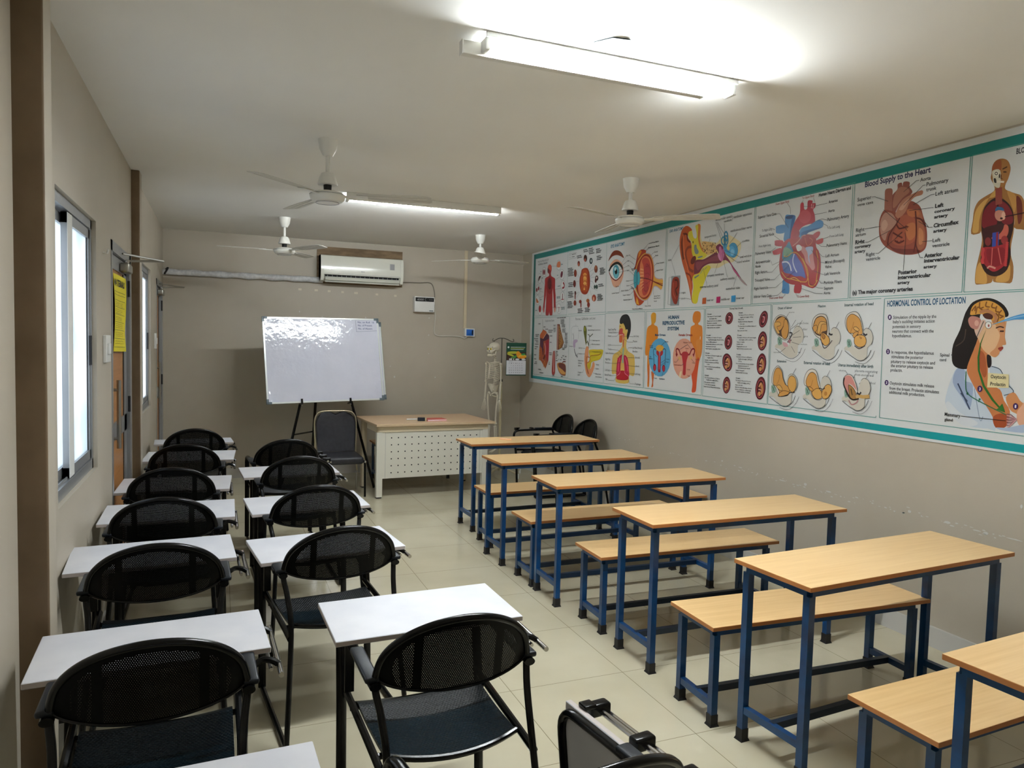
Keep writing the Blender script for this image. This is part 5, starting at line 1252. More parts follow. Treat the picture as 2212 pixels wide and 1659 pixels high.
for s_, x, y, xr, h in (('outer ear', 700, 1520, 805, 34), ('middle ear', 925, 1508, 1060, 36), ('inner ear', 1162, 1490, 1285, 36), ('helix', 98, 895, 148, 30), ('tragus', 300, 1402, 368, 30), ('lobule', 298, 1492, 365, 28), ('semicircular canals', 838, 272, 1085, 40), ('vestibule', 968, 294, 1085, 34), ('vestibular apparatus', 1118, 230, 1400, 40), ('vestibulocochlear nerve', 1068, 445, 1398, 38), ('cochlea', 1255, 602, 1365, 34), ('oval window', 1218, 850, 1398, 38), ('round window', 1170, 930, 1370, 36), ('temporal bone', 665, 540, 848, 36), ('tympanic membrane', 705, 1142, 965, 38), ('auditory ossicles', 912, 1198, 1135, 38), ('external auditory canal', 595, 1318, 875, 40), ('eustachian tube', 1000, 1345, 1218, 38)):
    G.T(s_, x, y, xr, h, '44464a', 0.005)
for q in ([(275, 640), (150, 880), (215, 1120)], [(260, 1395), (292, 1392)], [(235, 1540), (270, 1475), (290, 1475)], [(368, 1475), (455, 1490)], [(840, 290), (935, 580)], [(855, 290), (950, 520)], [(870, 290), (975, 470)], [(975, 310), (985, 690)], [(1180, 450), (1060, 620)], [(1245, 600), (1170, 680)], [(975, 725), (1215, 825)], [(990, 780), (1165, 905)], [(755, 545), (735, 610)], [(875, 930), (825, 1085)], [(940, 770), (1022, 1145)], [(645, 1000), (705, 1270)], [(1168, 1120), (1118, 1295)], [(1092, 180), (1105, 200), (1100, 225), (1112, 232), (1098, 250), (1098, 275)]): G.L(q, 2.5, '3c3e44')
G.done('chart of the ear with a large orange outer ear', banner)
# ---- 5 heart diagram
H = Panel(1620, 390, 0.16277)
RD, BL_, BD = 'b03038', '4c88c0', '2c5c98'
H.P([(470, 470), (535, 455), (605, 470), (590, 560), (560, 680), (545, 800), (450, 800), (465, 640)], BL_); H.E(537, 485, 66, 24, '24406c', -.15); H.P([(355, 605), (465, 590), (460, 690), (355, 700), (345, 650)], BL_); H.P([(560, 500), (600, 480), (580, 600), (540, 780), (520, 780)], BD)
H.P([(340, 795), (440, 800), (430, 870), (340, 865), (330, 830)], RD); H.P([(310, 930), (410, 895), (400, 970), (320, 985), (302, 955)], 'c04048')
H.P([(672, 310), (712, 298), (722, 380), (760, 370), (770, 270), (830, 268), (830, 300), (870, 300), (868, 350), (840, 390), (860, 460), (858, 560), (780, 580), (690, 620), (640, 700), (660, 800), (600, 900), (540, 840), (545, 700), (590, 560), (660, 440)], 'b02c3c', True); H.E(730, 480, 80, 90, 'c04850', .3); H.E(605, 700, 55, 70, 'a83038')
H.L([(820, 310), (815, 370)], 8, 'd88c90'); H.L([(845, 320), (835, 375)], 8, 'd88c90')
H.P([(440, 1320), (515, 1360), (520, 1490), (470, 1500), (425, 1485), (432, 1400)], BL_); H.P([(600, 1380), (685, 1385), (672, 1485), (625, 1495), (585, 1480)], RD)
H.P([(520, 770), (620, 770), (700, 720), (800, 715), (860, 740), (880, 880), (915, 940), (940, 1060), (935, 1230), (905, 1360), (850, 1425), (790, 1420), (700, 1385), (560, 1380), (470, 1340), (410, 1260), (388, 1130), (400, 1000), (420, 900), (450, 820)], 'a83030', True)
H.P([(660, 690), (690, 630), (780, 600), (890, 530), (950, 530), (975, 560), (960, 620), (860, 660), (780, 690), (720, 730), (670, 780)], BL_); H.P([(680, 700), (760, 660), (960, 620), (860, 660), (780, 690), (700, 760)], BD)
H.P([(700, 740), (780, 715), (860, 740), (880, 800), (850, 870), (790, 895), (720, 870), (690, 800)], 'a02c28'); H.P([(840, 720), (890, 680), (930, 680), (925, 725), (880, 770)], 'b43c3c'); H.P([(880, 800), (960, 765), (975, 785), (960, 830), (890, 845)], 'b43c3c'); H.L([(730, 760), (760, 860), (810, 840), (830, 790), (790, 760)], 5, 'd07858', True)
H.P([(480, 870), (520, 810), (550, 870), (580, 950), (560, 1010), (520, 1060), (440, 1060), (430, 980), (450, 900)], '4c88a8'); H.P([(450, 900), (500, 890), (560, 940), (510, 1000), (450, 1010)], '80a890')
H.P([(430, 1070), (520, 1060), (590, 970), (640, 1030), (700, 1130), (740, 1290), (680, 1270), (600, 1270), (540, 1240), (460, 1220), (435, 1150)], '5c68b8'); H.P([(440, 1080), (500, 1100), (540, 1180), (500, 1230), (450, 1190)], '4864a8')
H.L([(430, 1085), (490, 1080), (530, 1120), (550, 1200)], 10, 'd8dcec', True); H.L([(590, 970), (570, 1060), (590, 1150), (625, 1220)], 9, 'c8d0e8', True)
H.P([(690, 870), (740, 900), (780, 990), (830, 930), (850, 1060), (865, 1160), (830, 1190), (790, 1140), (740, 1080), (720, 1000), (680, 930)], 'd09090'); H.P([(740, 890), (835, 880), (830, 960), (790, 1000), (800, 1100), (780, 1060), (765, 960)], 'b8c4e4'); H.P([(615, 870), (650, 850), (690, 880), (680, 925), (635, 935)], 'e0e4e8')
for q in ([(450, 1000), (500, 1010), (560, 960), (620, 960), (690, 1040), (740, 1150), (775, 1300), (790, 1390), (850, 1395), (900, 1320)], [(420, 1210), (480, 1290), (560, 1310), (640, 1330), (700, 1345), (760, 1330), (770, 1200), (700, 1030)], [(885, 930), (905, 1060), (900, 1200), (880, 1340)], [(540, 1300), (600, 1290), (680, 1350)]): H.L(q, 6, 'd8a040', True)
H.L([(570, 870), (640, 810), (700, 735), (740, 725)], 7, 'd8a090', True)
for s_, x, y, xr, h, c in (('Human Heart: Diagram and', 915, 215, 1335, 44, '303236'), ('To Upper Body', 695, 250, 855, 30, 'a03838'), ('From Upper Body', 345, 330, 522, 30, 'a03838'), ('Arteries', 1045, 305, 1165, 38, INKK), ('Aorta', 1040, 425, 1125, 36, INKK), ('Pulmonary Artery', 1030, 540, 1312, 42, INKK), ('To Left Lung', 1050, 645, 1195, 32, '70747c'), ('From Left Lung', 1060, 757, 1242, 32, '70747c'), ('Pulmonary Veins', 1020, 885, 1285, 40, INKK), ('Left Atrium', 1005, 1020, 1182, 38, INKK), ('Mitral (Bicuspid)', 1000, 1105, 1255, 38, INKK), ('Valve', 998, 1165, 1082, 36, INKK), ('Left Ventricle', 992, 1260, 1198, 38, INKK), ('Purkinje Fibers', 985, 1375, 1218, 38, INKK), ('Septum', 985, 1450, 1105, 38, INKK), ('Aorta', 980, 1512, 1068, 36, INKK), ('To Lower Body', 632, 1555, 788, 30, 'a03838'), ('From Lower Body', 262, 1575, 440, 30, 'a03838'), ('Superior Vena Cava', 110, 510, 350, 38, INKK), ('To Right Lung', 162, 682, 292, 30, '70747c'), ('Sinoatrial Node', 132, 760, 322, 38, INKK), ('From Right Lung', 120, 890, 278, 28, '70747c'), ('Pulmonary Veins', 75, 992, 280, 38, INKK), ('Atrioventricular', 78, 1108, 272, 38, INKK), ('Node', 75, 1160, 145, 36, INKK), ('Right Atrium', 72, 1243, 230, 38, INKK), ('Tricuspid Valve', 68, 1345, 265, 36, INKK), ('Right Ventricle', 60, 1452, 242, 36, INKK), ('Inferior Vena Cava', 55, 1560, 288, 38, INKK)):
    H.T(s_, x, y, xr, h, c, 0.01 if h < 44 else 0.03)
for q in ([(350, 445), (400, 440), (515, 630)], [(715, 345), (815, 345), (905, 330), (1035, 300)], [(860, 455), (1025, 420)], [(900, 530), (960, 510), (1030, 525)], [(980, 575), (1030, 600), (1045, 640)], [(975, 775), (1055, 745)], [(910, 845), (950, 875), (1020, 875)], [(920, 960), (965, 1008), (1000, 1010)], [(820, 920), (940, 1085), (995, 1092)], [(860, 1200), (965, 1245), (990, 1248)], [(920, 1320), (945, 1362), (985, 1362)], [(800, 1370), (905, 1425), (975, 1428)], [(690, 1435), (880, 1500), (970, 1500)], [(612, 1495), (632, 1545)], [(440, 1555), (475, 1505)], [(500, 300), (540, 360), (545, 445)], [(715, 262), (690, 300)], [(850, 235), (870, 290)], [(330, 735), (405, 790)], [(265, 632), (340, 650)], [(275, 945), (350, 890)], [(285, 1070), (300, 1125), (430, 1060), (520, 1000)], [(230, 1220), (300, 1215), (510, 970)], [(265, 1320), (330, 1315), (530, 1110)], [(245, 1425), (345, 1420), (600, 1200)], [(290, 1532), (370, 1525), (470, 1435)]): H.L(q, 2.3, '3c3e44')
H.done('chart of an opened red and blue heart with many captions', banner)
# ---- 6 blood supply to the heart
K = Panel(1830, 340, 0.18685)
K.T('Blood Supply to the Heart', 205, 345, 955, 62, '2c2c58', 0.03, 3)
K.P([(585, 310), (630, 292), (640, 330), (655, 282), (720, 285), (722, 340), (755, 400), (700, 460), (620, 520), (575, 600), (545, 660), (505, 640), (490, 540), (520, 440), (580, 370)], '8c5044'); K.P([(600, 350), (690, 350), (720, 400), (640, 470), (570, 560), (530, 580), (540, 460)], 'a8705c')
K.P([(440, 380), (485, 358), (525, 375), (520, 480), (520, 620), (560, 700), (440, 720), (430, 620), (435, 480)], '9c6050')
K.P([(430, 610), (520, 620), (620, 640), (720, 510), (800, 530), (850, 580), (880, 680), (915, 800), (925, 920), (910, 1040), (850, 1100), (750, 1125), (620, 1120), (500, 1070), (420, 1010), (375, 920), (368, 800), (380, 700)], '8c4838', True)
K.P([(440, 640), (520, 650), (570, 740), (540, 800), (470, 870), (440, 960), (400, 920), (380, 820), (390, 720)], 'b08474'); K.P([(400, 760), (440, 720), (470, 780), (430, 850), (400, 830)], 'c49c88')
K.P([(560, 650), (620, 520), (700, 450), (860, 380), (868, 430), (780, 460), (720, 530), (680, 620), (610, 700), (570, 690)], 'b07860', True); K.P([(600, 600), (660, 520), (720, 480), (650, 600)], 'c89880')
K.P([(600, 700), (700, 660), (790, 720), (800, 850), (780, 960), (700, 1010), (600, 1020), (520, 980), (540, 860), (580, 780)], 'a0543c'); K.P([(690, 780), (780, 760), (790, 900), (720, 960), (680, 880)], 'b46c44'); K.P([(800, 600), (860, 640), (880, 760), (905, 900), (890, 1040), (820, 1060), (800, 900), (800, 760)], 'a06044'); K.P([(830, 820), (880, 860), (880, 980), (830, 1000)], 'bc7c54'); K.P([(440, 960), (520, 1040), (650, 1060), (780, 1060), (850, 1090), (700, 1120), (540, 1080)], '6c2c24'); K.P([(700, 600), (800, 610), (840, 660), (760, 690), (700, 660)], 'b46840')
for q in ([(470, 1010), (480, 920), (520, 840), (570, 770), (610, 700)], [(570, 770), (600, 820), (650, 815), (700, 800)], [(790, 620), (800, 760), (800, 900), (790, 1000), (770, 1100)], [(530, 870), (580, 900), (640, 930)], [(800, 700), (860, 720), (910, 800)], [(550, 960), (600, 990), (660, 960)]): K.L(q, 9, '5c2018', True)
for q in ([(600, 830), (620, 820), (650, 820), (680, 790), (715, 800), (680, 830), (700, 850)], [(560, 975), (580, 965), (600, 985), (620, 965), (650, 975)], [(640, 860), (600, 890), (560, 940)]): K.L(q, 4, '4c1814')
for s_, x, y, xr, h, b_ in (('Aorta', 845, 282, 965, 42, .01), ('Pulmonary', 918, 335, 1168, 46, .01), ('trunk', 915, 395, 1030, 42, .01), ('Left atrium', 1022, 445, 1280, 46, .01), ('Superior', 120, 512, 280, 42, .01), ('vena cava', 118, 568, 300, 34, .01), ('Right', 103, 865, 200, 42, .01), ('atrium', 97, 918, 215, 36, .01), ('Right', 95, 1005, 202, 44, .035), ('coronary', 90, 1055, 275, 34, .035), ('artery', 87, 1110, 212, 34, .035), ('Right', 220, 1145, 320, 40, .01), ('ventricle', 218, 1198, 382, 38, .01), ('Left', 1017, 585, 1115, 44, .035), ('coronary', 1010, 645, 1245, 34, .035), ('artery', 1007, 708, 1165, 36, .035), ('Circumflex', 1000, 812, 1288, 46, .035), ('artery', 997, 872, 1152, 36, .035), ('Left', 990, 982, 1078, 42, .01), ('ventricle', 985, 1042, 1185, 40, .01), ('Anterior', 893, 1160, 1100, 46, .035), ('interventricular', 890, 1218, 1300, 42, .035), ('artery', 885, 1285, 1035, 34, .035), ('Posterior', 592, 1355, 806, 46, .035), ('interventricular', 588, 1410, 968, 42, .035), ('artery', 585, 1468, 725, 34, .035), ('(a) The major coronary arteries', 62, 1585, 758, 44, .035)):
    K.T(s_, x, y, xr, h, '2c2c30', b_, 2)
for q in ([(655, 400), (800, 272), (838, 265)], [(655, 555), (880, 325), (910, 318)], [(765, 550), (975, 432), (1015, 425)], [(290, 460), (320, 455), (478, 508)], [(208, 828), (390, 797)], [(215, 982), (245, 980), (500, 845)], [(330, 1110), (365, 1108), (640, 870)], [(720, 615), (1003, 580)], [(830, 740), (945, 810), (990, 808)], [(880, 715), (945, 810)], [(870, 975), (985, 962)], [(790, 1000), (845, 1158), (880, 1158)], [(672, 870), (680, 930), (652, 1312)], [(425, 605), (690, 830)]): K.L(q, 2.6, '30302f')
K.done('chart titled Blood Supply to the Heart with a brown heart', banner)
# ---- 7 torso with organs
F = Panel(2080, 270, 0.22297)
F.T('BLOOD', 517, 282, 668, 52, '30303a', 0.03)
F.P([(300, 640), (303, 590), (270, 520), (278, 470), (285, 400), (320, 345), (380, 325), (435, 345), (462, 410), (452, 480), (430, 540), (412, 580), (415, 625), (500, 660), (570, 690), (610, 800), (620, 1000), (560, 1010), (500, 995), (505, 900), (490, 1050), (470, 1150), (465, 1260), (490, 1370), (475, 1520), (400, 1530), (300, 1520), (290, 1490), (270, 1530), (160, 1545), (118, 1530), (125, 1400), (160, 1250), (185, 1120), (175, 1030), (160, 1050), (80, 1055), (95, 930), (110, 820), (150, 740), (220, 690)], '9c6c38', True, 3)
F.P([(300, 640), (330, 660), (300, 700), (220, 720), (130, 820), (100, 950), (95, 1040), (150, 1030), (160, 920), (200, 800)], 'c89c54'); F.P([(130, 1400), (170, 1330), (220, 1420), (230, 1530), (150, 1535), (122, 1520)], 'c89850'); F.P([(330, 1470), (440, 1360), (460, 1400), (440, 1510), (330, 1520)], 'c89850'); F.P([(385, 340), (435, 350), (455, 420), (440, 520), (400, 580), (370, 600), (372, 450)], 'a87440'); F.P([(430, 640), (500, 670), (520, 740), (500, 850), (460, 740)], 'b88848'); F.P([(520, 690), (570, 740), (575, 900), (540, 960), (525, 850)], '6c2c20')
F.P([(288, 440), (300, 370), (366, 335), (366, 440)], '9c5430'); F.P([(288, 445), (362, 440), (358, 600), (300, 585), (290, 510)], 'd0ccb8'); F.E(324, 470, 24, 27, 'e8e4d4'); F.E(324, 470, 16, 18, '40403c'); F.E(324, 470, 9, 10, 'dcd8c8'); F.P([(300, 520), (320, 520), (325, 560), (305, 555)], '302c2c'); F.P([(350, 480), (362, 470), (362, 510), (348, 515)], '282020', False); F.L([(330, 548), (400, 552)], 10, 'e0d8c8'); F.E(408, 455, 18, 7, '40281c'); F.L([(385, 428), (430, 405)], 7, '50301c'); F.L([(372, 480), (370, 520), (385, 520)], 6, '6c3c20')
F.P([(338, 700), (410, 730), (470, 800), (495, 900), (485, 1020), (455, 1150), (465, 1250), (430, 1400), (330, 1465), (230, 1440), (175, 1340), (180, 1250), (200, 1150), (182, 1020), (185, 900), (210, 800), (270, 730)], '301814', True); F.P([(320, 740), (330, 960), (200, 1000), (188, 900), (225, 800)], '741c24'); F.P([(355, 740), (430, 770), (480, 860), (480, 950), (400, 960), (350, 880)], '741c24'); F.L([(348, 610), (350, 770)], 34, '8c4438')
F.P([(200, 1010), (300, 970), (400, 960), (370, 1030), (300, 1080), (210, 1120)], '3c1818'); F.P([(405, 965), (440, 980), (440, 1050), (400, 1100), (300, 1110), (280, 1090), (350, 1060), (390, 1010)], 'b85c4c'); F.E(360, 870, 50, 62, 'c08470'); F.P([(315, 835), (330, 795), (385, 800), (400, 830), (350, 825)], '2c5c84'); F.E(395, 880, 20, 40, 'd8a890'); F.E(375, 905, 14, 10, '301414')
F.E(245, 1130, 30, 42, '7c2c2c'); F.E(405, 1115, 34, 42, '8c3030'); F.L([(320, 1040), (315, 1195)], 34, '34489c'); F.L([(335, 1040), (330, 1190)], 10, '902028')
F.P([(200, 1190), (300, 1180), (430, 1150), (440, 1200), (430, 1320), (370, 1390), (290, 1420), (210, 1350), (185, 1280)], '98242c'); F.P([(230, 1210), (300, 1200), (400, 1190), (410, 1300), (340, 1370), (250, 1330)], '801c24')
for k in range(14): F.E(195+4*math.sin(k), 1195+k*11, 17, 9, 'b83c3c', 0, 8); F.E(432-k*1.2, 1140+k*17, 16, 10, 'b83c3c', 0, 8)
F.L([(290, 1190), (280, 1360)], 5, 'c06058'); F.L([(345, 1190), (375, 1350)], 5, 'c06058'); F.L([(240, 1390), (265, 1370), (320, 1390)], 9, 'c89080', True); F.L([(410, 890), (600, 850)], 5, '301414')
F.done('chart of a human torso showing its organs, cut by the picture edge', banner)
# ---- 8 skin or muscle layers (lower far left)
M = Panel(1140, 670, 0.09646)
M.T('Integumentary System', 393, 258, 592, 44, '404448', 0.0, 1)
M.D(655, 185, 858, 1.8, '202226'); M.L([(330, 210), (340, 470)], 5, '202020')
M.P([(345, 432), (400, 460), (480, 560), (482, 650), (475, 900), (462, 1130), (420, 1250), (397, 1310), (340, 1210), (300, 1140), (250, 1100), (255, 900), (275, 700), (272, 560)], 'a8502c', False); M.P([(345, 440), (425, 500), (345, 640), (272, 600), (280, 540)], 'c4602c', False); M.P([(345, 645), (425, 520), (480, 570), (478, 640), (380, 690), (275, 700), (275, 620)], '50183c', False); M.P([(400, 690), (478, 640), (474, 900), (455, 1150), (420, 1110), (400, 1000)], 'a81c34', False); M.P([(275, 700), (350, 680), (350, 900), (340, 1020), (320, 860), (280, 800)], '501c44', False)
M.L([(380, 740), (400, 850), (390, 1000), (340, 1120)], 16, 'd8a0a8', True); M.L([(350, 860), (340, 1000)], 20, '401838', True); M.L([(345, 640), (425, 505), (480, 560)], 5, 'e8d8c8'); M.P([(345, 1080), (385, 980), (390, 1050), (360, 1110)], '601c20')
for k in range(16): M.E(265+8*math.sin(k*2), 860+k*17, 9, 7, 'd89038', 0, 6); M.E(375+20*math.sin(k*3), 1140+k*9, 9, 7, 'dc8434', 0, 6)
M.P([(662, 315), (718, 312), (745, 450), (790, 640), (812, 720), (775, 830), (700, 885), (650, 885), (655, 600)], '7c4028', False); M.L([(680, 330), (675, 620), (665, 880)], 13, 'e0b0a8'); M.P([(695, 350), (720, 360), (800, 720), (760, 820), (700, 870), (700, 600)], 'a0703c', False)
for k in range(24): rd = random.Random(k); M.E(705+rd.uniform(0, 70)*(0.4+k/40), 420+k*18, 10, 9, ('5c1c18', 'c89048')[k % 2], 0, 6)
M.P([(590, 915), (615, 940), (618, 1200), (610, 1420), (545, 1420), (555, 1150), (570, 950)], 'a83834'); M.L([(595, 930), (585, 1380)], 12, 'e0c0b8')
M.P([(668, 1190), (750, 1175), (850, 1230), (850, 1445), (780, 1455), (710, 1380), (670, 1280)], 'cc9448'); M.P([(690, 1195), (770, 1185), (850, 1240), (852, 1390), (790, 1340), (740, 1300), (700, 1270)], '6c2c20'); M.L([(670, 1190), (685, 1320), (750, 1430), (850, 1452)], 10, '8c3420', True); M.L([(780, 1175), (810, 1150), (855, 1155)], 12, '7c3028', True)
for x, y, xr in ((245, 315, 290), (360, 385, 410), (400, 435, 465), (470, 460, 568), (470, 500, 550), (180, 555, 258), (180, 590, 245), (150, 645, 248), (170, 683, 248), (190, 718, 248), (170, 768, 248), (165, 825, 235), (160, 870, 205), (500, 585, 558), (500, 728, 538), (150, 1005, 200), (150, 1098, 195), (170, 1165, 212), (155, 1200, 212), (245, 1330, 300), (270, 1405, 355), (478, 1175, 502), (475, 1215, 502), (490, 965, 545), (490, 1003, 548), (635, 930, 680), (635, 968, 670), (640, 1010, 690), (640, 1048, 660), (640, 1085, 660), (640, 1138, 678), (560, 1465, 600), (750, 1490, 788), (845, 1045, 872), (760, 1070, 780), (700, 1110, 720), (740, 1118, 760), (790, 1030, 818), (800, 1110, 850)): M.D(x, y, xr, 1.7, '404246')
for bx, by, n, w_ in ((585, 340, 2, 55), (585, 405, 3, 55), (590, 470, 2, 50), (745, 215, 6, 90), (770, 330, 4, 85), (785, 425, 5, 75), (845, 520, 4, 65), (840, 605, 4, 65), (845, 690, 4, 65), (825, 780, 4, 70), (780, 850, 3, 60)):
    for k in range(n): M.D(bx, by+k*19, bx+w_-(k*11) % 20, 1.0, '60646a', k)
M.done('small chart of tissue layers at the far lower end of the banner', banner)
# ---- 9 pancreas, gallbladder and liver
N = Panel(1140, 670, 0.09646)
N.T('Pancreas, Gallbladder, and Liver', 1070, 225, 1515, 56, '303236', 0.0, 2)
N.L([(1078, 300), (1078, 355)], 3, '80848a'); N.L([(980, 560), (970, 450), (1010, 370), (1080, 355), (1130, 360)], 3, '80848a', True); N.L([(1130, 390), (1145, 480), (1130, 640)], 3, '80848a', True); N.L([(975, 560), (980, 750)], 3, '80848a'); N.L([(1010, 520), (1030, 590), (1025, 660)], 7, '605c68', True)
N.P([(1020, 690), (1060, 660), (1115, 665), (1110, 710), (1070, 740), (1065, 810), (1040, 850), (1018, 800)], 'b8a0c0'); N.L([(1040, 860), (1060, 950), (1110, 1050)], 12, '50545c', True); N.L([(1115, 970), (1115, 1060), (1070, 1000)], 9, '50545c')
N.P([(1275, 345), (1305, 375), (1322, 460), (1318, 600), (1312, 760), (1300, 770), (1270, 600), (1250, 480), (1255, 380)], '5c601c'); N.E(1280, 420, 16, 50, '98a030'); N.L([(1318, 740), (1335, 690), (1355, 740), (1368, 800)], 15, '3c3c20')
N.L([(1345, 545), (1370, 555), (1385, 600), (1370, 750), (1360, 900), (1355, 1060)], 9, '34401c', True); N.L([(1385, 600), (1460, 530)], 10, '303828')
N.P([(1330, 805), (1365, 850), (1360, 960), (1355, 1050), (1340, 1180), (1350, 1290), (1400, 1320), (1440, 1240), (1455, 1170), (1490, 1170), (1498, 1260), (1450, 1400), (1400, 1490), (1360, 1495), (1310, 1420), (1280, 1260), (1268, 1100), (1280, 950), (1300, 850)], 'dc9468'); N.P([(1310, 1000), (1330, 1250), (1370, 1420), (1340, 1400), (1300, 1200)], 'b05c34')
N.P([(1370, 905), (1450, 880), (1560, 880), (1680, 885), (1685, 960), (1650, 1050), (1600, 1110), (1500, 1140), (1430, 1170), (1410, 1270), (1380, 1330), (1340, 1280), (1335, 1200), (1370, 1140), (1390, 1050)], 'c8b424'); N.L([(1395, 1060), (1420, 1020), (1500, 1010), (1590, 1000), (1650, 960)], 8, '9c5c1c', True); N.L([(1320, 1170), (1320, 1060), (1360, 1050), (1395, 1080), (1390, 1140), (1350, 1170), (1310, 1190)], 10, 'b45c24', True)
for s_, x, y, xr in (('Gallbladder', 1350, 368, 1438), ('Right and left hepatic ducts from liver', 1350, 460, 1632), ('Stomach', 1145, 470, 1210), ('Common hepatic duct', 1445, 690, 1615), ('Bile duct and sphincter', 1440, 775, 1620), ('Duodenum', 935, 820, 1000), ('Cystic duct', 1140, 858, 1215), ('Duodenum', 1138, 985, 1210), ('Accessory pancreatic duct', 1440, 942, 1640), ('Hepatopancreatic', 1130, 1140, 1250), ('ampulla and', 1130, 1195, 1212), ('sphincter', 1130, 1252, 1192), ('Pancreas', 1530, 1230, 1600), ('Jejunum', 1530, 1322, 1592), ('Main pancreatic', 1522, 1438, 1640), ('duct and sphincter', 1520, 1500, 1662), ('Duodenal', 1125, 1402, 1190), ('papilla', 1122, 1456, 1166)):
    N.T(s_, x, y, xr, 30, '303236', 0.01, 1)
for q in ([(1305, 358), (1345, 358)], [(1395, 510), (1385, 600)], [(1385, 675), (1440, 675)], [(1395, 850), (1405, 770), (1435, 762)], [(1220, 850), (1290, 855)], [(1215, 978), (1290, 980)], [(1385, 1050), (1390, 935), (1435, 935)], [(1195, 1395), (1240, 1390), (1265, 1320)], [(1470, 1390), (1480, 1415), (1515, 1418)], [(1000, 812), (1020, 815)], [(1130, 455), (1142, 458)], [(1500, 1305), (1525, 1308)]): N.L(q, 2.4, '404246')
N.done('chart titled Pancreas, Gallbladder, and Liver', banner)
# ---- 10 respiratory
Q = Panel(1300, 665, 0.11454)
Q.P([(340, 300), (325, 420), (318, 480), (330, 560), (330, 650), (380, 660), (375, 740), (310, 820), (230, 870), (200, 950), (190, 1235), (270, 1245), (268, 1400), (500, 1420), (515, 1270), (612, 1272), (618, 950), (590, 880), (500, 820), (460, 740), (470, 620), (485, 440), (430, 300)], 'd4b45c', True, 3)
Q.P([(340, 290), (345, 210), (390, 140), (470, 122), (520, 170), (548, 280), (545, 420), (515, 540), (485, 600), (470, 520), (490, 430), (470, 400), (455, 420), (430, 340), (400, 290), (380, 305)], '14181c'); Q.L([(340, 345), (360, 350)], 6, '302820')
Q.P([(345, 395), (395, 395), (395, 470), (425, 490), (420, 560), (410, 750), (398, 700), (400, 560), (370, 520), (330, 510), (318, 470)], 'c44848'); Q.P([(335, 530), (385, 530), (390, 600), (375, 650), (330, 640)], 'c85c30'); Q.L([(335, 510), (400, 505), (405, 600)], 5, 'e8d0c8')
Q.L([(408, 760), (400, 880), (395, 1040)], 26, '8cb49c', True)
Q.P([(375, 880), (380, 920), (355, 1050), (345, 1220), (290, 1290), (275, 1230), (285, 1050), (310, 940)], 'b81c44'); Q.P([(425, 890), (470, 920), (500, 1020), (510, 1150), (512, 1290), (440, 1250), (425, 1100), (412, 950)], 'b81c44'); Q.L([(345, 940), (320, 1040), (310, 1200)], 13, 'd85c80', True); Q.L([(440, 930), (470, 1040), (490, 1200)], 13, 'd85c80', True)
for k in range(9): Q.E(302-k*3.5, 950+k*36, 10, 9, 'c02c40', 0, 8); Q.E(484+k*3, 945+k*36, 10, 9, 'c02c40', 0, 8)
Q.P([(345, 1190), (430, 1190), (450, 1260), (500, 1290), (495, 1350), (400, 1365), (290, 1345), (280, 1290), (330, 1260)], 'b01828'); Q.L([(290, 1280), (340, 1240), (350, 1200)], 6, 'e88ca0'); Q.L([(500, 1290), (440, 1240), (430, 1200)], 6, 'e88ca0')
for s_, x, y, xr in (('Nasal Cavity Plus', 125, 428, 270), ('Paranasal Sinuses', 125, 480, 272), ('Nostril', 122, 548, 178), ('Larynx', 118, 712, 175), ('Trachea', 118, 795, 185), ('Carina of trachea', 68, 868, 222), ('Right Main', 72, 985, 162), ('Bronchus', 70, 1048, 150), ('Left Lung', 68, 1185, 150), ('Parietal Pleura', 58, 1275, 175), ('Ribs', 75, 1360, 110), ('Oral Cavity', 600, 552, 702), ('Pharynx', 592, 648, 670), ('Left Main (Primary)', 585, 772, 765), ('Bronchus', 585, 838, 676), ('Bronchi', 640, 955, 718), ('Alveoli', 640, 1115, 705), ('Left Lung', 632, 1262, 725), ('Diaphragm', 630, 1450, 740)):
    Q.T(s_, x, y, xr, 38, '303236', 0.0, 1)
for q in ([(272, 468), (318, 468)], [(190, 538), (285, 536), (320, 490)], [(180, 705), (365, 708), (385, 680)], [(190, 790), (315, 798), (405, 885)], [(225, 862), (310, 868), (390, 1000)], [(155, 1042), (250, 1048), (365, 1030)], [(155, 1182), (290, 1190)], [(175, 1278), (280, 1275)], [(122, 1362), (232, 1375), (270, 1310)], [(425, 535), (600, 548)], [(425, 590), (495, 645), (592, 648)], [(460, 870), (505, 755), (580, 752)], [(500, 940), (640, 943)], [(470, 1080), (640, 1108)], [(490, 1235), (632, 1248)], [(505, 1360), (535, 1430), (630, 1440)]): Q.L(q, 2.6, '404246')
Q.done('chart of a man in profile with red lungs', banner)
# ---- 11 reproductive
V = Panel(1300, 665, 0.11454)
for s_, x, y, xr, h in (('HUMAN', 1250, 212, 1455, 62), ('REPRODUCTIVE', 1145, 320, 1560, 66), ('SYSTEM', 1238, 422, 1450, 60)): V.T(s_, x, y, xr, h, '1c5070', 0.05, 2)
V.P([(930, 130), (970, 88), (1020, 110), (1022, 200), (1015, 260), (985, 300), (1000, 330), (1055, 370), (1058, 560), (1000, 700), (960, 900), (905, 1050), (900, 1200), (895, 1400), (885, 1490), (858, 1470), (865, 1300), (855, 1100), (860, 900), (840, 905), (818, 840), (835, 600), (850, 420), (880, 350), (935, 310), (930, 220)], 'd88424', True, 3); V.P([(930, 130), (970, 88), (1020, 110), (1022, 200), (1015, 260), (985, 300), (950, 300), (930, 220)], 'd89c2c'); V.P([(935, 1200), (985, 1230), (970, 1400), (968, 1480), (935, 1495), (950, 1400), (940, 1300)], 'c86428'); V.P([(868, 1100), (900, 1100), (888, 1400), (868, 1400)], 'd06c28')
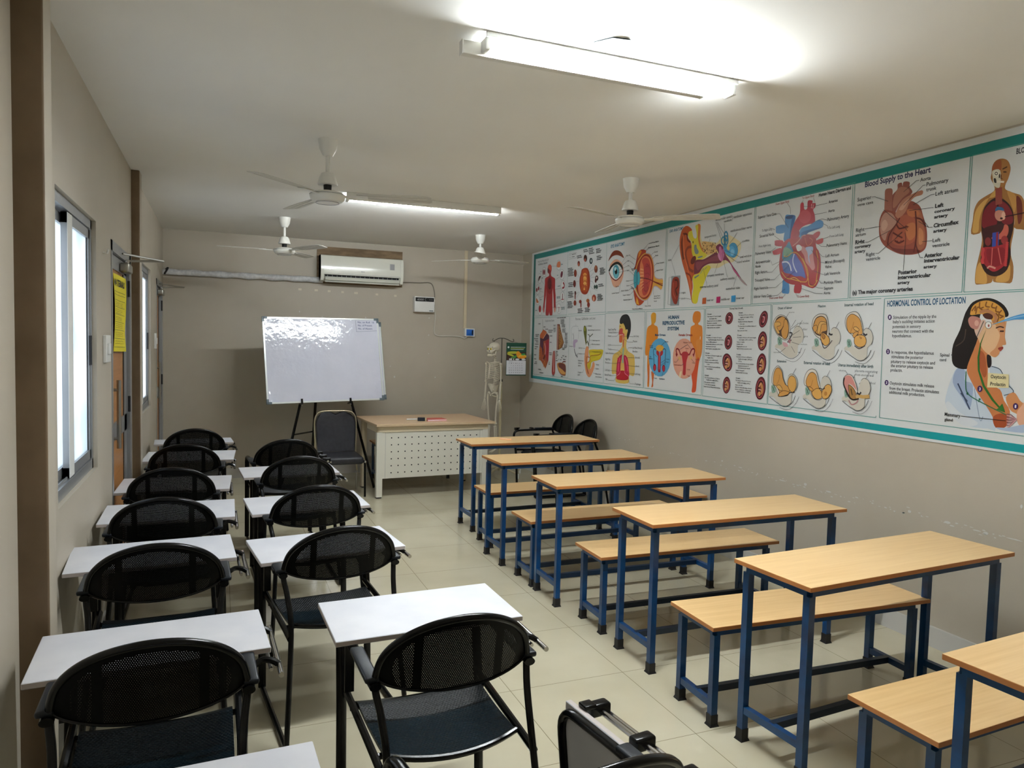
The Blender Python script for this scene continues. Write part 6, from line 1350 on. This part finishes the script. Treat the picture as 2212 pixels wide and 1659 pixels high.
V.P([(1745, 80), (1810, 62), (1860, 90), (1868, 170), (1855, 250), (1820, 290), (1830, 320), (1890, 350), (1900, 500), (1895, 720), (1880, 880), (1840, 1000), (1810, 1200), (1790, 1400), (1775, 1560), (1740, 1595), (1695, 1580), (1710, 1430), (1690, 1250), (1720, 1000), (1700, 800), (1670, 640), (1672, 480), (1680, 360), (1745, 320), (1750, 290), (1720, 260), (1715, 170)], 'd88028', True, 3); V.P([(1840, 900), (1830, 1000), (1805, 1200), (1785, 1400), (1775, 1560), (1740, 1595), (1695, 1580), (1710, 1430), (1690, 1250), (1720, 1100)], 'd05028', True); V.L([(1860, 540), (1850, 700), (1862, 800)], 8, 'ece0d0', True)
V.E(1095, 935, 208, 362, '58a4cc'); V.E(1555, 958, 218, 382, 'dca088'); V.P([(1780, 620), (1860, 600), (1870, 850), (1850, 960), (1810, 900), (1790, 760)], 'd88838')
V.E(1095, 760, 75, 62, 'd8a034'); V.E(1058, 855, 28, 52, 'b0242c', -.3); V.E(1128, 855, 28, 52, 'b0242c', .3); V.L([(1088, 890), (1082, 1180)], 46, '901c28'); V.L([(1088, 890), (1082, 1190)], 18, 'c8505c'); V.E(1085, 1190, 24, 28, '901c28')
for sx in (-1, 1):
    V.L([(1090+sx*60, 800), (1090+sx*85, 770), (1092+sx*115, 800), (1090+sx*110, 900), (1088+sx*102, 1080)], 7, '1c3050', True)
V.E(998, 1125, 30, 68, '7c1c30'); V.E(998, 1130, 20, 50, 'c02838'); V.E(1168, 1140, 30, 68, '7c1c30'); V.E(1168, 1145, 20, 50, 'c02838')
V.P([(1510, 880), (1530, 835), (1570, 825), (1620, 840), (1632, 890), (1600, 1000), (1588, 1120), (1580, 1258), (1530, 1255), (1535, 1120), (1525, 1000)], 'b02830')
for sx in (-1, 1):
    V.L([(1572+sx*60, 885), (1572+sx*88, 870), (1575+sx*115, 800), (1575+sx*150, 770), (1578+sx*175, 800), (1580+sx*160, 880)], 14, '8c1c24', True)
V.P([(1395, 860), (1435, 870), (1410, 920)], '8c1c24'); V.P([(1715, 870), (1745, 870), (1735, 925)], '8c1c24'); V.E(1465, 950, 24, 34, 'dcb068'); V.E(1680, 945, 24, 34, 'dcb068'); V.P([(1475, 1210), (1510, 1200), (1490, 1310), (1460, 1300)], 'e4d0a8')
V.T('Male Organs', 1005, 530, 1205, 40, '1c5078', 0.03, 2); V.T('Female Organs', 1452, 530, 1712, 40, 'a83020', 0.03, 2)
for s_, x, y, xr, c in (('Bladder', 1190, 648, 1258, '1c3c58'), ('Seminal', 900, 722, 968, '1c3c58'), ('Vesicle', 900, 755, 968, '1c3c58'), ('Vas', 905, 930, 935, '1c3c58'), ('deferens', 890, 965, 960, '1c3c58'), ('Urethra', 1212, 978, 1280, '1c3c58'), ('Penis', 1212, 1030, 1262, '1c3c58'), ('Testicle', 985, 1335, 1045, '1c3c58'), ('Epididymis', 1088, 1345, 1190, '1c3c58'), ('Fallopian Tubes', 1540, 665, 1700, '8c5040'), ('Uterus', 1575, 775, 1640, '8c3028'), ('Ovary', 1362, 1030, 1410, '8c5040'), ('Endometrium', 1372, 1085, 1510, '8c3028'), ('Cervix', 1605, 1172, 1670, '8c5040'), ('Vagina', 1618, 1292, 1675, '8c3028'), ('Ovary', 1705, 1048, 1765, '8c5040'), ('Fimbriae', 1770, 985, 1850, '8c5040')):
    V.T(s_, x, y, xr, 24, c, 0.02, 1)
for q in ([(1120, 720), (1185, 650)], [(1195, 980), (1120, 1035)], [(1195, 1030), (1120, 1085)], [(985, 870), (1050, 930)], [(1003, 1205), (1012, 1290)], [(1160, 1210), (1140, 1300)], [(1465, 790), (1625, 690), (1695, 790)], [(1605, 800), (1590, 830)], [(1415, 1020), (1455, 960)], [(1515, 1080), (1555, 1050)], [(1745, 1030), (1690, 960)]): V.L(q, 3, '34405c')
V.done('chart titled Human Reproductive System with two orange figures', banner)
# ---- 12 normal fetal growth
U = Panel(1510, 655, 0.13256)
U.T('Normal Fetal Growth', 500, 103, 715, 28, '202226', 0.03, 1)
def fetus(cx, cy, rx, ry, rot=0.0, body=0, seed=1):
    U.E(cx, cy, rx, ry, '401018', rot); U.E(cx, cy, rx*0.90, ry*0.93, '6c1c24', rot); U.E(cx-rx*0.02, cy+ry*0.04, rx*0.74, ry*0.80, 'c06068', rot); U.E(cx-rx*0.02, cy+ry*0.04, rx*0.66, ry*0.74, '481418', rot)
    rd = random.Random(seed)
    if body == 0: U.E(cx+rx*.05, cy, rx*.36, ry*.42, '8c3038', rot+.3); U.L([(cx-rx*.2, cy-ry*.3), (cx+rx*.25, cy-ry*.2), (cx+rx*.1, cy+ry*.3), (cx-rx*.2, cy+ry*.35)], 9, 'd89090', True)
    else:
        U.P([(cx+rx*.1, cy-ry*.5), (cx+rx*.5, cy-ry*.25), (cx+rx*.52, cy+ry*.3), (cx+rx*.15, cy+ry*.55), (cx+rx*.05, cy+ry*.1)], 'c08450'); U.E(cx-rx*.22, cy+ry*.48, rx*.28, ry*.20, 'c8905c')
        U.L([(cx-rx*.3, cy-ry*.1), (cx+rx*.1, cy-ry*.45)], 12, 'd8a070'); U.L([(cx-rx*.4, cy+ry*.1), (cx+rx*.2, cy+ry*.15)], 10, 'd0988c'); U.L([(cx-rx*.1, cy-ry*.2), (cx+rx*.2, cy+ry*.1)], 9, '8c5030')
for a in ((492, 245, 62, 100, .15, 0, 1), (478, 635, 62, 122, .1, 0, 2), (462, 965, 80, 148, -.1, 1, 3), (450, 1335, 62, 138, .05, 1, 4), (1052, 260, 66, 140, .22, 0, 5), (1035, 615, 74, 158, .1, 1, 6), (1020, 990, 76, 175, .1, 1, 7), (1005, 1385, 82, 188, .1, 1, 8)): fetus(*a)
for hx, hy, t0, lines in ((142, 188, '12 weeks', ('The fetus is 7 cm in length', '    and weighs 28 g', 'Fingers and toes are distinct', 'Placenta is complete', 'Fetal circulation is complete', 'Organ systems are complete')),
                      (125, 530, '16 weeks', ('The fetus is 14 cm to 17 cm in', '    length and weighs 55 g to 120 g', 'Sex is differentiated', 'Rudimentary kidneys secrete urine', 'Heartbeat is present', 'Nasal septum and palate close')),
                      (110, 820, '20 weeks', ('The fetus is 25 cm in length and', '    weighs 223 g', 'Lanugo covers entire body', 'Fetal movements are felt by', '    mother', 'Heart sounds are perceptible by', '    auscultation')),
                      (98, 1180, '24 weeks', ('The fetus is 28 cm to 36 cm in', '    length and weighs 680 g', 'Skin appears wrinkled', 'Vernix caseosa appears', 'Eyebrows and fingernails develop')),
                      (652, 165, '28 weeks', ('The fetus is 35 cm to 38 cm in', '    length and weighs 1,200 g', 'Skin is red', 'Pupillary membrane disappears', '    from eyes', 'The fetus has an excellent chance of', '    survival', 'Eyes open and close')),
                      (632, 530, '32 weeks', ('The fetus is 38 cm to 43 cm in length', '    and weighs 1,600 to 2,000 g', 'Fetus is viable', 'Eyelids open', 'Fingerprints are set', 'Vigorous fetal movement occurs')),
                      (620, 843, '36 weeks', ('The fetus is 42 cm to 48 cm in', '    length and weighs 1,800 g to', '    2,700 g', 'Face and body have a loose wrinkled', '    appearance because of', '    subcutaneous fat deposit', 'Lanugo disappears', 'Amniotic fluid decreases')),
                      (607, 1226, '40 weeks', ('The fetus is 48 cm to 52 cm in', '    length and weighs 3,000 g', 'Skin is smooth', 'Eyes are uniformly slate colored', 'Bones of skull are ossified and', '    nearly together at sutures'))):
    U.T(t0, hx, hy, hx+68, 17, '202226', 0.04, 1)
    st = 36
    for i, s_ in enumerate(lines):
        ind = 32 if s_.startswith(' ') else 0; s2 = s_.strip(); x = hx-3-i*1.8+ind
        U.T(s2, x, hy+38+i*st, x+len(s2)*8.3, 17, '303236', 0.03, 1)
U.done('chart titled Normal Fetal Growth with eight dark red drawings', banner)
# ---- 13 stages of labour
J = Panel(1655, 645, 0.15672)
for s_, x, y, xr, h in (('Onset of labour', 160, 148, 358, 32), ('Flexion', 715, 122, 820, 34), ('Internal rotation of head', 1080, 108, 1478, 38), ('Extension', 150, 876, 278, 32), ('External rotation of head', 520, 900, 880, 38), ('Uterus immediately after birth', 990, 932, 1478, 40)): J.T(s_, x, y, xr, h, '28484c', 0.03, 2)
for s_, x, y, xr, h in (('uterus', 312, 200, 390, 22), ('pubic bone', 432, 355, 582, 32), ('bladder', 462, 438, 567, 32), ('vagina', 488, 532, 575, 26), ('rectum', 472, 640, 565, 24), ('sacrum', 102, 748, 188, 24), ('cervix', 400, 750, 475, 26), ('uterus', 1005, 1000, 1098, 26), ('placenta separating', 1225, 1008, 1535, 34), ('from uterine wall', 1228, 1062, 1482, 32), ('umbilical', 1365, 1172, 1505, 32), ('cord', 1365, 1225, 1435, 32)): J.T(s_, x, y, xr, h, '50585c', 0.0, 1)
SK, SKD, ED = 'd09850', 'b47c3c', '302420'
def pelvis(dx, dy):
    J.P([(dx-60, dy+330), (dx, dy+345), (dx+60, dy+420), (dx+160, dy+470), (dx+240, dy+420), (dx+250, dy+300), (dx+300, dy+250), (dx+330, dy+160), (dx+300, dy+60), (dx+240, dy+20), (dx+190, dy+80), (dx+120, dy+300), (dx+20, dy+260), (dx-60, dy+290)], 'cbc6ba', True, 3); J.L([(dx-60, dy+340), (dx+40, dy+420), (dx+150, dy+480), (dx+250, dy+430), (dx+300, dy+330)], 3.2, '34383c', True); J.L([(dx+80, dy+490), (dx+200, dy+520), (dx+300, dy+440), (dx+350, dy+340)], 2.2, '505458', True)
    J.P([(dx-30, dy+190), (dx+20, dy+190), (dx+30, dy+270), (dx-20, dy+290)], '88a898'); J.L([(dx-20, dy+200), (dx+20, dy+280)], 4, '3c5c50'); J.L([(dx+10, dy+200), (dx-10, dy+270)], 4, '3c5c50'); J.L([(dx+260, dy+40), (dx+310, dy-50)], 2.5, '505458'); J.L([(dx+200, dy+60), (dx+240, dy+30), (dx+300, dy+60), (dx+330, dy+160), (dx+310, dy+260)], 2.5, '505458', True)
def womb(pts): J.P(pts, 'd8d0c4'); J.L(pts, 4, '585c5c', True, True)
pelvis(190, 350)
womb([(215, 225), (290, 270), (330, 400), (325, 520), (280, 570), (230, 560), (150, 490), (100, 380), (110, 300), (160, 240)])
J.P([(120, 340), (150, 270), (210, 240), (290, 280), (315, 380), (310, 500), (270, 560), (220, 530), (160, 490), (115, 400)], '584030'); J.O([(215, 250), (255, 260), (270, 300), (215, 420), (160, 440), (120, 360), (140, 300)], SK, 3.5, ED); J.O([(255, 290), (290, 300), (312, 400), (300, 500), (270, 555), (225, 530), (210, 450), (240, 380)], SK, 3.5, ED); J.O([(120, 330), (190, 325), (200, 370), (150, 390), (190, 470), (160, 480), (120, 400)], 'd8a860', 3, ED)
J.L([(320, 470), (360, 480), (330, 550), (300, 600), (350, 570)], 9, '302c30', True); J.P([(230, 600), (290, 620), (300, 660), (250, 660)], 'd0a0a8'); J.P([(300, 580), (340, 560), (330, 620)], 'a87880')
for q in ([(275, 265), (312, 205)], [(350, 395), (410, 295)], [(340, 425), (430, 355)], [(320, 530), (465, 438)], [(375, 533), (485, 528)], [(355, 600), (465, 635)], [(190, 745), (270, 680)], [(350, 660), (398, 745)], [(1100, 1000), (1125, 1045)], [(1225, 1045), (1180, 1200)], [(1395, 1235), (1395, 1320)], [(1325, 1135), (1285, 1180)]): J.L(q, 2.6, '484c50')
pelvis(700, 370)
womb([(760, 210), (830, 230), (860, 330), (870, 470), (860, 560), (800, 640), (750, 560), (680, 500), (640, 400), (650, 290), (700, 230)])
J.P([(660, 340), (700, 260), (780, 240), (840, 300), (850, 450), (820, 520), (700, 500), (655, 420)], '584030'); J.O([(700, 270), (770, 245), (825, 280), (840, 360), (840, 440), (780, 460), (740, 500), (690, 470), (655, 400), (670, 330)], SK, 3.5, ED); J.O([(750, 320), (830, 330), (830, 350), (770, 360), (750, 460), (720, 490), (710, 430)], 'd8a860', 3, ED); J.O([(650, 390), (700, 365), (710, 420), (680, 460), (655, 430)], SK, 3, ED)
J.O([(770, 470), (840, 500), (880, 560), (870, 620), (820, 650), (780, 610), (755, 550)], 'd8a458', 3.5, ED); J.O([(780, 480), (820, 520), (800, 560), (770, 520)], SKD, 3, ED); J.L([(760, 560), (800, 680), (860, 650), (915, 575)], 6, '483c3c', True); J.L([(870, 480), (900, 500), (920, 490)], 11, '302c30')
pelvis(1150, 380)
womb([(1190, 185), (1260, 190), (1310, 270), (1340, 400), (1340, 520), (1260, 560), (1200, 510), (1120, 430), (1095, 320), (1120, 230)])
J.O([(1130, 260), (1180, 215), (1240, 230), (1300, 290), (1330, 420), (1330, 490), (1260, 500), (1210, 480), (1150, 470), (1120, 400), (1115, 320)], SK, 3.5, ED); J.L([(1215, 320), (1195, 400), (1170, 465)], 5, SKD, True); J.O([(1210, 400), (1250, 390), (1290, 430), (1270, 450), (1225, 430)], 'd8a860', 3, ED); J.O([(1200, 500), (1240, 460), (1280, 470), (1220, 540)], SK, 3, ED)
J.O([(1240, 520), (1300, 500), (1365, 520), (1388, 590), (1360, 650), (1290, 670), (1230, 630), (1220, 570)], 'd8a458', 3.5, ED); J.P([(1290, 520), (1330, 540), (1310, 560)], SKD); J.L([(1225, 650), (1290, 690), (1370, 650)], 6, '483c3c', True); J.L([(1345, 480), (1375, 505), (1400, 490)], 11, '302c30')
pelvis(110, 1010)
womb([(180, 930), (230, 1000), (245, 1100), (290, 1210), (330, 1300), (260, 1340), (180, 1330), (140, 1230), (85, 1150), (100, 1020), (140, 945)])
J.O([(110, 1060), (140, 970), (185, 955), (225, 1010), (240, 1100), (270, 1180), (320, 1220), (330, 1300), (270, 1330), (210, 1350), (170, 1340), (190, 1290), (150, 1210), (110, 1180)], SK, 3.5, ED, 3); J.L([(190, 1050), (185, 1120), (150, 1190)], 5, SKD, True); J.O([(150, 1210), (190, 1190), (230, 1240), (220, 1270), (180, 1250)], 'd8a860', 3, ED); J.O([(330, 1080), (370, 1065), (410, 1100), (425, 1190), (400, 1270), (360, 1290), (320, 1240), (305, 1160)], 'd8a458', 3.5, ED); J.O([(185, 1310), (250, 1270), (330, 1290), (310, 1320), (200, 1350)], SK, 3, ED); J.L([(210, 1350), (300, 1335), (330, 1300), (400, 1290)], 6, ED, True)
pelvis(580, 1040)
womb([(640, 970), (700, 1000), (730, 1110), (760, 1230), (800, 1340), (740, 1400), (650, 1360), (590, 1230), (535, 1180), (540, 1080), (580, 1000)])
J.O([(560, 1130), (600, 1040), (650, 1015), (700, 1060), (720, 1160), (750, 1250), (790, 1290), (770, 1370), (700, 1385), (650, 1340), (620, 1260), (570, 1200)], SK, 3.5, ED, 3); J.L([(655, 1120), (630, 1200), (600, 1210)], 5, SKD, True); J.O([(640, 1300), (700, 1240), (750, 1250), (780, 1330), (760, 1380), (690, 1380)], 'd8a458', 3, ED); J.O([(800, 1240), (850, 1185), (900, 1200), (912, 1270), (880, 1340), (850, 1375), (800, 1380), (775, 1320)], 'd8a458', 3.5, ED); J.E(830, 1310, 22, 30, SKD); J.O([(590, 1215), (640, 1230), (660, 1270), (620, 1270)], SK, 3, ED); J.L([(740, 1230), (790, 1250), (820, 1230)], 6, ED, True)
pelvis(1120, 1070)
womb([(1140, 1045), (1200, 1070), (1250, 1180), (1270, 1300), (1240, 1380), (1160, 1370), (1110, 1270), (1075, 1150), (1090, 1080)])
J.P([(1130, 1060), (1190, 1080), (1240, 1190), (1255, 1260), (1200, 1200), (1150, 1180), (1145, 1300), (1120, 1280), (1085, 1160), (1090, 1090)], 'd08c84'); J.O([(1150, 1190), (1200, 1220), (1240, 1280), (1260, 1370), (1200, 1385), (1160, 1340), (1150, 1260)], 'a87c44', 3.5, ED); J.L([(1250, 1360), (1300, 1345), (1350, 1355), (1435, 1348)], 22, 'c8a060', True); J.L([(1180, 1240), (1200, 1330)], 6, '402c20', True); J.L([(1090, 1090), (1080, 1180), (1130, 1300), (1170, 1370), (1220, 1395), (1290, 1380)], 10, '302420', True); J.L([(1150, 1400), (1190, 1460), (1250, 1440), (1280, 1400)], 9, 'b88888', True); J.L([(1260, 1300), (1300, 1320), (1320, 1290)], 12, '302c30')
J.done('chart of six drawings of the stages of labour', banner)
# ---- 14 hormonal control
X = Panel(1895, 630, 0.16271)
X.T('HORMONAL CONTROL OF LOCTATION', 130, 198, 1168, 76, '1c5478', 0.03, 3)
for cy, cx, s_ in ((340, 166, '1'), (796, 143, '2'), (1208, 124, '3')):
    X.E(cx, cy, 26, 36, '3c1c58'); X.T(s_, cx-10, cy+16, cx+8, 34, 'd8d4e0', 0.04, 2)
for s_, x, y, xr in (('Stimulation of the nipple by the', 210, 362, 783), ("baby's suckling initiates action", 208, 420, 763), ('potentials in sensory', 204, 484, 578), ('neurons that connect with the', 200, 545, 748), ('hypothalamus.', 198, 605, 458), ('In response, the hypothalamus', 188, 822, 752), ('stimulates the posterior', 188, 882, 612), ('pituitary to release oxytocin and', 182, 945, 768), ('the anterior pituitary to release', 180, 1000, 742), ('prolactin.', 176, 1058, 335), ('Oxytocin stimulates milk release', 165, 1232, 758), ('from the breast. Prolactin stimulates', 162, 1300, 823), ('additional milk production.', 160, 1352, 635), ('Spinal', 833, 858, 958), ('cord', 828, 922, 915)):
    X.T(s_, x, y, xr, 42, '2c2c30', 0.012, 2)
X.L([(980, 840), (1010, 845)], 3)
W_ = Panel(2030, 620, 0.21692)
W_.P([(170, 810), (260, 790), (420, 850), (480, 980), (560, 1400), (480, 1410), (300, 1390), (180, 1340), (60, 1180), (70, 1050), (120, 900)], 'c0ccd8', True, 3); W_.P([(170, 815), (250, 830), (250, 930), (330, 980), (300, 1210), (220, 1100), (130, 950)], '98a8c4'); W_.P([(300, 1390), (200, 1360), (100, 1260), (60, 1180), (90, 1140), (200, 1250), (380, 1350)], 'd0d6dc'); W_.L([(180, 960), (300, 1220)], 8, '3c4860', True); W_.L([(210, 1055), (275, 1140)], 8, '3c4860'); W_.L([(345, 1010), (400, 1320), (430, 1290)], 4, '8090a8', True)
W_.P([(510, 790), (590, 810), (640, 900), (740, 1030), (700, 1060), (660, 1110), (620, 1060), (560, 960), (500, 860)], 'b8c4d0'); W_.L([(515, 790), (600, 820), (640, 900)], 4, '384454', True); W_.L([(640, 1080), (735, 1045), (690, 985)], 4, '384454', True)
W_.P([(270, 230), (330, 150), (440, 112), (540, 120), (640, 180), (688, 270), (650, 300), (560, 240), (420, 240), (390, 420), (385, 500), (330, 650), (290, 800), (210, 815), (140, 780), (120, 700), (135, 570), (200, 430), (240, 300)], '1c1412', True, 3); W_.L([(160, 590), (240, 530), (260, 420)], 6, '4c3c34', True)
W_.P([(390, 500), (430, 600), (480, 660), (480, 800), (490, 960), (600, 1020), (640, 1130), (700, 1240), (660, 1390), (560, 1402), (530, 1300), (460, 1180), (380, 1060), (310, 930), (270, 830), (300, 720), (350, 600)], 'c07848', True, 3); W_.P([(400, 640), (450, 680), (470, 850), (440, 900), (400, 800)], 'a05430'); W_.P([(560, 1402), (530, 1300), (600, 1260), (680, 1280), (660, 1390)], 'a04c28'); W_.P([(470, 680), (510, 690), (515, 780), (480, 800)], '201818')
W_.P([(660, 1100), (740, 1050), (800, 1130), (845, 1180), (845, 1300), (760, 1260), (700, 1220)], 'c88858'); W_.P([(770, 1250), (810, 1190), (860, 1150), (860, 1400), (780, 1360)], 'd8a488'); W_.P([(560, 1400), (680, 1400), (860, 1370), (860, 1450), (640, 1430)], 'a8b8d0')
W_.P([(345, 420), (400, 360), (500, 350), (620, 330), (668, 330), (655, 420), (650, 500), (662, 570), (625, 580), (630, 610), (600, 640), (590, 670), (550, 700), (500, 680), (430, 620), (385, 520)], 'd8b088', True, 3); W_.P([(560, 380), (650, 340), (655, 420), (650, 500), (662, 570), (625, 580), (630, 610), (600, 640), (590, 670), (550, 700), (500, 660), (560, 600), (600, 480)], 'c88c60', True); W_.L([(600, 440), (640, 440)], 8, '402018', True); W_.L([(560, 410), (600, 395), (640, 405)], 6, '301810', True); W_.P([(585, 605), (630, 595), (628, 620), (590, 625)], '883028'); W_.P([(592, 622), (622, 622), (605, 640)], '9c4438')
W_.P([(305, 260), (330, 190), (400, 145), (490, 135), (580, 175), (640, 240), (650, 310), (600, 370), (540, 370), (500, 310), (420, 270), (320, 280)], 'cc9440', True, 3)
for q in ([(320, 240), (360, 190), (350, 240)], [(400, 150), (400, 210), (440, 200)], [(470, 145), (460, 190), (500, 200)], [(530, 160), (520, 200), (560, 210)], [(570, 190), (560, 240), (600, 250)], [(620, 230), (590, 270), (630, 290)], [(640, 290), (600, 310)], [(360, 270), (380, 200), (430, 230), (490, 220)], [(560, 260), (590, 300), (570, 350)]): W_.L(q, 7, '7c4c1c', True)
W_.L([(400, 250), (480, 238), (550, 280), (560, 330), (530, 350)], 16, 'b07850', True); W_.P([(430, 275), (480, 258), (530, 285), (520, 320), (460, 315)], '50281c'); W_.P([(285, 330), (320, 290), (400, 310), (415, 370), (370, 420), (310, 400)], 'b47c70'); W_.E(370, 360, 22, 30, 'd0a090'); W_.P([(420, 330), (460, 350), (400, 470), (375, 500), (350, 430), (380, 420)], 'd0b0a0'); W_.L([(440, 340), (370, 500)], 4, '303c30'); W_.E(487, 380, 33, 37, '383430'); W_.E(487, 380, 29, 33, 'e0e0dc'); W_.E(490, 385, 9, 14, '9c5048')
W_.P([(520, 378), (620, 335), (740, 290), (860, 265), (860, 318), (740, 325), (620, 350)], '4c94cc', True); W_.P([(540, 372), (740, 300), (860, 275), (860, 290), (740, 312)], '84b8dc', False)
W_.P([(465, 420), (415, 560), (395, 700), (400, 830), (450, 980), (540, 1120), (600, 1190), (625, 1160), (655, 1250), (565, 1220), (590, 1205), (520, 1130), (430, 990), (382, 830), (378, 700), (405, 560)], '2c6c28', False); W_.L([(265, 840), (260, 960), (280, 1060), (400, 1140), (660, 1270)], 5, '2c6c48', True); W_.E(278, 1060, 10, 14, '1c5c3c'); W_.E(400, 1117, 10, 10, '1c5c3c'); W_.L([(400, 1117), (388, 1145)], 4, '2c6c48'); W_.L([(215, 1285), (660, 1332)], 3, '202020'); W_.L([(115, 675), (128, 677)], 3, '202020')
W_.P([(485, 855), (690, 870), (690, 1005), (475, 1000)], 'dcd0a0', False)
for k in range(10): W_.L([(770, 1320), (700+10*math.cos(k), 1270+k*14), (670, 1265+k*14)], 5, ('80545c', 'c89898')[k % 2])
for cx, cy, s_ in ((403, 1014, '3'), (758, 1188, '1')): W_.E(cx, cy, 25, 32, '3c1c58'); W_.T(s_, cx-8, cy+14, cx+8, 28, 'e0dce8', 0.04, 2)
for s_, x, y, xr, h in (('Oxytocin', 510, 908, 662, 36), ('Prolactin', 507, 980, 658, 36), ('Mammary', 52, 1282, 208, 36), ('gland', 50, 1330, 132, 30)): W_.T(s_, x, y, xr, h, '2c2c30', 0.012, 2)
for z_ in (1,):
    off = len(X.v); X.v += W_.v; X.f += [tuple(i+off for i in f) for f in W_.f]; X.c += W_.c
X.done('chart titled Hormonal Control of Loctation with a woman in profile', banner)
